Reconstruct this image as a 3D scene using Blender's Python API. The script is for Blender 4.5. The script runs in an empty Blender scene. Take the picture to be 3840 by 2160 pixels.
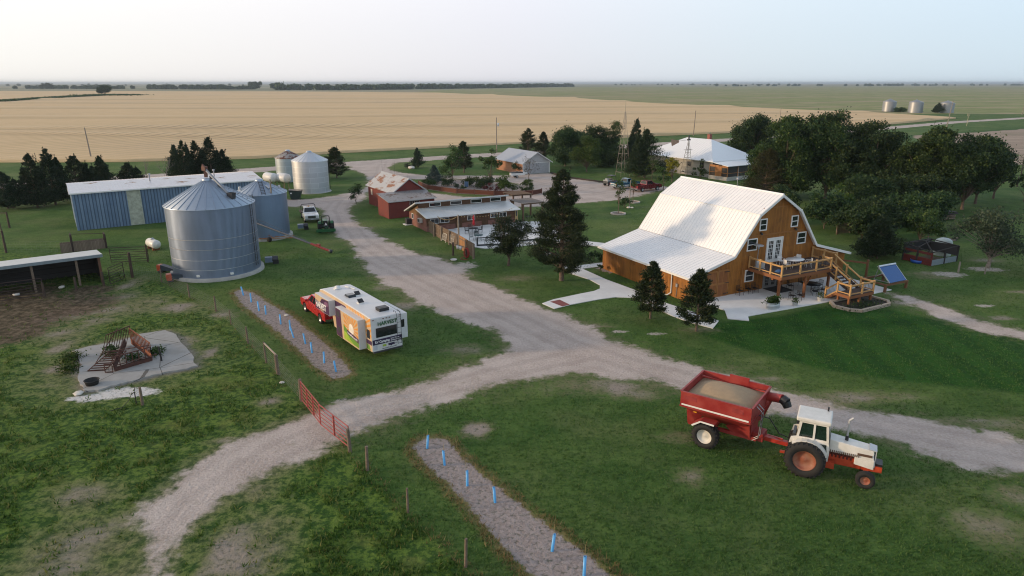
import bpy, math, random
import numpy as np
from mathutils import Vector, Matrix
sc = bpy.context.scene
COL = sc.collection
PI = math.pi
rad = math.radians
random.seed(7)
rng = np.random.default_rng(7)

# ------------------------------------------------------------------ mesh builder
class MB:
    """collects shapes; build() links them as ONE mesh object"""
    def __init__(s): s.v = []; s.f = []; s.sm = []
    def add(s, vs, fs, M=None, smooth=False):
        b = len(s.v)
        for p in vs: s.v.append(tuple(M @ Vector(p)) if M is not None else tuple(p))
        for f in fs: s.f.append(tuple(i + b for i in f)); s.sm.append(smooth)
        return s
    def box(s, c, d, rz=0, M=None, rx=0, ry=0):
        x, y, z = d[0]/2, d[1]/2, d[2]/2
        vs = [(-x,-y,-z),(x,-y,-z),(x,y,-z),(-x,y,-z),(-x,-y,z),(x,-y,z),(x,y,z),(-x,y,z)]
        T = Matrix.Translation(c) @ Matrix.Rotation(rz,4,'Z') @ Matrix.Rotation(ry,4,'Y') @ Matrix.Rotation(rx,4,'X')
        if M is not None: T = M @ T
        return s.add(vs, [(0,3,2,1),(4,5,6,7),(0,1,5,4),(1,2,6,5),(2,3,7,6),(3,0,4,7)], T)
    def bx(s, x0, x1, y0, y1, z0, z1, M=None):
        return s.box(((x0+x1)/2,(y0+y1)/2,(z0+z1)/2), (abs(x1-x0),abs(y1-y0),abs(z1-z0)), M=M)
    def bar(s, p, q, w, h=None, up=(0,0,1)):
        """rectangular bar from p to q"""
        h = h or w; p = Vector(p); q = Vector(q); d = (q-p); L = d.length
        if L < 1e-6: return s
        d.normalize(); u = Vector(up)
        if abs(d.dot(u)) > .98: u = Vector((1,0,0))
        r = d.cross(u).normalized(); u = r.cross(d)
        vs = []
        for o in (p, q):
            for a, b in ((-1,-1),(1,-1),(1,1),(-1,1)): vs.append(o + r*a*w/2 + u*b*h/2)
        return s.add(vs, [(0,1,2,3),(7,6,5,4),(0,4,5,1),(1,5,6,2),(2,6,7,3),(3,7,4,0)])
    def tube(s, p, q, r0, r1=None, n=8, cap=True, smooth=True):
        r1 = r0 if r1 is None else r1
        p = Vector(p); q = Vector(q); d = (q-p).normalized()
        u = Vector((0,0,1)) if abs(d.z) < .95 else Vector((1,0,0))
        a = d.cross(u).normalized(); b = a.cross(d)
        vs = []
        for o, r in ((p,r0),(q,r1)):
            for k in range(n):
                t = 2*PI*k/n; vs.append(o + a*math.cos(t)*r + b*math.sin(t)*r)
        s.add(vs, [(k,(k+1)%n,n+(k+1)%n,n+k) for k in range(n)], None, smooth)
        if cap: s.add(vs[:n], [tuple(range(n))[::-1]]); s.add(vs[n:], [tuple(range(n))])
        return s
    def path(s, pts, r, n=6):
        for a, b in zip(pts[:-1], pts[1:]): s.tube(a, b, r, r, n)
        return s
    def lathe(s, prof, n=32, c=(0,0,0), smooth=True, M=None, a0=0, a1=2*PI):
        full = abs(a1-a0-2*PI) < 1e-6
        k = n if full else n+1
        vs = []
        for r, z in prof:
            for i in range(k):
                t = a0 + (a1-a0)*i/n; vs.append((c[0]+r*math.cos(t), c[1]+r*math.sin(t), c[2]+z))
        fs = []
        for j in range(len(prof)-1):
            for i in range(n):
                a = j*k+i; b = j*k+(i+1)%k if full else j*k+i+1
                fs.append((a,b,b+k,a+k))
        return s.add(vs, fs, M, smooth)
    def prism(s, poly, z0, z1, M=None):
        """2D outline (x,y) counter-clockwise, extruded along z"""
        n = len(poly)
        vs = [(x,y,z0) for x,y in poly] + [(x,y,z1) for x,y in poly]
        fs = [tuple(range(n))[::-1], tuple(range(n,2*n))] + [(i,(i+1)%n,n+(i+1)%n,n+i) for i in range(n)]
        return s.add(vs, fs, M)
    def prof_y(s, poly, y0, y1):
        """outline in (x,z), extruded along y from y0 to y1"""
        n = len(poly)
        vs = [(x,y0,z) for x,z in poly] + [(x,y1,z) for x,z in poly]
        fs = [tuple(range(n)), tuple(range(n,2*n))[::-1]] + [(i,n+i,n+(i+1)%n,(i+1)%n) for i in range(n)]
        return s.add(vs, fs)
    def build(s, name, mat=None, parent=None, loc=(0,0,0), rz=0):
        me = bpy.data.meshes.new(name); me.from_pydata(s.v, [], s.f); me.validate()
        me.polygons.foreach_set('use_smooth', s.sm if len(s.sm) == len(me.polygons) else [False]*len(me.polygons))
        o = bpy.data.objects.new(name, me); COL.objects.link(o)
        if mat: me.materials.append(mat)
        o.location = loc; o.rotation_euler = (0,0,rz)
        if parent: o.parent = parent
        me.update(); return o

def tag(o, label, cat, group=None):
    o['label'] = label; o['category'] = cat
    if group: o['group'] = group
    return o
def thing(name, label, cat, loc=(0,0,0), rz=0, group=None):
    o = bpy.data.objects.new(name, None); COL.objects.link(o)
    o.location = loc; o.rotation_euler = (0,0,rz); o.empty_display_size = .3
    return tag(o, label, cat, group)
def kind(o, k): o['kind'] = k; return o
def dup(root, loc, rz, label, group=None, scale=None):
    r = root.copy(); COL.objects.link(r); r.location = loc; r.rotation_euler = (0,0,rz); r['label'] = label
    if group: r['group'] = group
    if scale: r.scale = (scale,)*3
    for ch in list(root.children):
        c = ch.copy(); COL.objects.link(c); c.parent = r
        for g in list(ch.children):
            d = g.copy(); COL.objects.link(d); d.parent = c
    return r

def fast_mesh(name, V, quads, mat, parent=None, tri=False, attrs=None, smooth=False, loc=(0,0,0)):
    k = 3 if tri else 4
    me = bpy.data.meshes.new(name)
    V = np.asarray(V, np.float32); Q = np.asarray(quads, np.int32)
    me.vertices.add(len(V)); me.vertices.foreach_set('co', V.ravel())
    me.loops.add(Q.size); me.loops.foreach_set('vertex_index', Q.ravel())
    me.polygons.add(len(Q)); me.polygons.foreach_set('loop_start', np.arange(0, Q.size, k, dtype=np.int32))
    if smooth: me.polygons.foreach_set('use_smooth', np.ones(len(Q), bool))
    for nm, a in (attrs or {}).items():
        at = me.attributes.new(nm, 'FLOAT', 'POINT'); at.data.foreach_set('value', np.asarray(a, np.float32))
    me.update(calc_edges=True)
    o = bpy.data.objects.new(name, me); COL.objects.link(o); me.materials.append(mat); o.location = loc
    if parent: o.parent = parent
    return o

# ------------------------------------------------------------------ materials
class NT:
    def __init__(s, name):
        s.m = bpy.data.materials.new(name); s.m.use_nodes = True
        s.t = s.m.node_tree; s.b = s.t.nodes['Principled BSDF']; s.out = s.t.nodes['Material Output']
    def n(s, typ, **kw):
        nd = s.t.nodes.new(typ)
        for k, v in kw.items(): setattr(nd, k, v)
        return nd
    def set(s, sock, v):
        if isinstance(v, bpy.types.NodeSocket): s.t.links.new(v, sock)
        else: sock.default_value = v
    def coord(s, which='Object'): return s.n('ShaderNodeTexCoord').outputs[which]
    def pos(s): return s.n('ShaderNodeNewGeometry').outputs['Position']
    def mapv(s, v, sc_=(1,1,1), rot=(0,0,0), loc=(0,0,0)):
        m = s.n('ShaderNodeMapping'); s.set(m.inputs['Vector'], v)
        m.inputs['Scale'].default_value = sc_; m.inputs['Rotation'].default_value = rot; m.inputs['Location'].default_value = loc
        return m.outputs[0]
    def noise(s, v, scale, detail=4, rough=.55, dist=0):
        nd = s.n('ShaderNodeTexNoise'); s.set(nd.inputs['Vector'], v)
        nd.inputs['Scale'].default_value = scale; nd.inputs['Detail'].default_value = detail
        nd.inputs['Roughness'].default_value = rough; nd.inputs['Distortion'].default_value = dist
        return nd.outputs['Fac']
    def math(s, op, a, b=0.0, c=None, clamp=False):
        nd = s.n('ShaderNodeMath', operation=op, use_clamp=clamp); s.set(nd.inputs[0], a); s.set(nd.inputs[1], b)
        if c is not None: s.set(nd.inputs[2], c)
        return nd.outputs[0]
    def ss(s, x, a, b):
        nd = s.n('ShaderNodeMapRange', interpolation_type='SMOOTHSTEP'); s.set(nd.inputs[0], x)
        nd.inputs[1].default_value = a; nd.inputs[2].default_value = b; return nd.outputs[0]
    def mix(s, f, a, b, mode='MIX'):
        nd = s.n('ShaderNodeMix', data_type='RGBA', blend_type=mode); nd.clamp_factor = True
        s.set(nd.inputs[0], f); s.set(nd.inputs[6], rgb(a)); s.set(nd.inputs[7], rgb(b)); return nd.outputs[2]
    def bump(s, h, strength=.3, dist=.02):
        nd = s.n('ShaderNodeBump'); nd.inputs['Strength'].default_value = strength; nd.inputs['Distance'].default_value = dist
        s.set(nd.inputs['Height'], h); s.t.links.new(nd.outputs[0], s.b.inputs['Normal']); return nd
    def base(s, c, rough=.6, metal=0, spec=.5):
        s.set(s.b.inputs['Base Color'], rgb(c)); s.set(s.b.inputs['Roughness'], rough); s.set(s.b.inputs['Metallic'], metal)
        s.b.inputs['Specular IOR Level'].default_value = spec
    def attr(s, nm): return s.n('ShaderNodeAttribute', attribute_name=nm).outputs['Fac']
    def sep(s, v):
        nd = s.n('ShaderNodeSeparateXYZ'); s.set(nd.inputs[0], v); return nd.outputs
    def comb(s, x, y, z):
        nd = s.n('ShaderNodeCombineXYZ'); s.set(nd.inputs[0], x); s.set(nd.inputs[1], y); s.set(nd.inputs[2], z); return nd.outputs[0]
def rgb(c):
    if isinstance(c, bpy.types.NodeSocket): return c
    return (c[0], c[1], c[2], 1.0)
def mul(c, k): return tuple(min(1, x*k) for x in c)
MATS = {}
def M_(name, c, rough=.6, metal=0, var=.12, scale=3.0, c2=None, bump=0, bscale=30, spec=.5, coat=0):
    """plain weathered material: two tones mixed by noise plus a fine grain"""
    if name in MATS: return MATS[name]
    t = NT(name); v = t.coord()
    f = t.noise(v, scale, 5, .6)
    f = t.ss(f, .3, .7)
    col = t.mix(f, mul(c, 1-var), c2 or mul(c, 1+var))
    g = t.noise(v, scale*9, 3, .6)
    col = t.mix(t.math('MULTIPLY', g, .35), col, mul(c, .7 if var > 0 else 1))
    t.base(col, t.math('MULTIPLY_ADD', f, .12, rough-.06), metal, spec)
    if coat: t.b.inputs['Coat Weight'].default_value = coat; t.b.inputs['Coat Roughness'].default_value = .12
    if bump: t.bump(t.noise(v, bscale, 4, .6), bump, .02)
    MATS[name] = t.m; return t.m
def boards(name, c1, c2, axis='xy', w=.2, gap=.05, gapc=(.01,.008,.006), rough=.75, grain=1.0, wear=None, off=0.0, blotch=.5):
    """timber or siding boards: every board its own tone, grain along it, narrow gaps"""
    if name in MATS: return MATS[name]
    t = NT(name); v = t.coord(); x, y, z = t.sep(v)
    if axis == 'xy': u = t.math('ADD', x, y)
    elif axis == 'z': u = z
    elif axis == 'x': u = x
    else: u = y
    u = t.math('ADD', t.math('DIVIDE', u, w), 100.0+off)
    idx = t.math('FLOOR', u); fr = t.math('SUBTRACT', u, idx)
    wn = t.n('ShaderNodeTexWhiteNoise', noise_dimensions='1D'); t.set(wn.inputs['W'], idx)
    st = (5,5,.5) if axis == 'xy' else (.5,.5,8) if axis == 'z' else (5,.5,5) if axis == 'x' else (.5,5,5)
    g = t.noise(t.mapv(v, st), 2.2, 6, .7)
    b = t.noise(v, .7, 3, .6)
    f = t.math('ADD', t.math('MULTIPLY', wn.outputs['Value'], .45), t.math('MULTIPLY', g, .6*grain))
    f = t.math('ADD', f, t.math('MULTIPLY', t.math('SUBTRACT', b, .5), blotch))
    col = t.mix(t.math('MULTIPLY', f, 1.0, clamp=True), c1, c2)
    if wear: col = t.mix(t.math('MULTIPLY', t.ss(t.noise(v, 1.3, 5, .7), .5, .72), .7), col, wear)
    gp = t.math('LESS_THAN', t.math('MINIMUM', fr, t.math('SUBTRACT', 1.0, fr)), gap)
    col = t.mix(t.math('MULTIPLY', gp, .75), col, gapc)
    t.base(col, rough, 0, .3)
    t.bump(t.math('SUBTRACT', t.math('MULTIPLY', g, .3), gp), .35, .01)
    MATS[name] = t.m; return t.m
def brick_mat(name, c1, c2, mortar, sx=1.0, bw=.4, bh=.2, ms=.02):
    t = NT(name); v = t.coord(); x, y, z = t.sep(v)
    vv = t.comb(t.math('ADD', x, y), z, 0.0)
    br = t.n('ShaderNodeTexBrick'); t.set(br.inputs['Vector'], vv)
    br.inputs['Scale'].default_value = sx; br.inputs['Brick Width'].default_value = bw; br.inputs['Row Height'].default_value = bh
    br.inputs['Mortar Size'].default_value = ms
    br.inputs['Color1'].default_value = rgb(c1); br.inputs['Color2'].default_value = rgb(c2); br.inputs['Mortar'].default_value = rgb(mortar)
    col = t.mix(t.math('MULTIPLY', t.noise(v, 2.5, 4, .6), .5), br.outputs['Color'], mul(c1, .6))
    t.base(col, .85, 0, .2); t.bump(t.math('SUBTRACT', 1.0, br.outputs['Fac']), .4, .01)
    return t.m
def rusty_metal(name, c, rust, amount=.5, rough=.42, metal=.55, stretch=(3,.35,3), scale=1.2):
    t = NT(name); v = t.coord()
    n1 = t.noise(t.mapv(v, stretch), scale, 6, .65)
    n2 = t.noise(v, .45, 3, .6)
    f = t.ss(t.math('ADD', t.math('MULTIPLY', n1, .7), t.math('MULTIPLY', n2, .6)), 1.0-amount*.5, 1.12-amount*.5)
    n3 = t.noise(v, 2.0, 5, .6)
    bc = t.mix(n3, mul(c, .82), mul(c, 1.15))
    col = t.mix(f, bc, t.mix(n1, mul(rust, .6), mul(rust, 1.2)))
    t.base(col, t.math('MULTIPLY_ADD', f, .35, rough), t.math('MULTIPLY', t.math('SUBTRACT', 1.0, f), metal), .4)
    return t.m
def galv(name, c, rough=.38, metal=.75, panel=None, streak=.25):
    """galvanised steel: spangle, dull streaks, optional staggered sheet joints"""
    t = NT(name); v = t.coord(); x, y, z = t.sep(v)
    n1 = t.noise(t.mapv(v, (2.2,2.2,.25)), 1.5, 5, .65); n2 = t.noise(v, 7, 2, .5); n3 = t.noise(v, .5, 3, .5)
    f = t.math('ADD', t.math('MULTIPLY', n1, .6), t.math('MULTIPLY', n3, .5))
    col = t.mix(f, mul(c, 1-streak), mul(c, 1+streak*.6))
    col = t.mix(t.math('MULTIPLY', n2, .2), col, mul(c, .75))
    if panel:
        ang = t.math('ARCTAN2', y, x)
        vv = t.comb(t.math('MULTIPLY', ang, panel[0]), z, 0.0)
        br = t.n('ShaderNodeTexBrick'); t.set(br.inputs['Vector'], vv); br.inputs['Scale'].default_value = 1
        br.inputs['Brick Width'].default_value = panel[1]; br.inputs['Row Height'].default_value = panel[2]; br.inputs['Mortar Size'].default_value = .03
        br.inputs['Color1'].default_value = (.42,.42,.42,1); br.inputs['Color2'].default_value = (.6,.6,.6,1); br.inputs['Mortar'].default_value = (.95,.95,.95,1)
        col = t.mix(.35, col, br.outputs['Color'], 'OVERLAY')
    t.base(col, t.math('MULTIPLY_ADD', n1, .18, rough-.08), metal, .5)
    return t.m
def leaf_mat(name, ca, cb, cc, trans=.25):
    if name in MATS: return MATS[name]
    t = NT(name); g = t.n('ShaderNodeNewGeometry'); r = g.outputs['Random Per Island']
    n = t.noise(t.coord(), .55, 3, .6)
    oi = t.n('ShaderNodeObjectInfo').outputs['Random']
    f = t.math('ADD', t.math('MULTIPLY', r, .55), t.math('MULTIPLY', t.math('SUBTRACT', n, .5), 1.3))
    col = t.mix(t.math('ADD', f, .12, clamp=True), ca, cb)
    col = t.mix(t.math('MULTIPLY', t.math('GREATER_THAN', r, .88), .7), col, cc)
    hs = t.n('ShaderNodeHueSaturation'); t.set(hs.inputs['Color'], col)
    t.set(hs.inputs['Value'], t.math('MULTIPLY_ADD', oi, .35, .82)); t.set(hs.inputs['Hue'], t.math('MULTIPLY_ADD', oi, .02, .49))
    t.base(hs.outputs[0], .6, 0, .25)
    tr = t.n('ShaderNodeBsdfTranslucent'); t.set(tr.inputs['Color'], hs.outputs[0])
    mx = t.n('ShaderNodeMixShader'); mx.inputs[0].default_value = trans
    t.t.links.new(t.b.outputs[0], mx.inputs[1]); t.t.links.new(tr.outputs[0], mx.inputs[2]); t.t.links.new(mx.outputs[0], t.out.inputs[0])
    MATS[name] = t.m; return t.m

white_paint = M_('white_paint', (.72,.72,.70), .5, var=.05)
glass_dark = M_('dark_glass', (.012,.016,.02), .08, var=.2, spec=.7)
black_metal = M_('black_metal', (.018,.018,.02), .45, var=.2)
dark_steel = M_('dark_steel', (.06,.06,.065), .5, .4)
rubber = M_('tyre_rubber', (.018,.017,.016), .85, var=.3, bump=.3, bscale=25)
grey_metal = M_('grey_metal', (.35,.36,.38), .4, .6)
chrome = M_('chrome', (.6,.6,.62), .2, .95, var=.03)
concrete = M_('concrete', (.70,.695,.68), .9, var=.07, scale=.6, bump=.15, bscale=18)
old_concrete = M_('old_concrete', (.36,.35,.32), .95, var=.2, scale=.9, bump=.35, bscale=9)
old_wood = boards('weathered_boards', (.13,.10,.075), (.25,.19,.14), 'xy', .14, .06)
post_wood = M_('post_wood', (.17,.125,.09), .9, var=.3, scale=8, bump=.4)
red_steel = M_('red_painted_steel', (.32,.045,.032), .5, var=.25, scale=5)
# ------------------------------------------------------------------ camera, light, sky, air
cam = bpy.data.cameras.new('camera'); co = bpy.data.objects.new('camera', cam); COL.objects.link(co)
cam.sensor_width = 36; cam.lens = 24; cam.clip_end = 60000; cam.clip_start = .5
co.location = (0,0,19); co.rotation_euler = (rad(90-16.72), 0, 0); sc.camera = co
SUN_EL, SUN_AZ = 11.0, -97.0            # azimuth clockwise from +y: the sun stands low on the left, a touch behind the camera
sun = bpy.data.lights.new('sun', 'SUN'); so = bpy.data.objects.new('sun', sun); COL.objects.link(so)
sun.energy = 1.8; sun.angle = rad(3.5); sun.color = (1.0,.73,.47)
d = Vector((math.sin(rad(SUN_AZ))*math.cos(rad(SUN_EL)), math.cos(rad(SUN_AZ))*math.cos(rad(SUN_EL)), math.sin(rad(SUN_EL))))
so.rotation_euler = d.to_track_quat('Z','Y').to_euler(); so.location = (-60,20,60)
w = bpy.data.worlds.new('World'); sc.world = w; w.use_nodes = True
nt = w.node_tree; bg = nt.nodes['Background']
sky = nt.nodes.new('ShaderNodeTexSky'); sky.sky_type = 'NISHITA'; sky.sun_disc = False
sky.sun_elevation = rad(SUN_EL); sky.sun_rotation = rad(SUN_AZ); sky.altitude = 800; sky.air_density = 1.0; sky.dust_density = 1.0; sky.ozone_density = 2.0
# a dusty evening: the clear sky is veiled by pale haze, warm towards the sun and blue away from it
SKY_S = .12; bg.inputs[1].default_value = SKY_S
def wn(typ, **kw):
    nd = nt.nodes.new(typ)
    for k_, v_ in kw.items(): setattr(nd, k_, v_)
    return nd
tc = wn('ShaderNodeTexCoord'); sp = wn('ShaderNodeSeparateXYZ'); nt.links.new(tc.outputs['Generated'], sp.inputs[0])
mr = wn('ShaderNodeMapRange'); mr.inputs[1].default_value = -1; mr.inputs[2].default_value = 1; nt.links.new(sp.outputs[0], mr.inputs[0])
rp = wn('ShaderNodeValToRGB'); nt.links.new(mr.outputs[0], rp.inputs[0]); cr = rp.color_ramp
VEIL = ((0.0,(1.0,.86,.68)),(.19,(.93,.905,.87)),(.36,(.85,.83,.845)),(.5,(.765,.765,.825)),(.66,(.66,.74,.815)),(.82,(.575,.70,.81)),(1.0,(.50,.66,.80)))
cr.elements[0].position = 0; cr.elements[1].position = 1
for p_, c_ in VEIL[1:-1]: cr.elements.new(p_)
for e_, (p_, c_) in zip(cr.elements, VEIL): e_.position = p_; e_.color = (*c_, 1)
hz_ = wn('ShaderNodeMapRange', interpolation_type='SMOOTHSTEP'); hz_.inputs[1].default_value = -.02; hz_.inputs[2].default_value = .34; hz_.inputs[3].default_value = .66/SKY_S; hz_.inputs[4].default_value = .93/SKY_S; nt.links.new(sp.outputs[2], hz_.inputs[0])
vs = wn('ShaderNodeVectorMath', operation='SCALE'); nt.links.new(rp.outputs[0], vs.inputs[0]); nt.links.new(hz_.outputs[0], vs.inputs['Scale'])
mf = wn('ShaderNodeMapRange', interpolation_type='SMOOTHSTEP'); mf.inputs[1].default_value = .2; mf.inputs[2].default_value = .9; mf.inputs[3].default_value = .06; mf.inputs[4].default_value = .75; nt.links.new(sp.outputs[2], mf.inputs[0])
mxs = wn('ShaderNodeMix', data_type='RGBA'); nt.links.new(mf.outputs[0], mxs.inputs[0]); nt.links.new(vs.outputs[0], mxs.inputs[6]); nt.links.new(sky.outputs[0], mxs.inputs[7])
nt.links.new(mxs.outputs[2], bg.inputs[0])
sc.view_settings.view_transform = 'Standard'; sc.view_settings.look = 'None'; sc.view_settings.exposure = .72; sc.view_settings.gamma = 1
sc.cycles.use_denoising = True; sc.cycles.filter_width = 1.1; sc.cycles.max_bounces = 6; sc.cycles.volume_bounces = 0; sc.cycles.transparent_max_bounces = 8
HAZE = 1.0e-4
if HAZE:
    hz = MB().bx(-16000,16000,-300,22000,-2.0,34.0).build('haze')
    m = bpy.data.materials.new('haze'); m.use_nodes = True; nt2 = m.node_tree; nt2.nodes.clear()
    o_ = nt2.nodes.new('ShaderNodeOutputMaterial'); pv = nt2.nodes.new('ShaderNodeVolumePrincipled')
    pv.inputs['Color'].default_value = (.58,.68,.78,1); pv.inputs['Density'].default_value = HAZE; pv.inputs['Anisotropy'].default_value = .2
    nt2.links.new(pv.outputs[0], o_.inputs['Volume']); hz.data.materials.append(m); kind(hz, 'stuff')

# ------------------------------------------------------------------ ground
DRIVE = [(-40,175),(-37.7,158.7),(-33.9,153.3),(-30.7,145.6),(-28.7,138.0),(-27.7,130.0),(-28.1,124.8),(-30.6,120.4),(-33.9,116.8),(-35.8,115.5),(-39,116),(-39,108.4),(-35.8,108.6),(-33.5,108.6),(-30.6,107.5),(-28.3,101.1),(-24.2,89.8),(-22.2,86.2),(-20.0,82.5),(-17.2,74.9),(-15.3,69.8),(-13.5,66.0),(-11.1,63.2),(-9.5,60.0),(-5.7,55.5),(-2.9,53.0),(-1.2,50.6),(-0.4,48.7),(-0.5,47.3),(-1.7,45.4),(-3.8,43.9),(-6.2,41.3),(-8.3,39.8),(-10.1,38.7),(-11.2,38.0),(-12.5,36.8),(-14.4,34.9),(-15.8,33.1),(-16.6,31.1),(-17.0,29.5),(-17.0,27.2),(-16.4,26.0),(-15.6,24.2),(-14.8,20),(-15,12),(-13.4,12),(-13.6,21.8),(-14.2,24.2),(-14.3,24.9),(-14.4,26.0),(-13.9,27.2),(-13.2,28.8),(-12.2,30.4),(-11.0,31.7),(-10.0,33.3),(-9.1,34.4),(-8.3,34.9),(-6.8,36.3),(-5.1,38.1),(-3.5,39.2),(-1.0,41.0),(1.1,42.0),(3.0,42.6),(5.8,42.7),(8.4,42.0),(11.0,40.1),(15.3,37.1),(19.6,35.1),(20.8,33.5),(22.1,32.3),(23.7,30.9),(26.0,30.3),(28.3,29.8),(34,28),(46,24),(48,27.5),(36,31.6),(30.4,32.9),(28.3,33.8),(26.1,35.6),(22.8,36.8),(20.2,37.9),(17.7,40.1),(14.0,43.3),(11.7,45.0),(9.3,47.7),(7.7,49.3),(6.2,52.5),(5.1,54.4),(3.9,56.0),(2.7,57.0),(1.6,58.7),(-0.8,62.0),(-2.5,64.3),(-4.1,66.7),(-4.6,69.0),(-5.6,71.1),(-7.1,74.0),(-8.6,75.2),(-12.0,78.4),(-13.3,80.0),(-17.1,86.4),(-22.5,96.3),(-25.3,104.9),(-26.0,110.9),(-25.0,114.2),(-26.3,125.2),(-24.5,138),(-21.0,141.2),(-17,140.6),(-11.4,142.2),(-6.1,140.2),(-0.1,136.1),(1.7,132.6),(3.6,124.2),(2.0,121.8),(-2,118.2),(-8.2,118.6),(-14.0,122.0),(-17.5,126),(-20,131),(-22,130),(-20.5,122),(-15,114),(-9,110),(-3,108),(4,108.6),(10.0,111.5),(13.5,113.2),(17.2,114.8),(21.3,118.3),(27.9,126.0),(31,127.5),(29,131),(23,130),(20,133),(18.3,135.8),(10.4,144.5),(8.2,151.4),(1.5,148.2),(-6.3,146.4),(-11.6,146.8),(-18.1,147.2),(-21.7,149.6),(-24.6,151.8),(-26.9,155.5),(-29.2,161.0),(-28.6,173.2),(-25,184),(-34,178)]
ROADC = [(-330,-14),(-120,118),(-62,154.5),(-40,169.5),(-20,182.5),(-6,191),(20,206),(46,224.5),(100,258),(157,301.5),(227,357),(290,397),(345,432)]
WN = [(-3000,165),(-330,172),(-127,172),(-97,173),(-67,181),(-47.6,196),(-22.8,211),(-4.9,222),(53.8,260),(107,287),(160.6,318),(206,356),(248,392)]
WF = [(-3000,1900),(-1254,1741),(-433,1585),(-147,1397),(-24,1128),(78.6,921),(134.6,661),(191.6,545),(235,455),(248,396)]
FENCE = [(-60,79),(-47.5,71.5),(-38.7,67.2),(-34.9,65.3),(-29.8,60.2),(-25.7,56.2),(-23.1,52.9),(-20.1,48.6),(-17.4,44.8),(-13.1,38.7),(-8.7,32.6),(-7.4,30.8),(-4.8,27.2),(-1.9,23.3),(4,15)]
MULCH = [[(-26.4,61.9),(-26.3,62.8),(-24.6,61.9),(-21.7,58.2),(-19.6,56.0),(-15.1,49.8),(-13.1,46.9),(-11.4,43.9),(-11.0,42.6),(-11.9,42.0),(-13.5,43.9),(-15.9,47.3),(-18.6,51.1),(-22.1,55.5),(-24.2,58.2)],
 [(-5.4,33.3),(-4.9,34.2),(-3.5,33.8),(-2.7,32.1),(-1.4,30.2),(0.2,28.0),(2.0,25.7),(3.2,24.2),(4.3,22.5),(10,15),(7,14.5),(1.2,22.4),(0.0,24.2),(-1.6,26.9),(-3.1,29.5),(-4.8,31.7)]]
CROP = [(100,175),(139,188.3),(146,222),(140,240),(150,262),(172,272),(228,306),(262,338),(290,368),(345,412),(345,150),(180,150),(128,166)]
PATHR = [(35.7,61.4),(36.8,60.6),(37.4,59.2),(38.4,56.8),(39.2,54.1),(40.1,52.1),(41.6,50.2),(44,47),(42,45.8),(39.3,49.6),(37.2,51.4),(36.4,53.6),(35.8,56.8),(35.4,59.2)]
BLOBS = [('dry',-18.6,24.6,3.2,3.6),('dry',-20.5,28.5,2.5,1.8),('dry',-11.2,24.4,2.6,4.2),('dry',-16,22,3,2.5),('dry',-12.5,29,1.6,1.6),('dry',12,43.6,5,1.2),('dry',22,39.4,5,1.1),('dry',31,35.6,6,1.1),('dry',6.5,40.8,6,1.6),('mud',-42.5,54,5.5,4.5),('mud',-46,60,4,5),('dry',-38.5,55,4,5),('dry',-35.5,50.5,3,3),('dry',-33.5,57,4,3),('dry',-27.5,44.8,7.2,7.5),('dry',-29.5,57,4,2),('mud',-44.1,57.7,3.9,5.1),('mud',-39.5,57.7,4.2,4.0),('mud',-39.5,50.6,2.5,3.1),('mud',-40.3,62.5,2.3,2.0),('dry',-37.5,64.5,1.4,3.5),('dry',-36.2,60.0,2.2,3.0),('dry',-33.0,58.8,2.9,2.9),('dry',-34.5,53.9,2.0,2.0),('dry',-33.8,48.1,1.5,3.3),('dry',-31.6,43.6,1.7,1.7),('dry',-27.9,41.6,1.8,1.3),('dry',-22.1,46.5,0.7,3.1),('chalk',-24.6,40.0,2.2,0.8),('chalk',-26.6,39.1,1.6,0.5),('dry',-28.9,57.7,2.1,1.7),('dry',-24.8,55.5,2.0,1.6),('dry',-17.6,24.8,2.1,1.3),('dry',-19,22.6,1.8,1.3),('dry',-12.2,25.4,1.5,1.8),('dry',-10.8,23.6,1.5,1.5),('dry',-11,21.5,1.8,1.8),('dry',-16.6,28.5,1.1,1.0),('dry',-15.1,38.7,1.2,1.1),('dry',-16.0,33.8,1.3,0.5),('dry',5.0,41.3,3.4,1.4),('dry',7.9,39.8,2.8,1.3),('dry',-1.0,42.9,1.6,0.7),('dry',-12.6,63.2,1.5,1.3),('dry',-9.6,57.7,2.0,2.5),('dry',-3.6,47.3,2.2,1.6),('dry',9.2,34.2,1.3,0.9),('dry',15.1,51.5,1.9,0.9),('dry',6.9,52.5,1.9,0.8),('pale',8.6,51.1,1.0,0.5),('pale',11.4,50.6,0.9,0.5),('dry',0.5,66.7,2.4,1.5),('dry',-1.4,62.5,2.7,1.0),('pale',-5.1,71.7,1.7,2.0),('dry',21.4,26.0,2.1,1.7),('dry',24.2,28.5,1.5,1.3),('dry',34.6,58.8,2.2,1.6),('dry',42.9,68.2,2.5,1.5),('pale',45.4,68.2,2.1,1.2),('dry',53.0,74.0,2.7,1.4),('pale',36.7,57.2,0.9,0.4),('pale',42.1,57.7,1.1,0.6),('dry',41.3,54.4,2.0,0.8),('spot',-2.0,35.1,0.9,1.0),('dry',-19.4,91.4,1.1,2.1),('dry',16.3,42.0,3.2,0.8),('dry',20.1,38.7,3.0,0.7),('dry',25.9,36.1,3.5,0.6),('dry',9.0,30.2,1.2,1.1),('dry',43.5,67,3,1.0),('dry',50,62,4,.9),('dry',56,58,4,.9),('pale',50.5,70.2,2.4,1.2),('mulch',10.2,70.3,1.2,1.8),('mulch',9.0,72.8,1.7,.5),
 ('lush',21.0,47.3,7.5,4.8),('lush',26.5,43.6,7,5.5),('lush',30.7,42.6,5.0,6.1),('lush',17.4,49.8,2.8,2.2),('lush',-24.2,36.5,2.5,1.5)]
PADR = [(-32.4,47.0),(-29.1,50.4),(-27.6,51.2),(-26.4,50.2),(-22.0,44.0),(-24.2,42.5),(-27.3,39.9),(-30.1,44.2)]
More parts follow.
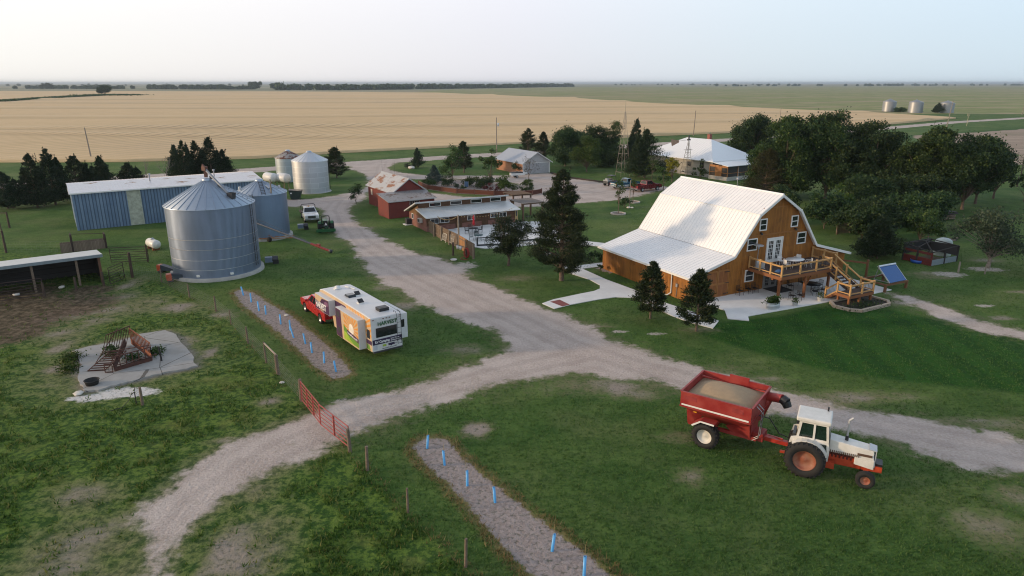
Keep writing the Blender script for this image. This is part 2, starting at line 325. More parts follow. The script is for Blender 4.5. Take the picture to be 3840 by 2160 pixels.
LUSH = [(15.0,52.2),(16.4,53.2),(23,55),(27,57.3),(31.5,57),(33.5,56.5),(36,53),(39,49.8),(43,44.8),(46,40.5),(41,37),(34,39.2),(31,40.4),(26,41.6),(21.5,43.6),(18.3,46.4),(16.2,48.6),(14.9,50.6)]
TRACKS = [[(-31,176),(-29,160),(-27,148),(-26.5,130),(-28,116),(-27,106),(-22.5,93),(-18.5,83),(-13.5,74),(-8.5,66.5),(-3.5,59.5),(0.8,53.5),(4.2,48.5),(9,44),(15,40),(21,36),(27,32.6),(40,28.5)],[(5.5,46.5),(0,43.6),(-5,40.2),(-9.5,36.6),(-12.8,32.5),(-14.8,28),(-15,22),(-14.2,14)],[(-28,117),(-33,113.5),(-40,112)],[(-25,146),(-15,144.5),(-4,143),(5,139),(12,128),(18,122),(26,128)],[(-60,153.5),(-20,181),(20,205),(100,257)]]
YARD = [(-18.1,132.6),(-15.8,127.3),(-12.8,124.7),(-9.9,122.3),(-6.7,121.3),(-3.2,119.9),(0.1,119.9),(3.6,120.6),(5.0,123.3),(2,131),(-1,135.5),(-6,139),(-12,141),(-17,138.6)]   # planted bed behind the low brown wall

def sdist(px, py, poly):
    """signed distance to a polygon, positive inside"""
    P = np.array(poly, np.float32); Q = np.roll(P, -1, 0)
    best = np.full(px.shape, 1e9, np.float32); ins = np.zeros(px.shape, bool)
    for (ax,ay),(bx,by) in zip(P, Q):
        dx, dy = bx-ax, by-ay; L = dx*dx+dy*dy+1e-9
        t = np.clip(((px-ax)*dx+(py-ay)*dy)/L, 0, 1)
        best = np.minimum(best, (px-ax-t*dx)**2+(py-ay-t*dy)**2)
        c = ((ay > py) != (by > py)) & (px < (bx-ax)*(py-ay)/(by-ay+1e-12)+ax)
        ins ^= c
    b = np.sqrt(best); return np.where(ins, b, -b)
def ldist(px, py, line):
    best = np.full(px.shape, 1e9, np.float32)
    for (ax,ay),(bx,by) in zip(line[:-1], line[1:]):
        dx, dy = bx-ax, by-ay; t = np.clip(((px-ax)*dx+(py-ay)*dy)/(dx*dx+dy*dy), 0, 1)
        best = np.minimum(best, (px-ax-t*dx)**2+(py-ay-t*dy)**2)
    return np.sqrt(best)
def grow(a, b, s0, k, far):
    """coordinates from a to b: step s0 up to b, growing afterwards to far"""
    xs = list(np.arange(a, b, s0)); s = s0
    while xs[-1] < far: s *= k; xs.append(xs[-1]+s)
    return np.array(xs)
xr = grow(0, 56, .6, 1.035, 345); XS = np.concatenate([-xr[1:][::-1], xr])
YS = np.concatenate([-grow(0, 1, 1.0, 1.3, 40)[::-1][:-1]+14, grow(14, 128, .6, 1.03, 445)])
GX, GY = np.meshgrid(XS, YS); gx = GX.ravel().astype(np.float32); gy = GY.ravel().astype(np.float32)
ROADW = 4.3
sd_d = np.maximum(sdist(gx, gy, DRIVE), sdist(gx, gy, PATHR))
sd_r = ROADW - ldist(gx, gy, ROADC)
sd_m = np.maximum(sdist(gx, gy, MULCH[0]), sdist(gx, gy, MULCH[1]))
sd_m = np.maximum(sd_m, sdist(gx, gy, YARD))
sd_c = sdist(gx, gy, CROP)
past = sdist(gx, gy, FENCE + [(4,-40),(-340,-40),(-340,79)])
def blob(kd):
    o = np.zeros(gx.shape, np.float32)
    for k, x, y, a, b in BLOBS:
        if k == kd: o = np.maximum(o, np.exp(-(((gx-x)/a)**2+((gy-y)/b)**2)*.9))
    return o
mulchb = blob('mulch'); sd_m = np.maximum(sd_m, np.where(mulchb > .4, .8, -9))
grav = np.maximum(sd_d, sd_r)
dry = np.maximum(blob('dry'), .85*np.exp(-np.maximum(-sd_d, 0)/1.5))
pad_d = sdist(gx, gy, PADR); chalk = blob('chalk'); pale = np.maximum(blob('pale'), chalk*1.3); dry = np.maximum(dry, blob('spot')*1.7); dry = np.maximum(dry, 1.15*np.exp(-np.maximum(-pad_d,0)/1.2)); dry = np.maximum(dry, chalk*1.2)
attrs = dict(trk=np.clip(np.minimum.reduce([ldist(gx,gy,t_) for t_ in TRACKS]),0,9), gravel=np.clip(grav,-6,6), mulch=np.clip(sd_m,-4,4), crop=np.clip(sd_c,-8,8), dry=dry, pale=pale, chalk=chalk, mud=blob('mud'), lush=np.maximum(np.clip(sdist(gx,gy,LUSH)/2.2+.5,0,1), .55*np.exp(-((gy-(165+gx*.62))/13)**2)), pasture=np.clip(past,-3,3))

g = NT('ground'); P = g.pos(); A = g.attr
n_big = g.noise(P, .06, 4, .55); n_mid = g.noise(P, .35, 5, .6); n_sm = g.noise(P, 1.6, 5, .65); n_fine = g.noise(P, 7, 4, .7)
P2 = g.mapv(P, (1,1,1), (0,0,rad(30))); n_str = g.noise(g.mapv(P2, (.12,1.3,1)), 1.0, 4, .6)
gr = g.mix(g.ss(n_mid,.33,.68), (.036,.078,.017), (.068,.118,.030))
gr = g.mix(g.math('MULTIPLY', g.ss(n_big,.45,.68), .7), gr, (.105,.138,.042))
gr = g.mix(g.math('MULTIPLY', g.ss(n_sm,.40,.75), .45), gr, (.018,.050,.010))
gr = g.mix(g.math('MULTIPLY', g.ss(n_fine,.52,.78), .6), gr, (.150,.160,.075))
gr = g.mix(g.math('MULTIPLY', g.ss(g.noise(P, .16, 4, .6), .45, .7), .45), gr, (.125,.135,.062))
gr = g.mix(g.math('MULTIPLY', g.ss(n_str,.55,.75), .35), gr, (.07,.095,.028))
pm = g.ss(A('pasture'), -.4, .6)
weeds = g.mix(g.ss(g.math('ADD', g.math('MULTIPLY', n_sm, .6), g.math('MULTIPLY', g.noise(P, 3.2, 4, .65), .4)),.42,.58), (.014,.045,.007), (.098,.15,.026)); weeds = g.mix(g.math('MULTIPLY', g.ss(n_mid,.52,.66), .55), weeds, (.13,.135,.04))
weeds = g.mix(g.math('MULTIPLY', g.ss(n_fine,.6,.75), .4), weeds, (.17,.15,.09))
gr = g.mix(g.math('MULTIPLY', pm, .8), gr, weeds)
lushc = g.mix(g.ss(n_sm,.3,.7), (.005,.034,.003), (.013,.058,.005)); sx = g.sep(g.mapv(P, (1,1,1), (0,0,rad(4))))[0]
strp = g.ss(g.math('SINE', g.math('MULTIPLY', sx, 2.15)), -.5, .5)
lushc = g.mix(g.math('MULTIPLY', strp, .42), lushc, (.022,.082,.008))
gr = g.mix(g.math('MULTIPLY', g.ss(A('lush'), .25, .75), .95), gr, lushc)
gr = g.mix(1.0, gr, (1.25,1.28,1.1), 'MULTIPLY')
dryf = g.math('ADD', g.math('MULTIPLY', A('dry'), .8), g.math('MULTIPLY', g.math('SUBTRACT', n_sm, .5), 1.5))
dryc = g.mix(n_fine, (.13,.12,.055), (.30,.25,.17))
gr = g.mix(g.math('MULTIPLY', g.ss(dryf, .2, 1.0), .72), gr, dryc)
soil = g.mix(n_fine, (.22,.18,.145), (.36,.31,.265))
gr = g.mix(g.ss(g.math('ADD', A('dry'), g.math('MULTIPLY', g.math('SUBTRACT', n_mid, .5), 2.0)), .72, 1.35), gr, soil)
gr = g.mix(g.ss(g.math('ADD', A('pale'), g.math('MULTIPLY', g.math('SUBTRACT', n_sm, .5), 1.4)), .45, .8), gr, g.mix(g.ss(A('chalk'),.2,.5), g.mix(n_fine, (.30,.265,.225), (.50,.46,.415)), g.mix(n_fine, (.42,.39,.36), (.80,.78,.75))))
mud = g.mix(g.ss(n_sm,.35,.7), (.050,.032,.020), (.175,.125,.090))
gr = g.mix(g.math('MULTIPLY', g.ss(g.math('ADD', A('mud'), g.math('MULTIPLY', g.math('SUBTRACT', n_sm, .5), 1.3)), .3, .65), .92), gr, mud)
# gravel
vor = g.n('ShaderNodeTexVoronoi', feature='F1'); g.set(vor.inputs['Vector'], P); vor.inputs['Scale'].default_value = 6.5
gv = g.mix(g.ss(n_mid,.3,.7), (.42,.345,.30), (.56,.475,.425)); gv = g.mix(g.math('MULTIPLY', g.ss(n_big,.4,.65),.55), gv, (.50,.405,.355))
gv = g.mix(g.math('MULTIPLY', g.ss(n_fine,.45,.8),.55), gv, (.70,.66,.64)); gv = g.mix(g.math('MULTIPLY', g.ss(n_fine,.5,.25),.5), gv, (.26,.235,.22))
gv = g.mix(g.math('MULTIPLY', vor.outputs['Color'], .16), gv, (.12,.11,.10))
def band(c0, w0): return g.ss(g.math('ABSOLUTE', g.math('SUBTRACT', g.math('ADD', A('trk'), g.math('MULTIPLY', g.math('SUBTRACT', n_mid, .5), .9)), c0)), w0, w0*.3)
tk_ = g.math('MAXIMUM', band(.85, .45), g.math('MULTIPLY', band(2.3, .5), .8))
gv = g.mix(g.math('MULTIPLY', tk_, .20), gv, (.225,.192,.168))
gv = g.mix(g.math('MULTIPLY', g.math('MULTIPLY', band(1.6,.4), n_sm), .3), gv, (.50,.46,.42))
gv = g.mix(g.math('MULTIPLY', g.math('MULTIPLY', g.ss(A('trk'),.5,0), g.ss(n_sm,.5,.7)), .35), gv, (.16,.16,.08))
edge = g.math('ADD', A('gravel'), g.math('MULTIPLY', g.math('SUBTRACT', n_mid, .5), 3.4)); edge = g.math('ADD', edge, g.math('MULTIPLY', g.math('SUBTRACT', n_sm, .5), 2.0))
gr = g.mix(g.ss(edge, -.35, .55), gr, gv)
mc = g.mix(n_fine, (.15,.115,.10), (.36,.30,.28)); mc = g.mix(g.math('MULTIPLY', vor.outputs['Color'], .45), mc, (.47,.42,.40))
me_ = g.math('ADD', A('mulch'), g.math('MULTIPLY', g.math('SUBTRACT', n_sm, .5), 1.1))
ring = g.math('MULTIPLY', g.ss(me_, -.75, -.1), .65)
gr = g.mix(ring, gr, g.mix(n_fine, (.16,.12,.05), (.30,.22,.11)))
gr = g.mix(g.ss(me_, -.12, .12), gr, mc)
rows = g.math('SINE', g.math('MULTIPLY', g.sep(g.mapv(P, (1,1,1), (0,0,rad(-35))))[1], 2.2))
cc = g.mix(g.ss(g.noise(g.mapv(P2,(.05,.3,1)),1,4,.6),.35,.7), (.29,.22,.17), (.42,.325,.25)); cc = g.mix(g.math('MULTIPLY', g.ss(n_big,.5,.7),.4), cc, (.16,.17,.08))
gr = g.mix(g.ss(g.math('ADD', A('crop'), g.math('MULTIPLY', g.math('SUBTRACT', n_big, .5), 8.0)), -.8, .8), gr, cc)
g.base(gr, .95, 0, .15)
n_dark = g.noise(P, 4.2, 3, .7)
gr = g.mix(g.math('MULTIPLY', g.math('MULTIPLY', g.ss(n_dark,.5,.68), g.ss(edge,.3,-.4)), .55), gr, (.012,.034,.006))
g.base(gr, .95, 0, .15)
hgt = g.math('ADD', g.math('MULTIPLY', n_fine, .6), g.math('ADD', g.math('MULTIPLY', n_sm, .5), g.math('MULTIPLY', n_dark, -.8))); g.bump(hgt, .8, .16)
GROUND = g.m

ny, nx = GX.shape
I = np.arange(ny*nx).reshape(ny, nx)
Q = np.stack([I[:-1,:-1], I[:-1,1:], I[1:,1:], I[1:,:-1]], -1).reshape(-1, 4)
def fc(a): return a[Q].mean(1)
zone = np.zeros(len(Q), int)                      # 0 lawn
zone[fc(past) > 0] = 1
zone[fc(sd_c) > 0] = 2
zone[fc(sd_m) > 0] = 3
zone[fc(sd_r) > 0] = 4
zone[(fc(sd_d) > 0) & (fc(sd_r) <= 0)] = 5
for k, nm in enumerate(('lawn','pasture','crop_field','mulch_bed','road','driveway')):
    q = Q[zone == k]; u, inv = np.unique(q, return_inverse=True)
    V = np.stack([gx[u], gy[u], np.zeros(len(u))], 1)
    kind(fast_mesh(nm, V, inv.reshape(-1,4), GROUND, attrs={a: v[u] for a, v in attrs.items()}), 'structure')

# far plain to the horizon
t = NT('plain'); P = t.pos()
n1 = t.noise(t.mapv(P, (.00022,.0012,1)), 1.0, 5, .6); n2 = t.noise(t.mapv(P, (.002,.012,1)), 1.0, 4, .6)
vo = t.n('ShaderNodeTexVoronoi', feature='F1'); t.set(vo.inputs['Vector'], t.mapv(P, (.0007,.0016,1))); vo.inputs['Scale'].default_value = 1.0
c = t.mix(t.ss(n1,.35,.65), (.17,.20,.12), (.36,.31,.20)); c = t.mix(t.math('MULTIPLY', t.sep(vo.outputs['Color'])[0], .5), c, (.30,.235,.15))
c = t.mix(t.math('MULTIPLY', t.ss(n2,.5,.7), .4), c, (.06,.085,.035))
t.base(c, .95, 0, .1)
kind(MB().bx(-24000,24000,-600,24000,-.6,-.3).build('plain', t.m), 'structure')
# pasture field beyond the wheat, green with brown and pale streaks
t = NT('green_field'); P = t.pos(); P2 = t.mapv(P, (1,1,1), (0,0,rad(-14)))
n1 = t.noise(t.mapv(P2, (.006,.02,1)), 1.0, 5, .6); n2 = t.noise(t.mapv(P2, (.03,.12,1)), 1.0, 5, .65); n3 = t.noise(t.mapv(P2,(.1,.5,1)), 1.0, 4, .7)
c = t.mix(t.ss(n2,.35,.7), (.19,.22,.075), (.30,.285,.13)); c = t.mix(t.math('MULTIPLY', t.ss(n1,.47,.62), .8), c, (.37,.28,.19))
c = t.mix(t.math('MULTIPLY', t.ss(n3,.56,.72), .45), c, (.46,.42,.29)); c = t.mix(t.math('MULTIPLY', t.ss(n2,.55,.42), .4), c, (.13,.16,.05))
t.base(c, .95, 0, .1)
kind(MB().prism([(246,385),(330,440),(700,640),(2600,1500),(2700,4000),(400,3600),(-180,2150),(-210,1500),(-147,1390),(-24,1120),(78,915),(134,655),(190,545)], -.28, -.1).build('green_field', t.m), 'structure')

# wheat: a standing crop 0.7 m tall with terraces
wx = np.concatenate([-grow(0,80,1.6,1.045,2800)[::-1][:-1], np.linspace(0,247,150)]); T = np.concatenate([np.linspace(0,.35,110)[:-1], np.linspace(.35,1,120)])
yn = np.interp(wx, *zip(*WN)); yf = np.interp(wx, *zip(*WF)); yf = np.maximum(yf, yn+1.5)
X = np.repeat(wx[None,:], len(T), 0); Y = yn[None,:]*(yf/yn)[None,:]**T[:,None]
ter = np.zeros_like(X)
def line_y(x, y0, k, a, p): return y0 + k*x + a*np.sin(x/p)
for y0, k, a, p, hh in ((255,-.10,14,70,.9),(330,.06,22,110,1.1),(430,.02,30,150,1.1),(560,-.04,30,190,1.3),(720,.0,40,260,1.3),(900,.03,40,330,1.4),(1150,0,50,400,1.5)):
    yy = line_y(X, y0, k, a, p); wd = 3.0+y0*.012; ter += hh*np.exp(-((Y-yy)/wd)**2)
Z = .7 + ter*.8 + .25*np.sin(X*.021+1.3)*np.sin(Y*.017)
t = NT('wheat'); P = t.pos()
n1 = t.noise(t.mapv(P,(.02,.09,1)), 1.0, 5, .65); n2 = t.noise(t.mapv(P,(.12,.6,1)), 1.0, 5, .7); n3 = t.noise(P, .012, 3, .5); n4 = t.noise(P, 2.0, 4, .7)
c = t.mix(t.ss(n2,.3,.75), (.57,.405,.22), (.68,.495,.29)); c = t.mix(t.math('MULTIPLY', t.ss(n1,.55,.78), .38), c, (.34,.25,.16)); c = t.mix(t.math('MULTIPLY', t.ss(n3,.5,.7), .35), c, (.46,.35,.235))
tr = t.attr('terrace'); c = t.mix(t.math('MULTIPLY', t.ss(tr,.3,.9), .35), c, (.66,.52,.34))
c = t.mix(t.math('MULTIPLY', t.math('MULTIPLY', t.attr('shade_streak'), .75), t.ss(n2,.35,.7)), c, t.mix(n2, (.20,.15,.09), (.36,.27,.16)))  # thin-wheat streaks; light crests and dark feet also paint the terraces' shading
dr = t.math('SINE', t.math('MULTIPLY', t.sep(t.mapv(P,(1,1,1),(0,0,rad(24))))[0], 1.15)); c = t.mix(t.math('MULTIPLY', t.math('MULTIPLY', t.ss(dr,.55,1.0), t.attr('rows')), .65), c, (.22,.165,.095))
c = t.mix(t.math('MULTIPLY', t.ss(n4,.5,.75), .3), c, (.66,.52,.36))
t.base(c, .95, 0, .1); t.bump(t.math('ADD', n4, n2), .5, .25)
dark_strk = np.zeros_like(X)
for y0, k, a, p in ((246,-.10,14,70),(318,.06,22,110),(416,.02,30,150),(542,-.04,30,190),(700,0,40,260),(876,.03,40,330)):
    dark_strk = np.maximum(dark_strk, np.exp(-((Y-line_y(X,y0,k,a,p))/(2.2+y0*.009))**2))
rws = np.exp(-(((X+118)/75)**2+((Y-290)/95)**2)**1.5)
nyw, nxw = X.shape; I = np.arange(nyw*nxw).reshape(nyw,nxw)
q = np.stack([I[:-1,:-1], I[:-1,1:], I[1:,1:], I[1:,:-1]], -1).reshape(-1,4)
V = np.stack([X.ravel(), Y.ravel(), Z.ravel()], 1)
sk = np.stack([X[0], Y[0]-.05, np.full(nxw, 0.0)], 1); b0 = len(V); J = np.arange(nxw)
rt = np.stack([X[:,-1]+.05, Y[:,-1], np.full(nyw, -.2)], 1); b1 = b0+nxw; K = np.arange(nyw)
q = np.concatenate([q, np.stack([b0+J[:-1], b0+J[1:], I[0,1:], I[0,:-1]], -1), np.stack([b1+K[:-1], b1+K[1:], I[1:,-1], I[:-1,-1]], -1)])
pad = lambda a: np.concatenate([a.ravel(), np.zeros(nxw+nyw)])
kind(fast_mesh('wheat_field', np.concatenate([V, sk, rt]), q, t.m, attrs=dict(terrace=pad(ter), shade_streak=pad(dark_strk), rows=pad(rws)), smooth=True), 'structure')
# ------------------------------------------------------------------ building helpers
def roof_slab(x0, z0, x1, z1, y0, y1, th=.1, rib=.4, rw=.045, rh=.032):
    """one roof plane in profile (x,z) from (x0,z0) low to (x1,z1) high, along y; ribs run up the slope"""
    m = MB(); d = Vector((x1-x0, 0, z1-z0)); L = d.length; d.normalize(); nrm = Vector((-d.z, 0, d.x))
    if nrm.z < 0: nrm = -nrm
    a = Vector((x0,0,z0)); b = Vector((x1,0,z1))
    poly = [a, b, b-nrm*th, a-nrm*th]
    vs = [(p.x,y0,p.z) for p in poly]+[(p.x,y1,p.z) for p in poly]
    m.add(vs, [(0,1,2,3),(7,6,5,4),(0,4,5,1),(1,5,6,2),(2,6,7,3),(3,7,4,0)])
    n = max(1, int(abs(y1-y0)/rib))
    for i in range(n+1):
        y = y0+(y1-y0)*i/n; y = min(max(y, min(y0,y1)+rw/2+.004), max(y0,y1)-rw/2-.004)
        p = a+nrm*(rh/2-.004)+d*.01; q = b+nrm*(rh/2-.004)-d*.01
        m.bar((p.x,y,p.z), (q.x,y,q.z), rw, rh, up=(nrm.x,0,nrm.z))
    return m
def window(parent, M, w, h, frame_mat, pane_mat, depth=.07, fw=.07, mul=(1,2), proud=.03):
    """a window in the plane x-z of matrix M (origin = lower left corner of the opening, -y faces out)"""
    f = MB()
    for x0,x1,z0,z1 in ((0,fw,0,h),(w-fw,w,0,h),(fw,w-fw,0,fw),(fw,w-fw,h-fw,h)): f.bx(x0,x1,-depth,proud*0+.02,z0,z1,M)
    for i in range(1, mul[0]): x = w*i/mul[0]; f.bx(x-fw*.35,x+fw*.35,-depth*.85,.02,fw,h-fw,M)
    for j in range(1, mul[1]):
        z = h*j/mul[1]; f.bx(fw,w-fw,-depth*.8,.015,z-fw*.35,z+fw*.35,M)
    o = f.build('window', frame_mat, parent)
    MB().bx(fw,w-fw,-depth*.45,.012,fw,h-fw,M).build('pane', pane_mat, o)
    return o
def TM(x, y, z, rz=0): return Matrix.Translation((x,y,z)) @ Matrix.Rotation(rz,4,'Z')

# ================================================================= barn
bu = rad(27.52); BO = Vector((25.187,63.058)) + Vector((-math.sin(bu), math.cos(bu)))*.35
barn_wood = boards('stained_barn_boards', (.17,.060,.010), (.37,.155,.030), 'xy', .2, .035, (.06,.025,.008), .6, 1.0, (.13,.06,.02), blotch=.9)
barn_trim = boards('stained_trim', (.24,.10,.03), (.36,.17,.055), 'z', 5, 0)
white_roof = M_('white_metal_roof', (.84,.84,.84), .42, .0, var=.035, scale=.35, spec=.6)
BL = 13.46
barn = thing('barn', 'big gambrel barn of stained timber under a white ribbed metal roof', 'barn', (BO.x,BO.y,0), bu)
pf = [(-10.31,0),(10.31,0),(10.31,2.36),(5.36,3.72),(2.66,7.30),(0,8.93),(-2.66,7.30),(-5.36,3.72),(-10.31,2.36)]
MB().prof_y(pf, 0, BL).build('wall', barn_wood, barn)
rf = MB()
for s in (-1,1):
    for (x0,z0),(x1,z1) in (((10.664,2.407),(5.47,3.80)),((5.452,3.827),(2.723,7.441)),((2.735,7.435),(0.0,9.103))):
        k = roof_slab(s*x0, z0, s*x1, z1, -.35, BL+.35, .09, .42); rf.add(k.v, k.f)
rf.tube((0,-.36,9.10),(0,BL+.36,9.10),.09,.09,8)
for s in (-1,1): rf.bar((s*2.73,-.355,7.45),(s*2.73,BL+.355,7.45),.16,.05)
rf.build('roof', white_roof, barn)
tr = MB()
for s in (-1,1):
    for (x0,z0),(x1,z1) in (((10.68,2.32),(5.42,3.735)),((5.42,3.735),(2.68,7.36)),((2.68,7.36),(0,9.01))):
        for y in (-.375, BL+.375): tr.bar((s*x0,y,z0-.03),(s*x1,y,z1-.03),.05,.22)
    tr.bx(s*10.66-.07*s, s*10.66+.09*s, -.40, BL+.40, 2.22, 2.40)
tr.build('roof_trim', white_paint, barn)
for x0,x1,z0,z1 in ((-2.35,-1.43,5.81,6.94),(1.79,2.72,5.79,6.91),(2.86,4.08,4.02,5.18),(-3.70,-2.45,4.02,5.18),(-3.60,-2.47,1.03,2.21)):
    window(barn, TM(x0,0,z0), x1-x0, z1-z0, white_paint, glass_dark, .08, .10)
def french(x0, x1, z0, z1, nm, fmat):
    d_ = MB(); w = x1-x0; 
    for a,b,c,e in ((x0,x0+.1,z0,z1),(x1-.1,x1,z0,z1),(x0+.1,x1-.1,z1-.1,z1)): d_.bx(a,b,-.10,.02,c,e)
    dd = d_.build(nm, fmat, barn)
    for i in (0,1):
        a = x0+.1+i*(w-.2)/2+.01; b = a+(w-.2)/2-.02; lf = MB()
        for p,q,r,s in ((a,a+.18,z0,z1-.11),(b-.18,b,z0,z1-.11),(a+.18,b-.18,z0,z0+.3),(a+.18,b-.18,z1-.3,z1-.11)): lf.bx(p,q,-.07,.01,r,s)
        for j in range(1,5): zz = z0+.3+(z1-.6-z0)*j/5; lf.bx(a+.18,b-.18,-.06,.01,zz-.018,zz+.018)
        for j in (1,2): xx = a+.18+(b-a-.36)*j/3; lf.bx(xx-.015,xx+.015,-.057,.008,z0+.3,z1-.3)
        l = lf.build('leaf', fmat, dd); MB().bx(a+.18,b-.18,-.035,.005,z0+.3,z1-.3).build('pane', glass_dark, l)
french(-1.18,.93,2.60,5.0,'french_door',white_paint)
french(-1.15,.72,0.02,2.12,'patio_door',M_('grey_frame',(.22,.22,.22),.5))
gd = MB()
for x0,x1 in ((-8.42,-7.08),(-7.04,-5.70)):
    for z0,z1 in ((.06,1.24),(1.42,2.5)): gd.bx(x0+.12,x1-.12,-.05,.01,z0,z1)
g_ = gd.build('barn_door', boards('barn_door_panel',(.20,.075,.025),(.30,.125,.045),'x',.17,.04), barn)
gf = MB()
for x0,x1 in ((-8.42,-7.08),(-7.04,-5.70)):
    for a,b,c,e in ((x0,x0+.12,.03,2.6),(x1-.12,x1,.03,2.6),(x0+.12,x1-.12,.03,.15),(x0+.12,x1-.12,1.24,1.42),(x0+.12,x1-.12,2.48,2.6)): gf.bx(a,b,-.085,.01,c,e)
gf.build('door_frame', barn_trim, g_)
for z in (.32,1.33,2.38):
    for x0,x1 in ((-8.5,-7.9),(-6.2,-5.62)): hg = MB(); hg.bx(x0,x1,-.105,-.06,z-.03,z+.03); hg.build('hinge', black_metal, g_)
tb = MB(); tb.bx(-3.6,3.6,-.05,.01,5.33,5.45); tb.bx(-2.0,2.0,-.045,.01,7.86,7.94)
for x in (-3.95,3.95): tb.bx(x-.06,x+.06,-.04,.01,.02,2.45)
tb.build('trim_board', barn_trim, barn)
for x in (-2.1,2.45):
    l = MB(); l.box((x,-.1,5.62),(.16,.2,.1)); l.tube((x,-.16,5.6),(x,-.22,5.45),.06,.1,10); l.build('wall_lamp', black_metal, barn)
ds = MB(); ds.path([(-10.42,2.3,2.25),(-10.40,2.3,2.0),(-10.38,2.3,.35),(-10.62,2.5,.12),(-11.0,3.0,.08)], .055, 8); ds.build('downspout', white_paint, barn)
mb_ = MB(); mb_.box((-10.38,1.55,1.25),(.12,.24,.32)); mb_.tube((-10.35,1.55,1.1),(-10.35,1.62,.1),.025,.025,6); mb_.build('meter_box', grey_metal, barn)
an = MB(); an.tube((-.1,5.4,9.1),(-.1,5.4,10.3),.025,.02,6); an.lathe([(0,-.14),(.1,-.1),(.14,0),(.1,.1),(0,.14)],10,(-.1,5.4,9.9)); an.tube((-.1,5.4,10.3),(-.1,5.4,11.1),.012,.006,5); an.build('roof_mast', grey_metal, barn)

# ----------------------------------------------------------------- deck against the barn
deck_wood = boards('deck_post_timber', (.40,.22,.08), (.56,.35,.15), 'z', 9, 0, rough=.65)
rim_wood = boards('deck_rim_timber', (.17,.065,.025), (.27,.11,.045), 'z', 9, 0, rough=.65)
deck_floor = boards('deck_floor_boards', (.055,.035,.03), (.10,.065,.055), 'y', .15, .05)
dk = thing('deck', 'raised timber deck with rails and a turning staircase on the barn gable', 'deck', (BO.x,BO.y,0), bu)
DZ = 2.5
MB().prism([(-3.35,-.08),(-3.35,-4.0),(3.15,-4.0),(3.25,-2.9),(5.25,-2.9),(5.25,-.08)], DZ-.04, DZ).build('floor', deck_floor, dk)
rm = MB()
P_ = [(-3.35,-.08),(-3.35,-4.0),(3.15,-4.0),(3.25,-2.9),(5.25,-2.9),(5.25,-.08)]
for a,b in zip(P_[:-1],P_[1:]): rm.bar((*a,DZ-.19),(*b,DZ-.19),.05,.29)
for x in np.arange(-2.9,5.2,.5): rm.bx(x-.02,x+.02,-3.95 if x < 3.1 else -2.85,-.1,DZ-.28,DZ-.045)
rm.bx(-3.3,3.1,-3.05,-2.85,DZ-.52,DZ-.285)
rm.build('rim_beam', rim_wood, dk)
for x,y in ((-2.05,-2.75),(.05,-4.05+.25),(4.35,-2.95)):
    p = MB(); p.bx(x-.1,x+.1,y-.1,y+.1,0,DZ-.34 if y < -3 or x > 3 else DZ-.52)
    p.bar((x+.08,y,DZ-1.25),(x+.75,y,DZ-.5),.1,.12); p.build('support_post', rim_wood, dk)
def rail(pts, z, posts, h=.95, pend=True, base=.12, nm='railing'):
    """top and bottom rails with thin dark balusters along a polyline"""
    r = MB(); b = MB()
    for (x0,y0,z0),(x1,y1,z1) in zip(pts[:-1],pts[1:]):
        L = math.hypot(x1-x0,y1-y0)
        r.bar((x0,y0,z0+h),(x1,y1,z1+h),.14,.045); r.bar((x0,y0,z0+h-.07),(x1,y1,z1+h-.07),.04,.09); r.bar((x0,y0,z0+base),(x1,y1,z1+base),.04,.09)
        n = int(L/.12)
        for i in range(1,n):
            t = i/n; x = x0+(x1-x0)*t; y = y0+(y1-y0)*t; zz = z0+(z1-z0)*t
            b.tube((x,y,zz+base+.04),(x,y,zz+h-.1),.011,.011,4,cap=False)
    o = r.build(nm, deck_wood, dk); b.build('baluster', black_metal, o)
    for x,y,zz in posts:
        p = MB(); p.bx(x-.065,x+.065,y-.065,y+.065,zz-.25,zz+h+.06); p.bx(x-.085,x+.085,y-.085,y+.085,zz+h+.062,zz+h+.10); p.build('rail_post', deck_wood, dk)
rail([(-3.3,-.12,DZ),(-3.3,-3.95,DZ),(3.1,-3.95,DZ),(3.2,-2.95,DZ)], DZ, [(-3.3,-.16,DZ),(-3.3,-1.45,DZ),(-3.3,-2.7,DZ),(-3.3,-3.95,DZ),(-.95,-3.95,DZ),(1.15,-3.95,DZ),(3.1,-3.95,DZ),(3.2,-2.95,DZ)])
rail([(5.2,-.14,DZ),(5.2,-2.85,DZ)], DZ, [(5.2,-.16,DZ),(5.2,-1.5,DZ),(5.2,-2.85,DZ)])
# upper flight down to the landing, then a short flight turning back
LZ = .95
st = MB(); n = 8
for i in range(n):
    t = (i+.5)/n; y = -2.95-3.0*(i+.5)/n; z = DZ-(DZ-LZ)*(i+1)/(n+1); st.bx(3.35,4.75,y-.16,y+.16,z-.04,z)
for x in (3.35,4.75): st.bar((x,-2.9,DZ-.2),(x,-5.95,LZ-.12),.05,.28)
st.build('stair_flight', deck_floor, dk)
rail([(3.28,-3.1,DZ-.12),(3.28,-5.95,LZ)], 0, [(3.28,-4.5,1.72)], .92)
rail([(4.82,-2.95,DZ),(4.82,-5.95,LZ)], 0, [(4.82,-4.4,1.75)], .92)
ln = MB(); ln.bx(1.65,4.9,-7.35,-5.95,LZ-.04,LZ)
ln.build('landing', deck_floor, dk)
lr = MB()
for a,b in (((1.65,-7.35),(4.9,-7.35)),((4.9,-7.35),(4.9,-5.95)),((4.9,-5.95),(1.65,-5.95)),((1.65,-5.95),(1.65,-7.35))): lr.bar((*a,LZ-.17),(*b,LZ-.17),.05,.26)
for x,y in ((1.8,-6.1),(1.8,-7.2),(4.75,-7.2),(4.75,-6.1),(3.2,-7.2)): lr.bx(x-.08,x+.08,y-.08,y+.08,.02,LZ-.05)
lr.build('landing_frame', rim_wood, dk)
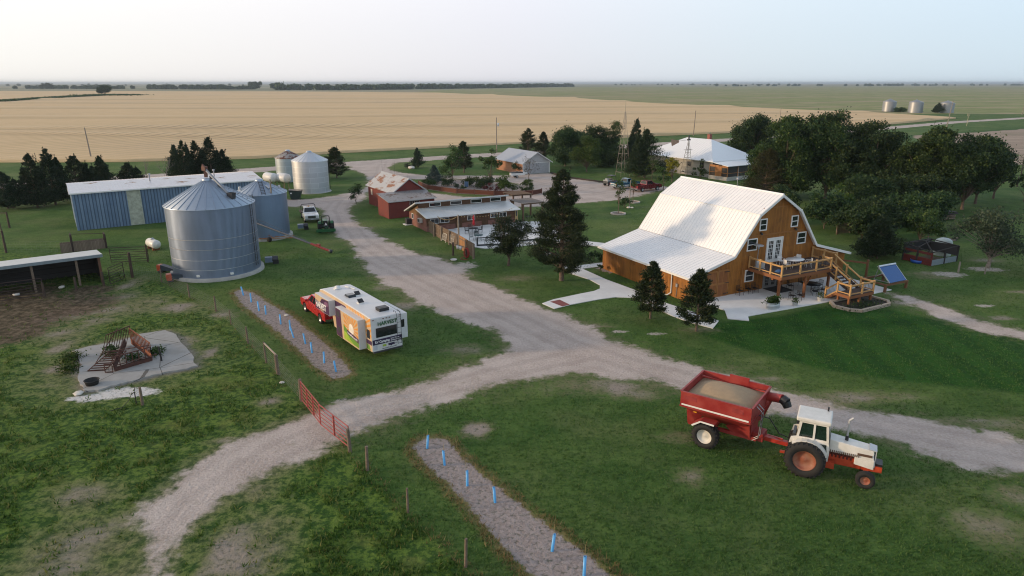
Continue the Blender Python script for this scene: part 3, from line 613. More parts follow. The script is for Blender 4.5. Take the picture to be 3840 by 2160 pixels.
rail([(1.7,-6.1,LZ),(1.7,-7.3,LZ),(4.85,-7.3,LZ),(4.85,-6.0,LZ)], 0, [(1.7,-6.0,LZ),(1.7,-7.3,LZ),(3.3,-7.3,LZ),(4.85,-7.3,LZ),(4.85,-5.98,LZ),(3.28,-5.98,LZ)], .92)
s2 = MB()
for i in range(4):
    y = -5.85+.27*i; z = LZ-LZ*(i+1)/5; s2.bx(1.75,2.95,y-.14,y+.14,z-.04,z)
for x in (1.72,2.98): s2.bar((x,-5.95,LZ-.15),(x,-4.75,.08),.05,.25)
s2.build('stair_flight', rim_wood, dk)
rail([(1.68,-6.0,LZ),(1.68,-4.85,0.05)], 0, [(1.68,-4.85,.22)], .9)

def bl(x, y): 
    c, s = math.cos(bu), math.sin(bu); return (BO.x+x*c-y*s, BO.y+x*s+y*c)
# patio slab and walks (structure)
kind(MB().prism([(-9.6,-.02),(-9.0,-3.2),(-10.4,-5.0),(-9.2,-6.2),(-8.4,-5.3),(1.3,-5.75),(5.6,-6.0),(9.6,-6.0),(9.6,-.02)], .006, .075).build('patio', concrete, None, (BO.x,BO.y,0), bu), 'structure')
WALKP = [(2.7,58.3),(3.8,59.5),(6.5,61.3),(7.8,62.1),(8.45,62.9),(8.6,64.1),(7.8,66.1),(5.9,68.6),(5.5,71),(3,77),(4.6,77.6),(7.0,71.4),(7.7,69.8),(9.5,66.1),(11.6,62.7),(13.7,58.6),(15.6,56.0),(17.2,53.6),(16.2,51.8),(14.7,53.2),(13.6,54.9),(12.1,58.1),(11.1,60.0),(9.6,60.2),(7.9,59.5),(5.3,58.0),(3.7,56.8)]
kind(MB().prism(WALKP[::-1], .005, .06).build('path', concrete), 'structure')
kind(MB().prism([(7.2,70.2),(10.0,71.4),(10.2,73.0),(7.2,71.6)], .004, .055).build('path', concrete), 'structure')
kind(MB().prism([(4.9,83.2),(8.8,81.3),(11.1,80.5),(11.4,82.4),(9.5,83.4),(5.3,85.2)], .004, .055).build('path', concrete), 'structure')
kind(MB().prism([(4.45,57.4),(5.15,57.9),(4.35,59.35),(3.45,58.75)], .05, .066).build('path', brick_mat('red_paver_bricks',(.24,.075,.07),(.32,.11,.10),(.2,.15,.14),1,.2,.1,.01)), 'structure')

# ================================================================= studio (low brick and timber building with clerestory)
su = rad(28.5)
st_o = thing('motel_block', 'low brick and dark timber block with raised clerestory and pale metal roofs', 'building', (-11.35,89.2,0), su)
brick = brick_mat('red_block_brick', (.22,.098,.078), (.28,.13,.10), (.20,.13,.11), 1, .42, .21, .02)
dark_wood = boards('dark_rough_boards', (.05,.026,.015), (.17,.085,.045), 'z', .2, .05, blotch=1.0)
pale_roof = M_('pale_metal_roof', (.55,.57,.57), .4, .25, var=.08, scale=.5)
b = MB(); SW = 13.4
b.add([(0,0,0),(0,6.5,0),(0,6.5,1.95),(0,2.9,3.35),(0,2.9,2.62),(0,0,2.02)]+[(SW,0,0),(SW,6.5,0),(SW,6.5,1.95),(SW,2.9,3.35),(SW,2.9,2.62),(SW,0,2.02)],
      [(0,1,2,3,4,5),(11,10,9,8,7,6),(0,6,7,1),(1,7,8,2),(2,8,9,3),(3,9,10,4),(4,10,11,5),(5,11,6,0)])
b.build('wall', brick, st_o)
c = MB(); c.bx(.0,SW,-.03,-.004,.75,2.0); c.bx(-.012,SW+.012,2.862,2.896,2.66,3.38); c.build('timber_cladding', dark_wood, st_o)
e_ = MB(); e_.add([(-.03,2.9,1.7),(-.03,2.9,3.36),(-.03,6.5,1.93),(-.03,6.5,1.7)]+[(-.004,2.9,1.7),(-.004,2.9,3.36),(-.004,6.5,1.93),(-.004,6.5,1.7)], [(0,1,2,3),(7,6,5,4),(0,4,5,1),(1,5,6,2),(2,6,7,3),(3,7,4,0)])
e_.add([(-.03,.0,1.6),(-.03,.0,2.02),(-.03,2.9,2.62),(-.03,2.9,1.6)]+[(-.004,.0,1.6),(-.004,.0,2.02),(-.004,2.9,2.62),(-.004,2.9,1.6)], [(0,1,2,3),(7,6,5,4),(0,4,5,1),(1,5,6,2),(2,6,7,3),(3,7,4,0)])
e_.build('timber_gable', boards('honey_gable_boards',(.12,.06,.025),(.20,.11,.05),'z',.2,.04), st_o)
def roof_y(y0, z0, y1, z1, x0, x1, th=.09, rib=.45):
    k = roof_slab(y0, z0, y1, z1, 0, x1-x0, th, rib); m = MB(); m.add([(x0+v[1], v[0], v[2]) for v in k.v], [f[::-1] for f in k.f]); return m
roof_y(-.85,2.06,2.86,2.70,-.35,SW+.35).build('lower_roof', pale_roof, st_o)
r2 = roof_y(7.0,1.83,2.55,3.58,-.55,SW+.3); r2.bx(-.56,SW+.31,2.46,2.56,3.42,3.60); r2.bar((-.57,2.55,3.50),(-.57,7.0,1.76),.04,.17); r2.build('upper_roof', pale_roof, st_o)
fs = MB(); fs.bx(-.36,SW+.36,-.90,-.852,1.93,2.06); fs.bar((-.37,-.87,2.0),(-.37,2.84,2.64),.04,.13); fs.bar((SW+.37,-.87,2.0),(SW+.37,2.84,2.64),.04,.13); fs.build('fascia', white_paint, st_o)
for x in (1.6,4.75,7.85,10.9): window(st_o, TM(x,2.862,2.78), 1.7, .52, white_paint, glass_dark, .06, .06, (1,1))
for x,wd in ((.55,1.25),(1.95,1.3),(5.95,1.15),(9.45,1.15),(10.85,1.15)): window(st_o, TM(x,-.03,1.02), wd, .66, white_paint, glass_dark, .06, .06, (2,1))
window(st_o, TM(-.03,5.3,.95,-PI/2), .55, .75, white_paint, glass_dark, .06, .06, (1,1))
for x in (4.2,8.15):
    d_ = MB(); d_.bx(x,x+.95,-.07,-.01,.15,2.0); dd = d_.build('door', boards('plank_door',(.07,.035,.02),(.13,.07,.035),'x',.19,.06), st_o)
    MB().box((x+.82,-.1,1.05),(.05,.06,.12)).build('handle', black_metal, dd)
    MB().bx(x-.2,x+1.15,-.5,-.01,.0,.14).build('door_step', concrete, st_o)
a = MB(); a.bx(-.45,-.02,1.35,2.15,1.0,1.55); ac = a.build('window_air_conditioner', M_('off_white_plastic',(.55,.55,.53),.5), st_o)
g2 = MB()
for i in range(6): g2.bx(-.47,-.452,1.40+i*.12,1.46+i*.12,1.06,1.5)
g2.build('grille', dark_steel, ac)
u_ = thing('condenser_unit', 'small dark air condenser on a concrete pad beside the brick end wall', 'air conditioner', (-14.6,94.2,0), su)
MB().box((0,0,.04),(1.1,1.1,.08)).build('pad', concrete, u_)
m = MB(); m.box((.1,0,.46),(.7,.7,.75)); m.lathe([(.0,.0),(.3,.0),(.3,.03)],16,(.1,0,.84)); m.build('housing', dark_steel, u_)
m = MB()
for i in range(6): m.bx(-.27,.47,-.372,-.352,.16+i*.11,.2+i*.11)
m.build('grille', black_metal, u_)
# patio of the studio
def sl(x, y): c, s = math.cos(su), math.sin(su); return (-11.35+x*c-y*s, 89.2+x*s+y*c)
kind(MB().prism([(.6,-.04),(.6,-9.4),(2.5,-12.4),(5.2,-13.3),(9.5,-13.3),(14.6,-12.2),(17.4,-9.5),(17.4,-2),(15,-.04)], .006, .07).build('patio', concrete, None, (-11.35,89.2,0), su), 'structure')

# ================================================================= red shed with lean-to
ru = rad(32.8)
red_wall = M_('red_shed_paint', (.155,.026,.019), .75, var=.18, scale=1.2, bump=.1)
sh = thing('red_shed', 'barn-red gabled shed with a lean-to and a streaked rusty tin roof', 'shed', (-17.9,98.2,0), ru)
m = MB(); m.prof_y([(2.5,0),(7.75,0),(7.75,3.1),(5.12,4.92),(2.5,3.1)], 4.0, 14.2); m.build('wall', red_wall, sh)
m = MB(); m.add([(0,0,0),(7.4,0,0),(7.4,3.98,0),(0,3.98,0),(0,0,2.5),(7.4,0,2.5),(7.4,3.98,3.12),(0,3.98,3.12)], [(0,3,2,1),(4,5,6,7),(0,1,5,4),(1,2,6,5),(2,3,7,6),(3,0,4,7)]); m.build('lean_to', red_wall, sh)
rusty = rusty_metal('streaked_tin', (.50,.49,.48), (.30,.15,.09), .73, .5, .35, (1.2,.35,1.2), 1.1)
rusty2 = rusty_metal('dull_patchy_tin', (.30,.29,.29), (.17,.11,.085), .7, .6, .3, (1.5,1.0,1), 1.6)
m = MB()
for s in (-1,1):
    k = roof_slab(5.12+s*3.0, 3.02, 5.12, 5.12, 3.7, 14.5, .06, .3, .03, .02); m.add(k.v, k.f)
m.build('roof', rusty, sh)
m = roof_y(-.32,2.52,4.0,3.24,-.2,7.7,.06,.3); m.build('lean_to_roof', rusty2, sh)
m = MB()
for s in (-1,1): m.bar((5.12+s*3.02,3.69,2.95),(5.12,3.69,5.05),.03,.14)
m.bx(-.2,7.7,-.35,-.322,2.42,2.52); m.build('fascia', M_('grey_trim',(.4,.4,.4),.6), sh)
w_ = window(sh, TM(3.35,0,1.35), 1.55, 1.0, M_('cream_frame',(.5,.48,.44),.6), glass_dark, .05, .05, (4,1))
window(sh, TM(2.5,13.0,1.7,-PI/2), .6, .9, M_('cream_frame',(.5,.48,.44),.6), M_('cream_pane',(.5,.44,.36),.5), .05, .06, (1,1))
for x,y,h in ((5.1,14.2,2.0),(5.15,9.2,2.2),(5.1,4.4,2.2)):
    m = MB(); m.tube((x,y,5.05),(x,y,5.1+h),.015,.008,5); m.lathe([(0,-.05),(.05,0),(0,.05)],6,(x,y,5.1+h*.4)); m.build('lightning_rod', dark_steel, sh)

# ================================================================= garage
gu = rad(30.5)
ga = thing('garage', 'brick garage with a plain grey metal gable roof and wide pale door', 'garage', (2.3,148.6,0), gu)
m = MB(); m.prof_y([(0,0),(7.0,0),(7.0,2.5),(3.5,4.5),(0,2.5)], 0, 11.5); m.build('wall', brick_mat('orange_brick',(.36,.155,.08),(.44,.21,.115),(.36,.26,.2),1,.25,.085,.012), ga)
m = MB(); m.add([(0,-.03,2.52),(7,-.03,2.52),(3.5,-.03,4.48),(0,-.004,2.52),(7,-.004,2.52),(3.5,-.004,4.48)],[(0,1,2),(5,4,3),(0,3,4,1),(1,4,5,2),(2,5,3,0)]); m.bx(0,7,-.03,-.004,0,2.5); m.build('front_siding', M_('pale_grey_siding',(.42,.42,.43),.6), ga)
m = MB()
for s in (-1,1):
    k = roof_slab(3.5+s*4.0, 2.32, 3.5, 4.66, -.45, 11.9, .08, .45, .04, .03); m.add(k.v, k.f)
m.build('roof', M_('grey_metal_roof',(.42,.45,.50),.45,.3,var=.06), ga)
m = MB()
for s in (-1,1): m.bar((3.5+s*4.02,-.48,2.24),(3.5,-.48,4.58),.04,.16)
m.bx(6.85,7.02,-.06,-.034,0,2.5); m.bx(-.02,.15,-.06,-.034,0,2.5); m.bx(.15,6.85,-.05,-.034,2.3,2.42); m.build('trim', white_paint, ga)
m = MB(); 
for i in range(4): m.bx(1.0,6.5,-.06,-.032,.03+i*.55,.56+i*.55)
m.build('garage_door', M_('door_grey',(.36,.37,.39),.55), ga)
window(ga, TM(-.0,4.2,1.0,-PI/2), .8, 1.1, white_paint, glass_dark, .06, .1, (1,2))

# ================================================================= farmhouse
hu = rad(32.5)
ho = thing('farmhouse', 'grey sided farmhouse under a broad white hip roof with a brick chimney', 'house', (41.5,142.9,0), hu)
siding = boards('grey_lap_siding', (.34,.32,.28), (.40,.38,.34), 'z', .18, .06, (.2,.19,.17), .7, .4)
m = MB(); m.bx(0,13.4,0,20.5,.9,3.5); m.build('wall', siding, ho)
m = MB(); m.bx(-.02,13.42,-.02,20.52,0,.9); m.build('foundation', M_('grey_foundation',(.33,.31,.29),.9), ho)
m = MB(); e = .6; z0, z1 = 3.45, 7.2
V_ = [(-e,-e,z0),(13.4+e,-e,z0),(13.4+e,20.5+e,z0),(-e,20.5+e,z0),(6.7,6.7,z1),(6.7,13.8,z1)]
m.add(V_, [(0,1,4),(1,2,5,4),(2,3,5),(3,0,4,5),(3,2,1,0)])
for i in range(1,30):   # ribs up the two visible slopes
    y = -e+i*.72
    if y < 21: 
        t = min(1, (y+e)/7.3, (20.5+e-y)/7.3); m.bar((-e,y,z0+.01),(-e+7.3*t,y,z0+3.75*t+.01),.04,.04)
m.build('roof', M_('white_house_roof',(.78,.80,.82),.4,0,var=.03), ho)
m = MB(); m.bx(-e-.08,13.4+e+.08,-e-.1,-e-.005,3.33,3.46); m.bx(-e-.1,-e-.005,-e-.1,20.5+e,3.33,3.46); m.build('gutter', white_paint, ho)
m = MB(); m.bx(6.9,7.6,7.4,8.1,6.6,8.2); m.bx(6.85,7.65,7.35,8.15,8.0,8.12); m.build('chimney', brick_mat('chimney_brick',(.28,.07,.05),(.34,.10,.07),(.3,.22,.2),1,.22,.08,.012), ho)
m = MB(); m.tube((7.25,7.75,8.12),(7.25,7.75,8.6),.12,.12,8); m.build('chimney_pipe', chrome, ho)
for y,z,h_ in ((2.2,1.75,1.25),(5.8,1.9,1.0),(11.0,1.75,1.3)): window(ho, TM(-.0,y+1.1,z,-PI/2), 1.1, h_, M_('dark_frame',(.12,.10,.09),.5), glass_dark, .07, .1, (2,2))
window(ho, TM(-.02,8.4,.35,-PI/2), .9, .5, white_paint, glass_dark, .06, .08, (2,1))
m = MB(); m.path([(-.15,-.15,3.3),(-.12,-.12,.6),(-.8,-.3,.15)], .06, 6); m.build('downspout', white_paint, ho)
# screened porch
m = MB(); m.add([(-1.4,-5.4,3.02),(9.5,-5.4,3.02),(9.5,.0,3.40),(-.4,.0,3.40)]+[(-1.4,-5.4,2.92),(9.5,-5.4,2.92),(9.5,.0,3.30),(-.4,.0,3.30)], [(0,1,2,3),(7,6,5,4),(0,4,5,1),(1,5,6,2),(2,6,7,3),(3,7,4,0)]); m.build('porch_roof', M_('white_house_roof',(.78,.80,.82),.4,0,var=.03), ho)
m = MB(); m.bx(-.9,8.6,-4.9,-.03,0,.75); m.build('porch_base', M_('cream_block',(.5,.47,.42),.85,bump=.2), ho)
cedar = boards('cedar_porch', (.30,.13,.045), (.42,.20,.08), 'z', 9, 0)
m = MB(); 
for y in (-4.85,-3.3,-1.75,-.2): m.bx(-.9,-.76,y-.07,y+.07,.75,2.95)
for x in (2.2,5.4,8.5): m.bx(x-.07,x+.07,-4.9,-4.76,.75,2.92)
m.bx(-.9,-.78,-4.8,-.2,1.45,1.55); m.bx(-.9,-.78,-4.8,-.2,2.55,2.95); m.bx(-.8,8.5,-4.9,-4.78,1.45,1.55); m.bx(-.9,-.8,-3.3,-1.75,.75,2.55); m.build('porch_frame', cedar, ho)
m = MB(); m.bx(-.84,-.82,-4.78,-.25,.78,2.55); m.bx(-.7,8.4,-4.83,-4.81,.78,2.9); m.build('porch_screen', M_('dark_screen',(.035,.028,.024),.6), ho)

# ================================================================= long steel shed
shu = rad(33.7)
ms = thing('steel_shed', 'long blue-grey corrugated steel shed with a pale rust-patched roof', 'shed', (-58.3,90.0,0), shu)
blue_tin = boards('blue_grey_tin', (.13,.20,.31), (.26,.35,.47), 'xy', .394, .09, (.06,.09,.14), .42, .5, off=.25, blotch=.8); blue_tin.node_tree.nodes['Principled BSDF'].inputs['Metallic'].default_value = .35  # sheet tones vary; dark line beside each rib is painted rib shade
m = MB(); SLn = 24.4; m.add([(0,0,0),(SLn,0,0),(SLn,11.4,0),(0,11.4,0),(0,0,4.95),(SLn,0,4.95),(SLn,5.7,5.5),(0,5.7,5.5),(SLn,11.4,4.95),(0,11.4,4.95)], [(0,1,5,4),(1,2,8,6,5),(2,3,9,8),(3,0,4,7,9),(4,5,6,7),(7,6,8,9),(0,3,2,1)])
for i in range(1,62):
    x = i*SLn/62
    if not 6.3 < x < 8.2: m.bx(x-.06,x+.06,-.06,.004,.02,4.93)
m.build('wall', blue_tin, ms)
m = MB(); m.bx(6.4,8.1,-.035,-.003,.03,4.9)
for i in range(5): m.bx(6.5+i*.36,6.58+i*.36,-.07,-.03,.03,4.9)
m.build('skylight_panel', M_('fibreglass_panel',(.40,.42,.34),.6,var=.25,scale=2), ms)
m = roof_y(-.35,5.02,5.7,5.66,-.25,SLn+.25,.07,.4); k = roof_y(11.75,5.02,5.7,5.66,-.25,SLn+.25,.07,.4); m.add(k.v,k.f)
m.build('roof', rusty_metal('pale_rust_patched_roof', (.62,.62,.64), (.30,.16,.07), .57, .45, .3, (.35,.9,1), .8), ms)
m = MB(); m.bx(-.27,-.255,-.36,5.7,4.86,5.06); m.bx(-.26,SLn+.26,-.40,-.352,4.88,5.04); m.build('trim', white_paint, ms)
for x in (9.9,18.6):
    m = MB(); m.tube((x,3.8,5.4),(x,3.8,6.4),.09,.09,8); m.lathe([(0,.2),(.2,.1),(.2,0)],10,(x,3.8,6.4)); m.build('roof_vent', grey_metal, ms)

# ================================================================= cattle shed at the left edge
cu = rad(36.5)
cs = thing('cattle_shed', 'open-fronted dark cattle shed with a pale flat roof edge', 'shed', (-40.6,65.2,0), cu)
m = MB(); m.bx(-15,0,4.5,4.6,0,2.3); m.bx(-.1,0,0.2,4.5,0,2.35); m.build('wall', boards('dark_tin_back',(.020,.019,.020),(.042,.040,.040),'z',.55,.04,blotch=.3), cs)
m = MB(); m.add([(-15.2,-.25,2.92),(.25,-.25,2.92),(.25,4.9,2.36),(-15.2,4.9,2.36),(-15.2,-.25,2.84),(.25,-.25,2.84),(.25,4.9,2.28),(-15.2,4.9,2.28)],[(0,1,2,3),(7,6,5,4),(0,4,5,1),(1,5,6,2),(2,6,7,3),(3,7,4,0)]); m.build('roof', M_('pale_tin_roof',(.52,.53,.52),.5,.3), cs)
m = MB(); m.bx(-15.2,.27,-.30,-.255,2.62,2.90); m.build('fascia', M_('blue_grey_fascia',(.20,.24,.26),.6), cs)
for x in (-12.5,-8.9,-5.6,-2.0+.9*0+0):
    m = MB(); m.bx(x-.1,x+.1,-.1,.1,0,2.75); m.build('post', post_wood, cs)
m = MB(); m.bx(-.2,.02,-.12,.12,0,2.7); m.build('corner_post', M_('rust_brown_post',(.13,.065,.04),.9), cs)
# ================================================================= grain bins
galv_blue = galv('bin_steel_weathered', (.20,.25,.34), .45, .72, None, .35)
galv_roof = galv('bin_roof_steel', (.34,.40,.48), .40, .6, None, .22)
galv_bright = galv('bin_steel_bright', (.50,.52,.55), .46, .6, (3.14,2.8,.92), .15)
galv_dull = galv('bin_steel_dull', (.36,.42,.46), .5, .45, (2.54,2.6,1.05), .2)
galv_far = galv('bin_steel_far', (.33,.345,.36), .42, .6, None, .2)
def grain_bin(label, x, y, R, eave, peak, wall_m, roof_m, pad=.3, ribs=28, corr=.12, amp=.012, rz=0, detail=True, group=None, rr=.45):
    t = thing('grain_bin', label, 'grain bin', (x,y,0), rz, group)
    prof = []; z = pad
    if corr:
        n = int((eave-pad)/corr)
        for i in range(n*4+1):
            zz = pad+(eave-pad)*i/(4*n); prof.append((R+amp*math.sin(i*PI/2), zz))
    else: prof = [(R,pad),(R,eave)]
    MB().lathe(prof, 72 if detail else 40).build('wall', wall_m, t)
    m = MB(); ov = R+.10
    m.lathe([(ov,eave-.06),(ov,eave),(rr,peak-.25)], 72 if detail else 40, smooth=True); m.lathe([(R-.1,eave-.05),(ov,eave-.06)], 40)
    for i in range(ribs):
        a = 2*PI*i/ribs; c, s = math.cos(a), math.sin(a)
        m.bar((ov*c,ov*s,eave+.025),(rr*c,rr*s,peak-.225),.05,.05,up=(0,0,1))
    m.build('roof', roof_m, t)
    m = MB(); m.lathe([(rr+.02,peak-.27),(rr+.02,peak-.06),(rr*.9,peak),(0,peak+.02)], 24); m.build('roof_cap', galv_roof if roof_m != galv_far else galv_far, t)
    if pad > .05: MB().lathe([(0,0),(R+.33,0),(R+.30,pad-.004),(0,pad-.003)][1:], 72).build('concrete_base', old_concrete, t)
    return t
big = grain_bin('largest corrugated steel grain bin, with an auger over its ribbed cone roof', -31.02, 69.63, 4.28, 7.23, 9.75, galv_blue, galv_roof, .33, 30, .10, .0065)
m = MB()
for z in (1.15,2.15,3.2,4.2): m.lathe([(4.305,z-.02),(4.305,z+.02)], 72)
m.build('hoop', galv_bright, big)
m = MB(); m.lathe([(2.75,8.12),(2.78,8.16)], 60); m.build('roof_ring', dark_steel, big)
def ladder(parent, R, a, z0, z1, nm='ladder', cage=False):
    c, s = math.cos(a), math.sin(a); tx, ty = -s, c; m = MB(); r = R+.16
    for k in (-.2,.2): m.bar((r*c+tx*k,r*s+ty*k,z0),(r*c+tx*k,r*s+ty*k,z1),.04)
    z = z0+.2
    while z < z1: m.tube((r*c-tx*.2,r*s-ty*.2,z),(r*c+tx*.2,r*s+ty*.2,z),.015,.015,5); z += .3
    for z in np.arange(z0+.4, z1, 1.2): m.bar((r*c,r*s,z),((R-.02)*c,(R-.02)*s,z),.05,.03)
    return m.build(nm, black_metal, parent)
def toward(x, y, off):     # angle on a bin whose face looks to the camera side, turned by off
    return math.atan2(-y, -x)+off
ladder(big, 4.28, toward(-31.02,69.63,1.02), .8, 7.2)
a = toward(-31.02,69.63,1.22); m = MB()
for k in range(7): 
    r0 = 4.2-k*.42; z0 = 7.33+k*.27; m.bar((r0*math.cos(a-.06),r0*math.sin(a-.06),z0),(r0*math.cos(a+.06),r0*math.sin(a+.06),z0),.05,.04)
m.build('roof_ladder', dark_steel, big)
for off in (-.45,.28):
    a = toward(-31.02,69.63,off); m = MB(); m.box((4.33*math.cos(a),4.33*math.sin(a),.62),(.22,.3,.2),a); m.build('vent_cover', white_paint, big)
# roof auger
ra = thing('roof_auger', 'pale auger tube with a hopper lying down the roof of the largest bin', 'auger', (-31.02,69.63,9.7))
m = MB(); m.tube((-.25,.3,1.0),(2.75,-1.15,-1.72),.13,.13,10); m.build('auger_tube', galv('auger_grey_steel',(.30,.31,.33),.45,.6), ra)
m = MB(); m.box((-.2,.27,.98),(.5,.4,.42),-.45); m.tube((-.2,.27,1.1),(-.45,.4,1.35),.12,.1,8); m.bx(-.32,-.02,.2,.4,.10,.78); m.build('motor_head', M_('rusty_motor',(.13,.06,.045),.7,.2), ra)
m = MB(); m.add([(2.5,-1.35,-1.95),(3.0,-1.55,-1.95),(3.15,-1.15,-1.95),(2.65,-.95,-1.95),(2.40,-1.40,-1.25),(3.05,-1.68,-1.25),(3.25,-1.1,-1.25),(2.6,-.85,-1.25)], [(0,3,2,1),(0,1,5,4),(1,2,6,5),(2,3,7,6),(3,0,4,7)]); m.build('hopper', dark_steel, ra)
for t in (.25,.55,.8):
    m = MB(); p = Vector((-.25,.3,1.0)).lerp(Vector((2.75,-1.15,-1.72)), t); m.bx(p.x-.16,p.x+.16,p.y-.05,p.y+.05,p.z-.36,p.z-.05); m.build('bracket', dark_steel, ra)

sb = grain_bin('middle-sized blue-grey grain bin with a roof ladder, close behind the largest bin', -32.02, 86.67, 3.17, 5.73, 7.35, galv('bin_steel_blue_grey',(.19,.26,.37),.38,.7,None,.35), galv_roof, .33, 24, .10, .0065)  # slightly bluer steel than the largest bin
ladder(sb, 3.17, toward(-32,86.67,-.35), .8, 6.0)
a = toward(-32,86.67,.12); m = MB()
for k in (-.22,.22): m.bar((3.2*math.cos(a)-k*math.sin(a),3.2*math.sin(a)+k*math.cos(a),5.82),(.5*math.cos(a)-k*math.sin(a),.5*math.sin(a)+k*math.cos(a),7.2),.05,.05)
for i in range(8): r0 = 3.0-i*.32; z0 = 5.93+i*.155; m.bar((r0*math.cos(a)+.22*math.sin(a),r0*math.sin(a)-.22*math.cos(a),z0),(r0*math.cos(a)-.22*math.sin(a),r0*math.sin(a)+.22*math.cos(a),z0),.04,.04)
m.build('roof_ladder', dark_steel, sb)
m = MB(); a2 = a+.5; m.box((1.9*math.cos(a2),1.9*math.sin(a2),6.55),(.7,.6,.12),a2,ry=.47); m.build('roof_hatch', galv_roof, sb)
for off in (1.3,-1.4):
    a = toward(-32,86.67,off); m = MB(); m.tube((2.4*math.cos(a),2.4*math.sin(a),6.1),(2.4*math.cos(a),2.4*math.sin(a),6.55),.16,.16,10); m.build('roof_vent', galv_bright, sb)
wb = grain_bin('bright galvanised grain bin of stacked sheets, beside the round dark pine', -36.59, 124.77, 3.14, 5.65, 7.3, galv_bright, galv('bin_roof_bright',(.62,.64,.67),.4,.5,None,.12), .06, 26, .12, .004)
ladder(wb, 3.14, toward(-36.59,124.77,1.5), .4, 5.6)
rbn = grain_bin('old grey grain bin whose cone roof is brown with rust', -44.92, 138.72, 2.54, 4.71, 6.2, galv_dull, rusty_metal('rust_brown_bin_roof',(.36,.33,.31),(.17,.075,.055),.75,.55,.3,(1,1,1),.9), .05, 22, .12, .004)
far_pos = [(261.77,489.92,4.3,6.67,8.66),(268.44,469.24,4.36,6.7,8.54),(287.32,466.13,4.3,6.23,8.05)]
for (x,y,R,e,p), lb in zip(far_pos, ('distant pale grain bin farthest to the left of the three past the wheat','distant pale grain bin in the middle of the three past the wheat','distant pale grain bin behind a small conical cedar, farthest right of three')):
    grain_bin(lb, x, y, R, e, p, galv_far, galv_far, .05, 20, 0, 0, 0, False, 'grain bins beyond the wheat')

# long transport auger on its wheeled frame
au = thing('grain_auger', 'long blue-grey grain auger with a red intake end resting on grass', 'auger', (-21.25,77.4,0))
p0, p1 = Vector((0,0,.28)), Vector((-14.5,6.3,3.9))
m = MB(); m.tube(p0.lerp(p1,.16), p1, .12,.12,10)
for t in np.arange(.2,.98,.12): q = p0.lerp(p1,t); m.lathe([(.15,-.03),(.15,.03)],10,M=Matrix.Translation(q) @ (p1-p0).to_track_quat('Z','Y').to_matrix().to_4x4())
m.path([tuple(p0.lerp(p1,.2)+Vector((0,0,.22))), tuple(p0.lerp(p1,.6)+Vector((0,0,.5))), tuple(p1+Vector((0,0,.15)))], .02, 5); m.build('auger_tube', M_('auger_blue_grey',(.075,.09,.12),.5,.3), au)
m = MB(); m.tube(p0, p0.lerp(p1,.165), .14,.14,10); m.box(p0.lerp(p1,.1)+Vector((0,0,.2)), (.5,.25,.2), -.4); m.build('intake', M_('auger_red',(.22,.02,.022),.5), au)
m = MB(); m.lathe([(.0,-.2),(.22,-.15),(.22,.15),(0,.2)],8,M=Matrix.Translation(p0-(p1-p0).normalized()*.15) @ (p1-p0).to_track_quat('Z','Y').to_matrix().to_4x4()); m.build('screw_end', dark_steel, au)
wf = thing('wagon_frame', 'rusty orange wheeled undercarriage lying on the grass under the auger', 'frame', (-30.0,84.0,0))
m = MB(); m.bar((-1.5,-.8,.4),(2.6,.0,.35),.07); m.bar((-1.5,-.8,.4),(2.6,.3,.62),.05); m.bar((-1.8,.2,1.3),(.2,-.3,.4),.06); m.bar((-.6,.4,.5),(2.4,.2,.35),.06); m.bar((-1.5,-.8,.4),(-1.2,.5,.4),.06); m.build('frame_bars', M_('rusty_orange',(.30,.13,.045),.7,var=.3), wf)
for y in (-.9,.6):
    m = MB(); m.lathe([(.0,-.08),(.3,-.08),(.33,0),(.3,.08),(0,.08)],16,M=Matrix.Translation((-.2,y,.33)) @ Matrix.Rotation(PI/2,4,'X')); m.build('wheel', rubber, wf)

def fan(label, x, y, rz):
    t = thing('bin_fan', label, 'fan unit', (x,y,0), rz, 'drying fans beside the bins')
    m = MB(); m.lathe([(.34,-.3),(.36,.0),(.34,.3)],16,M=Matrix.Translation((.45,0,.5)) @ Matrix.Rotation(PI/2,4,'Y')); m.lathe([(0,0),(.33,0)],16,M=Matrix.Translation((.6,0,.5)) @ Matrix.Rotation(PI/2,4,'Y')); m.build('fan_housing', dark_steel, t)
    m = MB(); m.bx(-.6,.2,-.28,.28,.2,.75); m.build('duct', galv_blue, t)
    m = MB(); m.bx(.2,.8,-.3,-.24,0,.25); m.bx(.2,.8,.24,.3,0,.25); m.build('stand', black_metal, t)
fan('dark round fan unit on the grass right of the largest bin', -26.45, 72.6, .3)
fan('dark round fan unit on the grass right of the middle-sized bin', -28.35, 90.8, .3)
def burner(label, x, y, rz):
    t = thing('bin_heater', label, 'heater unit', (x,y,0), rz, 'red-faced heater units at the foot of the largest bin')
    m = MB(); m.add([(-.1,-.28,.25),(1.5,-.28,.25),(1.5,.28,.25),(-.1,.28,.25),(-.1,-.28,.85),(1.5,-.28,.5),(1.5,.28,.5),(-.1,.28,.85)],[(0,3,2,1),(4,5,6,7),(0,1,5,4),(1,2,6,5),(2,3,7,6),(3,0,4,7)]); m.build('duct', M_('blue_black_duct',(.05,.065,.085),.5,.3), t)
    m = MB(); m.box((-.32,0,.5),(.45,.62,.62)); m.lathe([(.25,0),(.22,.04),(0,.05)],14,M=Matrix.Translation((-.545,0,.5)) @ Matrix.Rotation(-PI/2,4,'Y')); m.build('burner_box', M_('orange_red_paint',(.45,.075,.03),.5), t)
    m = MB(); m.box((-.2,-.25,.1),(.5,.08,.2)); m.box((-.2,.25,.1),(.5,.08,.2)); m.build('stand', dark_steel, t)
burner('orange-red heater box with a dark duct, the one farther from the camera', -36.5, 69.0, -.25)
burner('orange-red heater box with a dark duct, the one nearer the camera', -33.9, 65.6, .55)

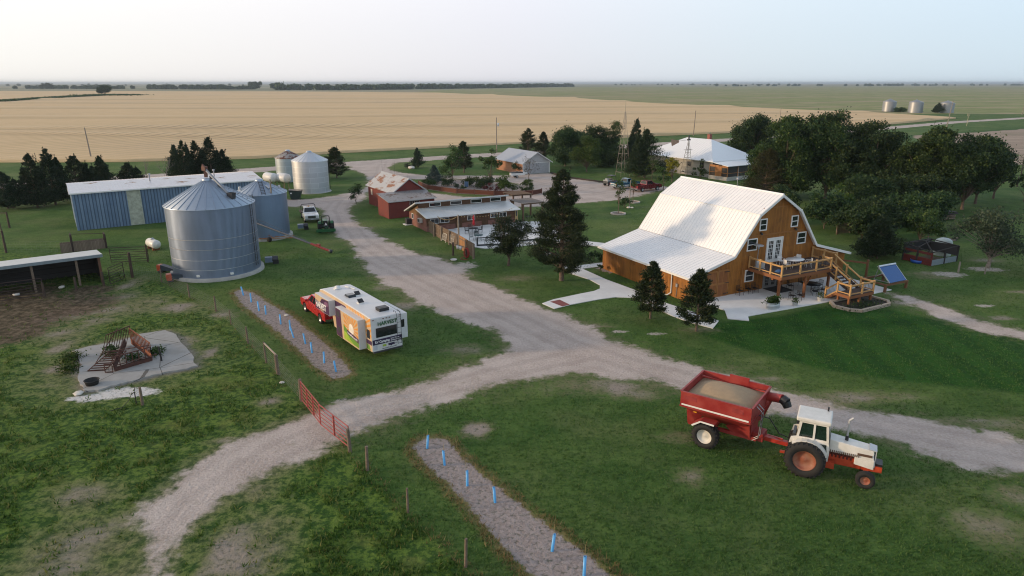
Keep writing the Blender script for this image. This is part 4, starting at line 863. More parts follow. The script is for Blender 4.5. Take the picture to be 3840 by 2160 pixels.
def h_tank(name, label, cat, x, y, z, L, R, rz, m_, legs=.0, group=None):
    t = thing(name, label, cat, (x,y,0), rz, group)
    prof = [(0,-L/2-R*.45),(R*.55,-L/2-R*.34),(R*.88,-L/2-R*.12),(R,-L/2+.05),(R,L/2-.05),(R*.88,L/2+R*.12),(R*.55,L/2+R*.34),(0,L/2+R*.45)]
    MB().lathe(prof, 28, M=Matrix.Translation((0,0,z)) @ Matrix.Rotation(PI/2,4,'Y')).build('tank', m_, t)
    return t
pt = h_tank('propane_tank', 'white propane tank with a rusty saddle alone on the grass', 'tank', -42.7, 79.3, .72, 2.0, .52, rad(-42), M_('propane_white',(.68,.67,.62),.4,var=.06))
m = MB(); m.lathe([(0,.0),(.2,.0),(.22,.12),(.1,.2),(0,.21)],14,(.0,0,1.2)); m.build('dome', grey_metal, pt)
for x in (-.7,.7):
    m = MB(); m.bx(x-.08,x+.08,-.4,.4,.0,.32); m.build('saddle', M_('rusty_saddle',(.22,.08,.03),.9), pt)
for x,y,lb in ((-45.2,128.2,'white round-ended fuel tank on the left of the pair on a stand'),(-42.6,127.6,'white round-ended fuel tank on the right of the pair on a stand')):
    t = h_tank('fuel_tank', lb, 'tank', x, y, 2.1, 2.6, .85, rad(-38), M_('tank_white',(.66,.66,.65),.45,var=.05), group='raised white fuel tanks')
    m = MB()
    for k in (-.9,.9):
        for j in (-.5,.5): m.bar((k,j,0),(k,j*.7,1.55),.08)
        m.bar((k,-.6,1.3),(k,.6,1.3),.1)
    m.build('stand', post_wood, t)
dp = thing('dumpster', 'dark green slant-sided dumpster at the gravel edge', 'dumpster', (-37.0,116.2,0), .16)
m = MB(); m.prof_y([(-.65,.08),(.75,.08),(1.15,1.35),(-.95,1.55)], -.8, .8); m.build('container', M_('dumpster_green',(.012,.03,.022),.55,var=.25), dp)
m = MB(); m.add([(-1.0,-.85,1.56),(1.2,-.85,1.36),(1.2,.85,1.36),(-1.0,.85,1.56),(-1.0,-.85,1.64),(1.2,-.85,1.42),(1.2,.85,1.42),(-1.0,.85,1.64)],[(0,3,2,1),(4,5,6,7),(0,1,5,4),(1,2,6,5),(2,3,7,6),(3,0,4,7)]); m.build('lid', black_metal, dp)
m = MB(); m.bx(-.7,-.42,-.83,-.802,1.0,1.2); m.build('sticker', white_paint, dp)

# ================================================================= poles, towers
def pole(label, x, y, h, r=.16, arm=False, tr=False, lean=(0,0), group='utility poles', cat='utility pole', nm='utility_pole', mat=None):
    t = thing(nm, label, cat, (x,y,0), .3, group)
    MB().tube((0,0,-.1),(lean[0],lean[1],h),r,r*.65,10).build('pole', mat or M_('grey_pole_wood',(.26,.22,.18),.9,var=.2,scale=2), t)
    if arm: m = MB(); m.bar((-1.0,0,h-.5),(1.0,0,h-.5),.1,.12); m.build('crossarm', post_wood, t)
    if tr: m = MB(); m.lathe([(0,-.45),(.26,-.45),(.28,0),(.26,.42),(0,.5)],14,(.42,0,h-2.0)); m.build('transformer', M_('transformer_grey',(.6,.62,.65),.45), t)
    return t
pole('leaning grey utility pole behind the cedar row, wheat behind it', -109.68, 180.18, 8.0, .2, lean=(-.35,0))
pole('utility pole carrying a pale transformer, by the road left of the garage', -4.42, 199.6, 9.6, .17, tr=True)
pole('tall bare utility pole rising behind the white farmhouse roof', 68.0, 261.7, 9.2, .2, lean=(.3,0))
pole('leaning pale utility pole in front of the distant grain bins', 193.4, 311.6, 11.5, .2, lean=(1.2,0))
pole('short utility pole just above the big dark trees, before the wheat edge', 127, 333, 8.0, .18)
pole('thin utility pole alone at the right edge beside the far field', 316, 436, 14, .2, lean=(1.2,0))
pole('grey wooden pole standing between the two nearest bins', -29.9, 84.6, 7.6, .14, group='posts among the buildings', cat='pole', nm='timber_pole')
pole('weathered timber pole standing in the plank fence line', -6.35, 79.6, 4.1, .13, group='posts among the buildings', cat='pole', nm='timber_pole')
pole('grey post with white stones at its foot on the lawn', 18.7, 107.9, 4.3, .09, group='posts among the buildings', cat='post', nm='timber_pole')
def lattice(name, label, x, y, h, w, wt, mat, rz=.4, cat='tower', steps=None):
    t = thing(name, label, cat, (x,y,0), rz)
    f = lambda k, z: ((-1 if k in (0,3) else 1)*(w+(wt-w)*z/h)/2, (-1 if k < 2 else 1)*(w+(wt-w)*z/h)/2, z)
    for k in range(4):
        m = MB(); m.bar(f(k,0), f(k,h), .055); m.build('leg', mat, t)
    m = MB(); zs = steps or np.linspace(.9, h*.93, 7)
    for z in zs:
        for k in range(4): m.bar(f(k,z), f((k+1)%4,z), .045)
    for z0, z1 in zip(zs[:-1], zs[1:]):
        for k in range(4): m.bar(f(k,z0), f((k+1)%4,z1), .018)
    m.build('bracing', mat, t)
    return t
tm = M_('tower_steel', (.33,.29,.24), .5, .4)
tw = lattice('lattice_tower', 'tall slim steel lattice tower tapering to a point above the dark trees', 23.5, 145.9, 13.3, 2.2, .16, tm)
MB().tube((0,0,13.2),(0,0,15.6),.04,.02,6).build('mast_tip', tm, tw)
wm = lattice('windmill', 'small windmill tower with a rusty tail vane in front of the farmhouse roof', 37.1, 146.1, 7.4, 2.0, .14, tm)
m = MB(); m.box((0,0,7.6),(.8,.35,.3),.3); m.tube((0,0,7.6),(0,0,8.5),.16,.16,8); m.build('gearbox', dark_steel, wm)
m = MB(); m.bar((0,0,7.6),(-2.2,.5,7.35),.05); m.build('tail_boom', tm, wm)
m = MB(); m.add([(-2.1,.46,7.5),(-3.9,.86,7.75),(-3.6,.8,6.3),(-2.1,.47,7.05)]+[(-2.1,.50,7.5),(-3.9,.90,7.75),(-3.6,.84,6.3),(-2.1,.51,7.05)],[(0,1,2,3),(7,6,5,4),(0,4,5,1),(1,5,6,2),(2,6,7,3),(3,7,4,0)]); m.build('tail_vane', M_('rusty_vane',(.42,.27,.19),.7,var=.2), wm)
m = MB()
for sgn in (-1,1): m.bar((-.8*sgn,0,5.55),(.8*sgn*.2,0,5.55),.06)
m.bx(-.9,.9,-.35,.35,5.5,5.54); m.build('platform', tm, wm)

# ================================================================= fences and gates
def post(label, x, y, h, r=.08, group='fence posts of the pasture', mat=None, nm='fence_post', lean=(0,0), cat='fence post'):
    o = MB(); o.tube((0,0,-.05),(lean[0],lean[1],h),r,r*.85,8); return tag(o.build(nm, mat or post_wood, None, (x,y,0)), label, cat, group)
FP = [(-29.8,60.2,1.3,.08,'dark fence post nearest the foot of the largest bin'),(-25.7,56.2,1.4,.08,'fence post just below the start of the upper mulch strip'),
 (-23.1,52.9,1.25,.05,'thin fence post between two thicker ones beside the upper mulch strip'),(-20.1,48.6,1.35,.08,'fence post midway along the upper mulch strip'),
 (-17.4,44.8,1.6,.07,'tall dark end post where a rail slopes to a thicker post'),(-15.9,42.8,1.45,.14,'thick brown corner post with the sloping rail end'),
 (-13.1,38.7,1.5,.13,'thick gate post with a pale top hinging the red gate'),(-8.7,32.6,1.4,.11,'dark gate post at the near end of the red gates'),
 (-7.4,30.8,1.35,.09,'grey fence post standing beside the near red gate end'),(-4.8,27.2,1.3,.06,'crooked thin fence post left of the lower mulch strip'),
 (-1.9,23.5,1.4,.07,'gnarled grey post at the bottom edge of the lawn'),(-34.9,65.3,1.3,.07,'thin post in front of the red-faced heater units')]
for x,y,h,r,lb in FP: post(lb, x, y, h, r, lean=(random.uniform(-.05,.05), random.uniform(-.05,.05)))
m = MB(); m.tube((0,0,1.5),(1.6,-2.05,1.35),.06,.06,8); tag(m.build('fence_rail', M_('grey_rail',(.34,.28,.22),.9), None, (-17.45,44.85,0)), 'sloping grey timber rail between two posts by the upper mulch strip', 'rail')
wire = M_('fence_wire', (.30,.30,.28), .6, .4)
def wire_fence(label, pts, h=1.15, step=.3, rows=7, r=.0032):
    m = MB()
    for (x0,y0),(x1,y1) in zip(pts[:-1],pts[1:]):
        L = math.hypot(x1-x0,y1-y0)
        for j in range(rows): z = .08+h*j/(rows-1); m.tube((x0,y0,z),(x1,y1,z),r,r,4,cap=False)
        for i in range(int(L/step)+1): t = i*step/L; m.tube((x0+(x1-x0)*t,y0+(y1-y0)*t,.06),(x0+(x1-x0)*t,y0+(y1-y0)*t,h+.06),r*.8,r*.8,4,cap=False)
    return tag(m.build('wire_fence', wire), label, 'fence', 'woven wire fences of the pasture')
wire_fence('woven wire fence running down past the upper mulch strip to the red gate', [(-34.9,65.3),(-29.8,60.2),(-25.7,56.2),(-23.1,52.9),(-20.1,48.6),(-17.4,44.8),(-15.9,42.8),(-13.1,38.7)])
wire_fence('woven wire fence between the corral corner and the red-faced heater units', [(-38.6,67.2),(-34.9,65.3)])
wire_fence('wire fence across the green yard behind the open cattle shed', [(-59.1,77.6),(-55,77.7),(-51.6,77.8)], 1.2, .6, 5)
def gate(label, p, q, nbar, mat, h=1.25, r=.028, posts=3, group='red tube gates', nm='tube_gate', z0=.2):
    L = math.hypot(q[0]-p[0], q[1]-p[1]); t = thing(nm, label, 'gate', (p[0],p[1],0), math.atan2(q[1]-p[1],q[0]-p[0]), group)
    m = MB()
    for x in (0,L): m.tube((x,0,z0),(x,0,z0+h),r*1.2,r*1.2,8)
    for z in (z0,z0+h): m.tube((0,0,z),(L,0,z),r*1.2,r*1.2,8)
    m.build('frame', mat, t)
    for j in range(1,nbar+1): m = MB(); z = z0+h*j/(nbar+1); m.tube((.03,0,z),(L-.03,0,z),r,r,6); m.build('bar', mat, t)
    for i in range(1,posts): m = MB(); m.bx(L*i/posts-.035,L*i/posts+.035,-.045,.045,z0,z0+h); m.build('upright', mat, t)
    return t
gate('red tube gate hinged on the pale-topped post, its far half closed', (-13.0,38.5), (-11.05,35.45), 4, M_('gate_red',(.34,.06,.05),.5,var=.2), group='red tube gates')
gate('red tube gate ending at the dark post nearest the camera', (-11.0,35.35), (-8.75,32.75), 4, M_('gate_red',(.34,.06,.05),.5,var=.2), posts=2)
corral = M_('corral_rust', (.055,.035,.03), .8, .2)
gate('dark pipe gate between the cattle shed end and a leaning post', (-40.3,69.6), (-38.9,70.4), 5, corral, 1.7, .03, 1, 'dark corral panels', 'corral_gate', .15) if False else None
for p,q,lb in (((-44.0,72.6),(-40.2,73.3),'dark pipe panel beyond the right end of the cattle shed'),((-39.3,64.1),(-39.15,66.4),'small dark pipe gate standing open on the dirt path'),((-43.4,60.5),(-46.3,58.6),'brown pipe panel in front of the open cattle shed')):
    gate(lb, p, q, 5, corral, 1.6, .028, 1, 'dark corral panels', 'corral_panel', .15)
for x,y,h,r,lb in ((-39.9,64.0,1.4,.12,'grey round corral post with pale stones at its foot'),(-43.4,60.5,1.35,.12,'brown corral post in front of the shed, leftmost of three'),(-41.6,62.4,1.3,.12,'brown corral post in front of the shed, middle of three'),(-38.7,67.0,2.6,.15,'tall leaning split post at the corral corner'),(-40.3,73.2,2.0,.08,'dark post at the far end of the pipe panel'),(-59.1,77.6,2.6,.13,'tall dark post at the left edge where the wire fence starts'),(-65.2,85.6,2.0,.07,'slim dark post on the slope at the left edge'),(-68.8,91.9,2.2,.13,'dark post with a crossbar at the far left edge')):
    post(lb, x, y, h, r, 'corral posts', M_('dark_post',(.075,.05,.036),.9,var=.3))
m = MB(); m.bar((-3,.3,2.0),(0,0,2.05),.1); m.build('crossbar', M_('dark_post',(.075,.05,.036),.9), None, (-68.8,91.9,0)); tag(bpy.data.objects['crossbar'], 'dark horizontal crossbar resting on the far left post', 'rail')
lc = thing('loading_chute', 'dark pipe loading chute with plank sides behind the cattle shed roof', 'loading chute', (-51.5,78.0,0), .6)
for x,y in ((0,0),(0,1.2),(3.4,0),(3.4,1.2)):
    m = MB(); m.bx(x-.1,x+.1,y-.1,y+.1,0,2.0 if x < 1 else 1.7); m.build('post', corral, lc)
m = MB(); m.bar((0,0,2.0),(0,1.2,2.0),.12); m.bar((3.4,0,1.7),(3.4,1.2,1.7),.12); m.bar((0,1.2,1.9),(3.4,1.2,1.6),.05); m.build('rail', corral, lc)
m = MB(); m.bx(-1.2,3.3,-.06,-.01+0,.0,1.0); m.bx(-1.2,3.3,1.21,1.26,0,1.0); m.build('plank_side', old_wood, lc)
# ================================================================= trees and plants
def unit(a): return a/np.maximum(np.linalg.norm(a, axis=-1, keepdims=True), 1e-6)
def cards(P, D, L, W, r=rng):
    """leaf-sized diamonds: centre P, long axis D"""
    n = len(P); D = unit(D); N = unit(r.normal(size=(n,3))); S = unit(np.cross(D, N))
    L = np.broadcast_to(np.asarray(L, float), n)[:,None]; W = np.broadcast_to(np.asarray(W, float), n)[:,None]
    B = np.cross(S, D)*W*.25
    V = np.stack([P-D*L/2, P+S*W/2+B, P+D*L/2, P-S*W/2+B], 1).reshape(-1,3)
    return V, np.arange(4*n).reshape(n,4)
bark = M_('bark', (.13,.095,.07), .95, var=.35, scale=5, bump=.5, bscale=14)
bark_grey = M_('bark_grey', (.22,.19,.16), .95, var=.35, scale=5, bump=.5, bscale=14)
L_CEDAR = leaf_mat('cedar_foliage', (0.0108,0.027,0.01485), (0.0297,0.0594,0.0243), (0.06075,0.081,0.0297), .12)
L_PINE = leaf_mat('pine_needles', (.010,.021,.008), (.032,.050,.015), (.080,.092,.030), .15)
L_OLDPINE = leaf_mat('old_pine_needles', (0.0168,0.0336,0.0154), (0.0504,0.0784,0.0266), (0.105,0.126,0.042), .15)
L_SPRUCE = leaf_mat('blue_spruce_needles', (0.035,0.06,0.055), (0.07,0.105,0.095), (0.1,0.13,0.11), .12)
L_LEAF = leaf_mat('broad_leaves', (0.02025,0.0486,0.0135), (0.06075,0.1107,0.0243), (0.1283,0.1688,0.0405), .25)
L_LEAFY = leaf_mat('bright_leaves', (0.0299,0.06325,0.0115), (0.0782,0.1323,0.023), (0.138,0.1725,0.04025), .3)
L_DARK = leaf_mat('dark_leaves', (0.0145,0.0377,0.01305), (0.0435,0.0812,0.02175), (0.0899,0.1232,0.0319), .2)
L_GOLD = leaf_mat('golden_leaves', (0.12,0.12,0.012), (0.28,0.24,0.02), (0.38,0.33,0.05), .3)
L_OLIVE = leaf_mat('olive_needles', (0.033,0.0418,0.0132), (0.077,0.0792,0.0242), (0.143,0.11,0.0385), .2)
L_AIRY = leaf_mat('silver_leaves', (0.0308,0.0528,0.0286), (0.0715,0.099,0.055), (0.11,0.1375,0.0825), .25)
L_RED = leaf_mat('barberry_leaves', (0.06,0.012,0.016), (0.12,0.028,0.03), (0.16,0.05,0.04), .2)
L_BROWN = leaf_mat('thin_brown_leaves', (0.055,0.0495,0.0275), (0.121,0.1045,0.055), (0.154,0.11,0.066), .2)

def limb_mesh(segs, name, mat, parent, n=7):
    m = MB()
    for p, q, a, b in segs: m.tube(p, q, a, b, n, cap=False)
    return m.build(name, mat, parent)
def conifer(t, h, r, mat, bk, seed, kind_='cedar', base=.04, leafk=1.0):
    g_ = np.random.default_rng(seed); Ps=[]; Ds=[]; Ls=[]; segs=[((0,0,-.1),(0,0,h*.92),max(.05,h*.022),.03)]
    if kind_ == 'cedar':
        nb = int(170*(r/2.2)*(h/7)**.7); up = .55; pw = .75; tipk = .30
    elif kind_ == 'pine':
        nb = int(120*(h/7)**.6); up = .34; pw = .58; tipk = .34
    else: nb = 110; up = .15; pw = .9; tipk = .28
    lobes = g_.uniform(0,2*PI,3), g_.uniform(.05,.22,3)
    subs = [(0.,0.,1.,1.)]
    if kind_ == 'cedar':
        for _ in range(3 if r > 2.4 else 2): a = g_.uniform(0,2*PI); subs.append((math.cos(a)*r*g_.uniform(.3,.5), math.sin(a)*r*g_.uniform(.3,.5), g_.uniform(.66,.9), g_.uniform(.55,.75)))
    nb = int(nb*(1.5 if kind_ == 'cedar' else 1.35)); h0, r0 = h, r
    for i in range(nb):
        sx_, sy_, hk, rk = subs[i % len(subs)] if i % 2 else subs[0]; h = h0*hk; r = r0*rk
        t_ = g_.random()**.85; z = h*(base+(1-base)*t_*.97); a = g_.uniform(0,2*PI)
        prof = (1-t_)**pw
        if kind_ == 'pine': prof = min(prof, .42+t_*2.6)*(1+.0)
        prof *= 1+sum(A*math.cos(k*(a-o)) for k,(o,A) in enumerate(zip(*lobes),1))*.8
        R = max(.12, r*prof*g_.uniform(.68,1.12))
        upv = up*g_.uniform(.5,1.5)*(1 if kind_ != 'pine' else (.5+1.2*t_)); d = np.array([math.cos(a),math.sin(a),upv]); d /= np.linalg.norm(d)
        z0 = max(.05*h, z-R*upv*.75)
        p0 = np.array([sx_,sy_,z0]); tip = p0+d*R
        if i % 3 == 0 or kind_ == 'pine': segs.append((tuple(p0),tuple(p0+d*R*.85),max(.012,R*.02),.008))
        nc = int((46 if kind_ != 'pine' else 90)*leafk*(.5+.6*R/max(r,.1)))
        s = 1-np.abs(g_.normal(0,.28,nc)); s = np.clip(s,.12,1.05)
        off = g_.normal(0,1,(nc,3))*(.09+.10*R)*np.array([1,1,.55])*(1.15-.45*s)[:,None]
        Ps.append(p0+d*(R*s)[:,None]+off); Ds.append(d*.9+g_.normal(0,.55,(nc,3))+np.array([0,0,.35])); Ls.append(np.full(nc,1.0))
    h, r = h0, r0
    # leader shoots
    for sx_, sy_, hk, rk in subs[1:]:
        nc = 40; u = g_.random(nc); P = np.stack([np.full(nc,sx_), np.full(nc,sy_), h*hk*(.82+.22*u)],1)+g_.normal(0,.10,(nc,3))*(1-u*.8)[:,None]; Ps.append(P); Ds.append(np.tile([0,0,1.0],(nc,1))+g_.normal(0,.4,(nc,3))); Ls.append(np.full(nc,.9))
    for k in range(5 if kind_ == 'cedar' else 3):
        a = g_.uniform(0,2*PI); q = g_.uniform(0,.16)*r; z0 = h*(.84 if k else .9)-k*.02*h; nc = 26
        u = g_.random(nc); P = np.stack([q*math.cos(a)*(1+.6*u), q*math.sin(a)*(1+.6*u), z0+(h-z0)*u*(1 if k == 0 else .75)],1)+g_.normal(0,.07+.012*h,(nc,3))*(1-u*.8)[:,None]
        Ps.append(P); Ds.append(np.tile([0,0,1.0],(nc,1))+g_.normal(0,.4,(nc,3))); Ls.append(np.full(nc,.9))
    P = np.concatenate(Ps); D = np.concatenate(Ds); L = np.concatenate(Ls)
    sz = .30 if kind_ != 'pine' else .30
    V, F = cards(P, D, sz*L*g_.uniform(.7,1.4,len(P)), (.10 if kind_ != 'pine' else .062)*g_.uniform(.7,1.4,len(P)), g_)
    limb_mesh(segs, 'trunk', bk, t, 6); fast_mesh('crown', V, F, mat, t)
def broadleaf(t, h, r, mat, bk, seed, low=.22, clumps=None, dens=1.0, leaf=.27, airy=False, colum=1.0, trunk=None, spread=.30, wr=.62):
    g_ = np.random.default_rng(seed); zc = h*(low+1)/2; hz_ = h*(1-low)/2
    n = clumps or int(30*max(.6,(r/3))**1.6); C=[]; Rr=[]; segs=[]
    tr = trunk or max(.06,h*.022); fork = h*max(low*.85,.12)
    segs.append(((0,0,-.1),(g_.normal(0,.05),g_.normal(0,.05),fork),tr,tr*.75))
    nl = 3 if r < 1.6 else int(g_.integers(5,9)); lob = []
    for i in range(nl):
        a = 2*PI*i/nl+g_.uniform(-.4,.4); zz = g_.uniform(-.75,.62); q = r*.58*math.sqrt(max(.05,1-zz*zz*.8))*g_.uniform(.75,1.1); lob.append((q*math.cos(a), q*math.sin(a), zc+hz_*zz*.8, g_.uniform(.36,.56)*r))
    lob.append((g_.normal(0,.12*r), g_.normal(0,.12*r), zc+hz_*.52, .5*r)); lob.append((0,0,zc-hz_*.1,.55*r))
    for i in range(n):
        lx, ly, lz, lr = lob[i % len(lob)]; v = g_.normal(size=3); v[2] += .25; v /= np.linalg.norm(v); s = g_.uniform(.6,1.0)
        c = np.array([lx+v[0]*lr*s, ly+v[1]*lr*s, min(lz+v[2]*lr*s*min(1.25,max(.7,hz_/r)), h*.97)]); c[2] = max(c[2], h*low*.8+.1)
        C.append(c); Rr.append(r*spread*g_.uniform(.45,1.15))
    C = np.array(C); Rr = np.array(Rr)
    for c in C[::2 if not airy else 1]:
        m_ = np.array([c[0]*.35,c[1]*.35,fork+(c[2]-fork)*.5])+g_.normal(0,.1*r*.3,3)
        segs.append(((0,0,fork*.95),tuple(m_),tr*.42,tr*.2)); segs.append((tuple(m_),tuple(c),tr*.2,.012))
    Ps=[]; Ds=[]
    for c, R in zip(C,Rr):
        k = int(dens*95*(R/.8)**1.7+14); v = unit(g_.normal(size=(k,3))); s = g_.random(k)**.45
        p = c+v*(R*s)[:,None]*np.array([1.1,1.1,.8]); p += g_.normal(0,.06*r*.3,(k,3)); st_ = g_.random(k) < .06; p[st_] += v[st_]*R*g_.uniform(.2,.7,(int(st_.sum()),1))
        if airy: p[:,2] -= .25*R*g_.random(k)
        Ps.append(p); Ds.append(v*.5+g_.normal(0,.8,(k,3))+np.array([0,0,-.5 if airy else .1]))
    P = np.concatenate(Ps); D = np.concatenate(Ds); keep = P[:,2] > .06*h; P, D = P[keep], D[keep]
    V, F = cards(P, D, leaf*g_.uniform(.6,1.5,len(P)), leaf*wr*g_.uniform(.6,1.4,len(P)), g_)
    limb_mesh(segs, 'trunk', bk, t, 7); fast_mesh('crown', V, F, mat, t)
def bare(t, h, r, bk, seed, leaves=None, depth=4, dens=3):
    g_ = np.random.default_rng(seed); segs=[]; tips=[]
    def grow_(p, d, L, rad_, k):
        q = p+d*L; segs.append((tuple(p),tuple(q),rad_,rad_*.65))
        if k == 0: tips.append(q); return
        for j in range(3):
            e = d*.9+g_.normal(0,.48,3); e[2] += .12; e /= np.linalg.norm(e); grow_(p+d*L*g_.uniform(.55,1), e, L*g_.uniform(.6,.82), rad_*.55, k-1)
    grow_(np.array([0,0,-.05]), np.array([0,0,1.0]), h*.36, h*.016, depth)
    s = np.array([q[1] for q in segs]); kx = r/max(.1,np.abs(s[:,:2]).max()); kz = h/max(.1,s[:,2].max())
    f = lambda p: (p[0]*kx, p[1]*kx, p[2]*kz)
    limb_mesh([(f(a),f(b),c,d) for a,b,c,d in segs], 'trunk', bk, t, 5)
    if leaves:
        T_ = np.array([f(q) for q in tips]); P = np.repeat(T_,dens,0)+g_.normal(0,.14,(len(T_)*dens,3))
        V, F = cards(P, g_.normal(size=P.shape), .16, .09, g_); fast_mesh('crown', V, F, leaves, t)
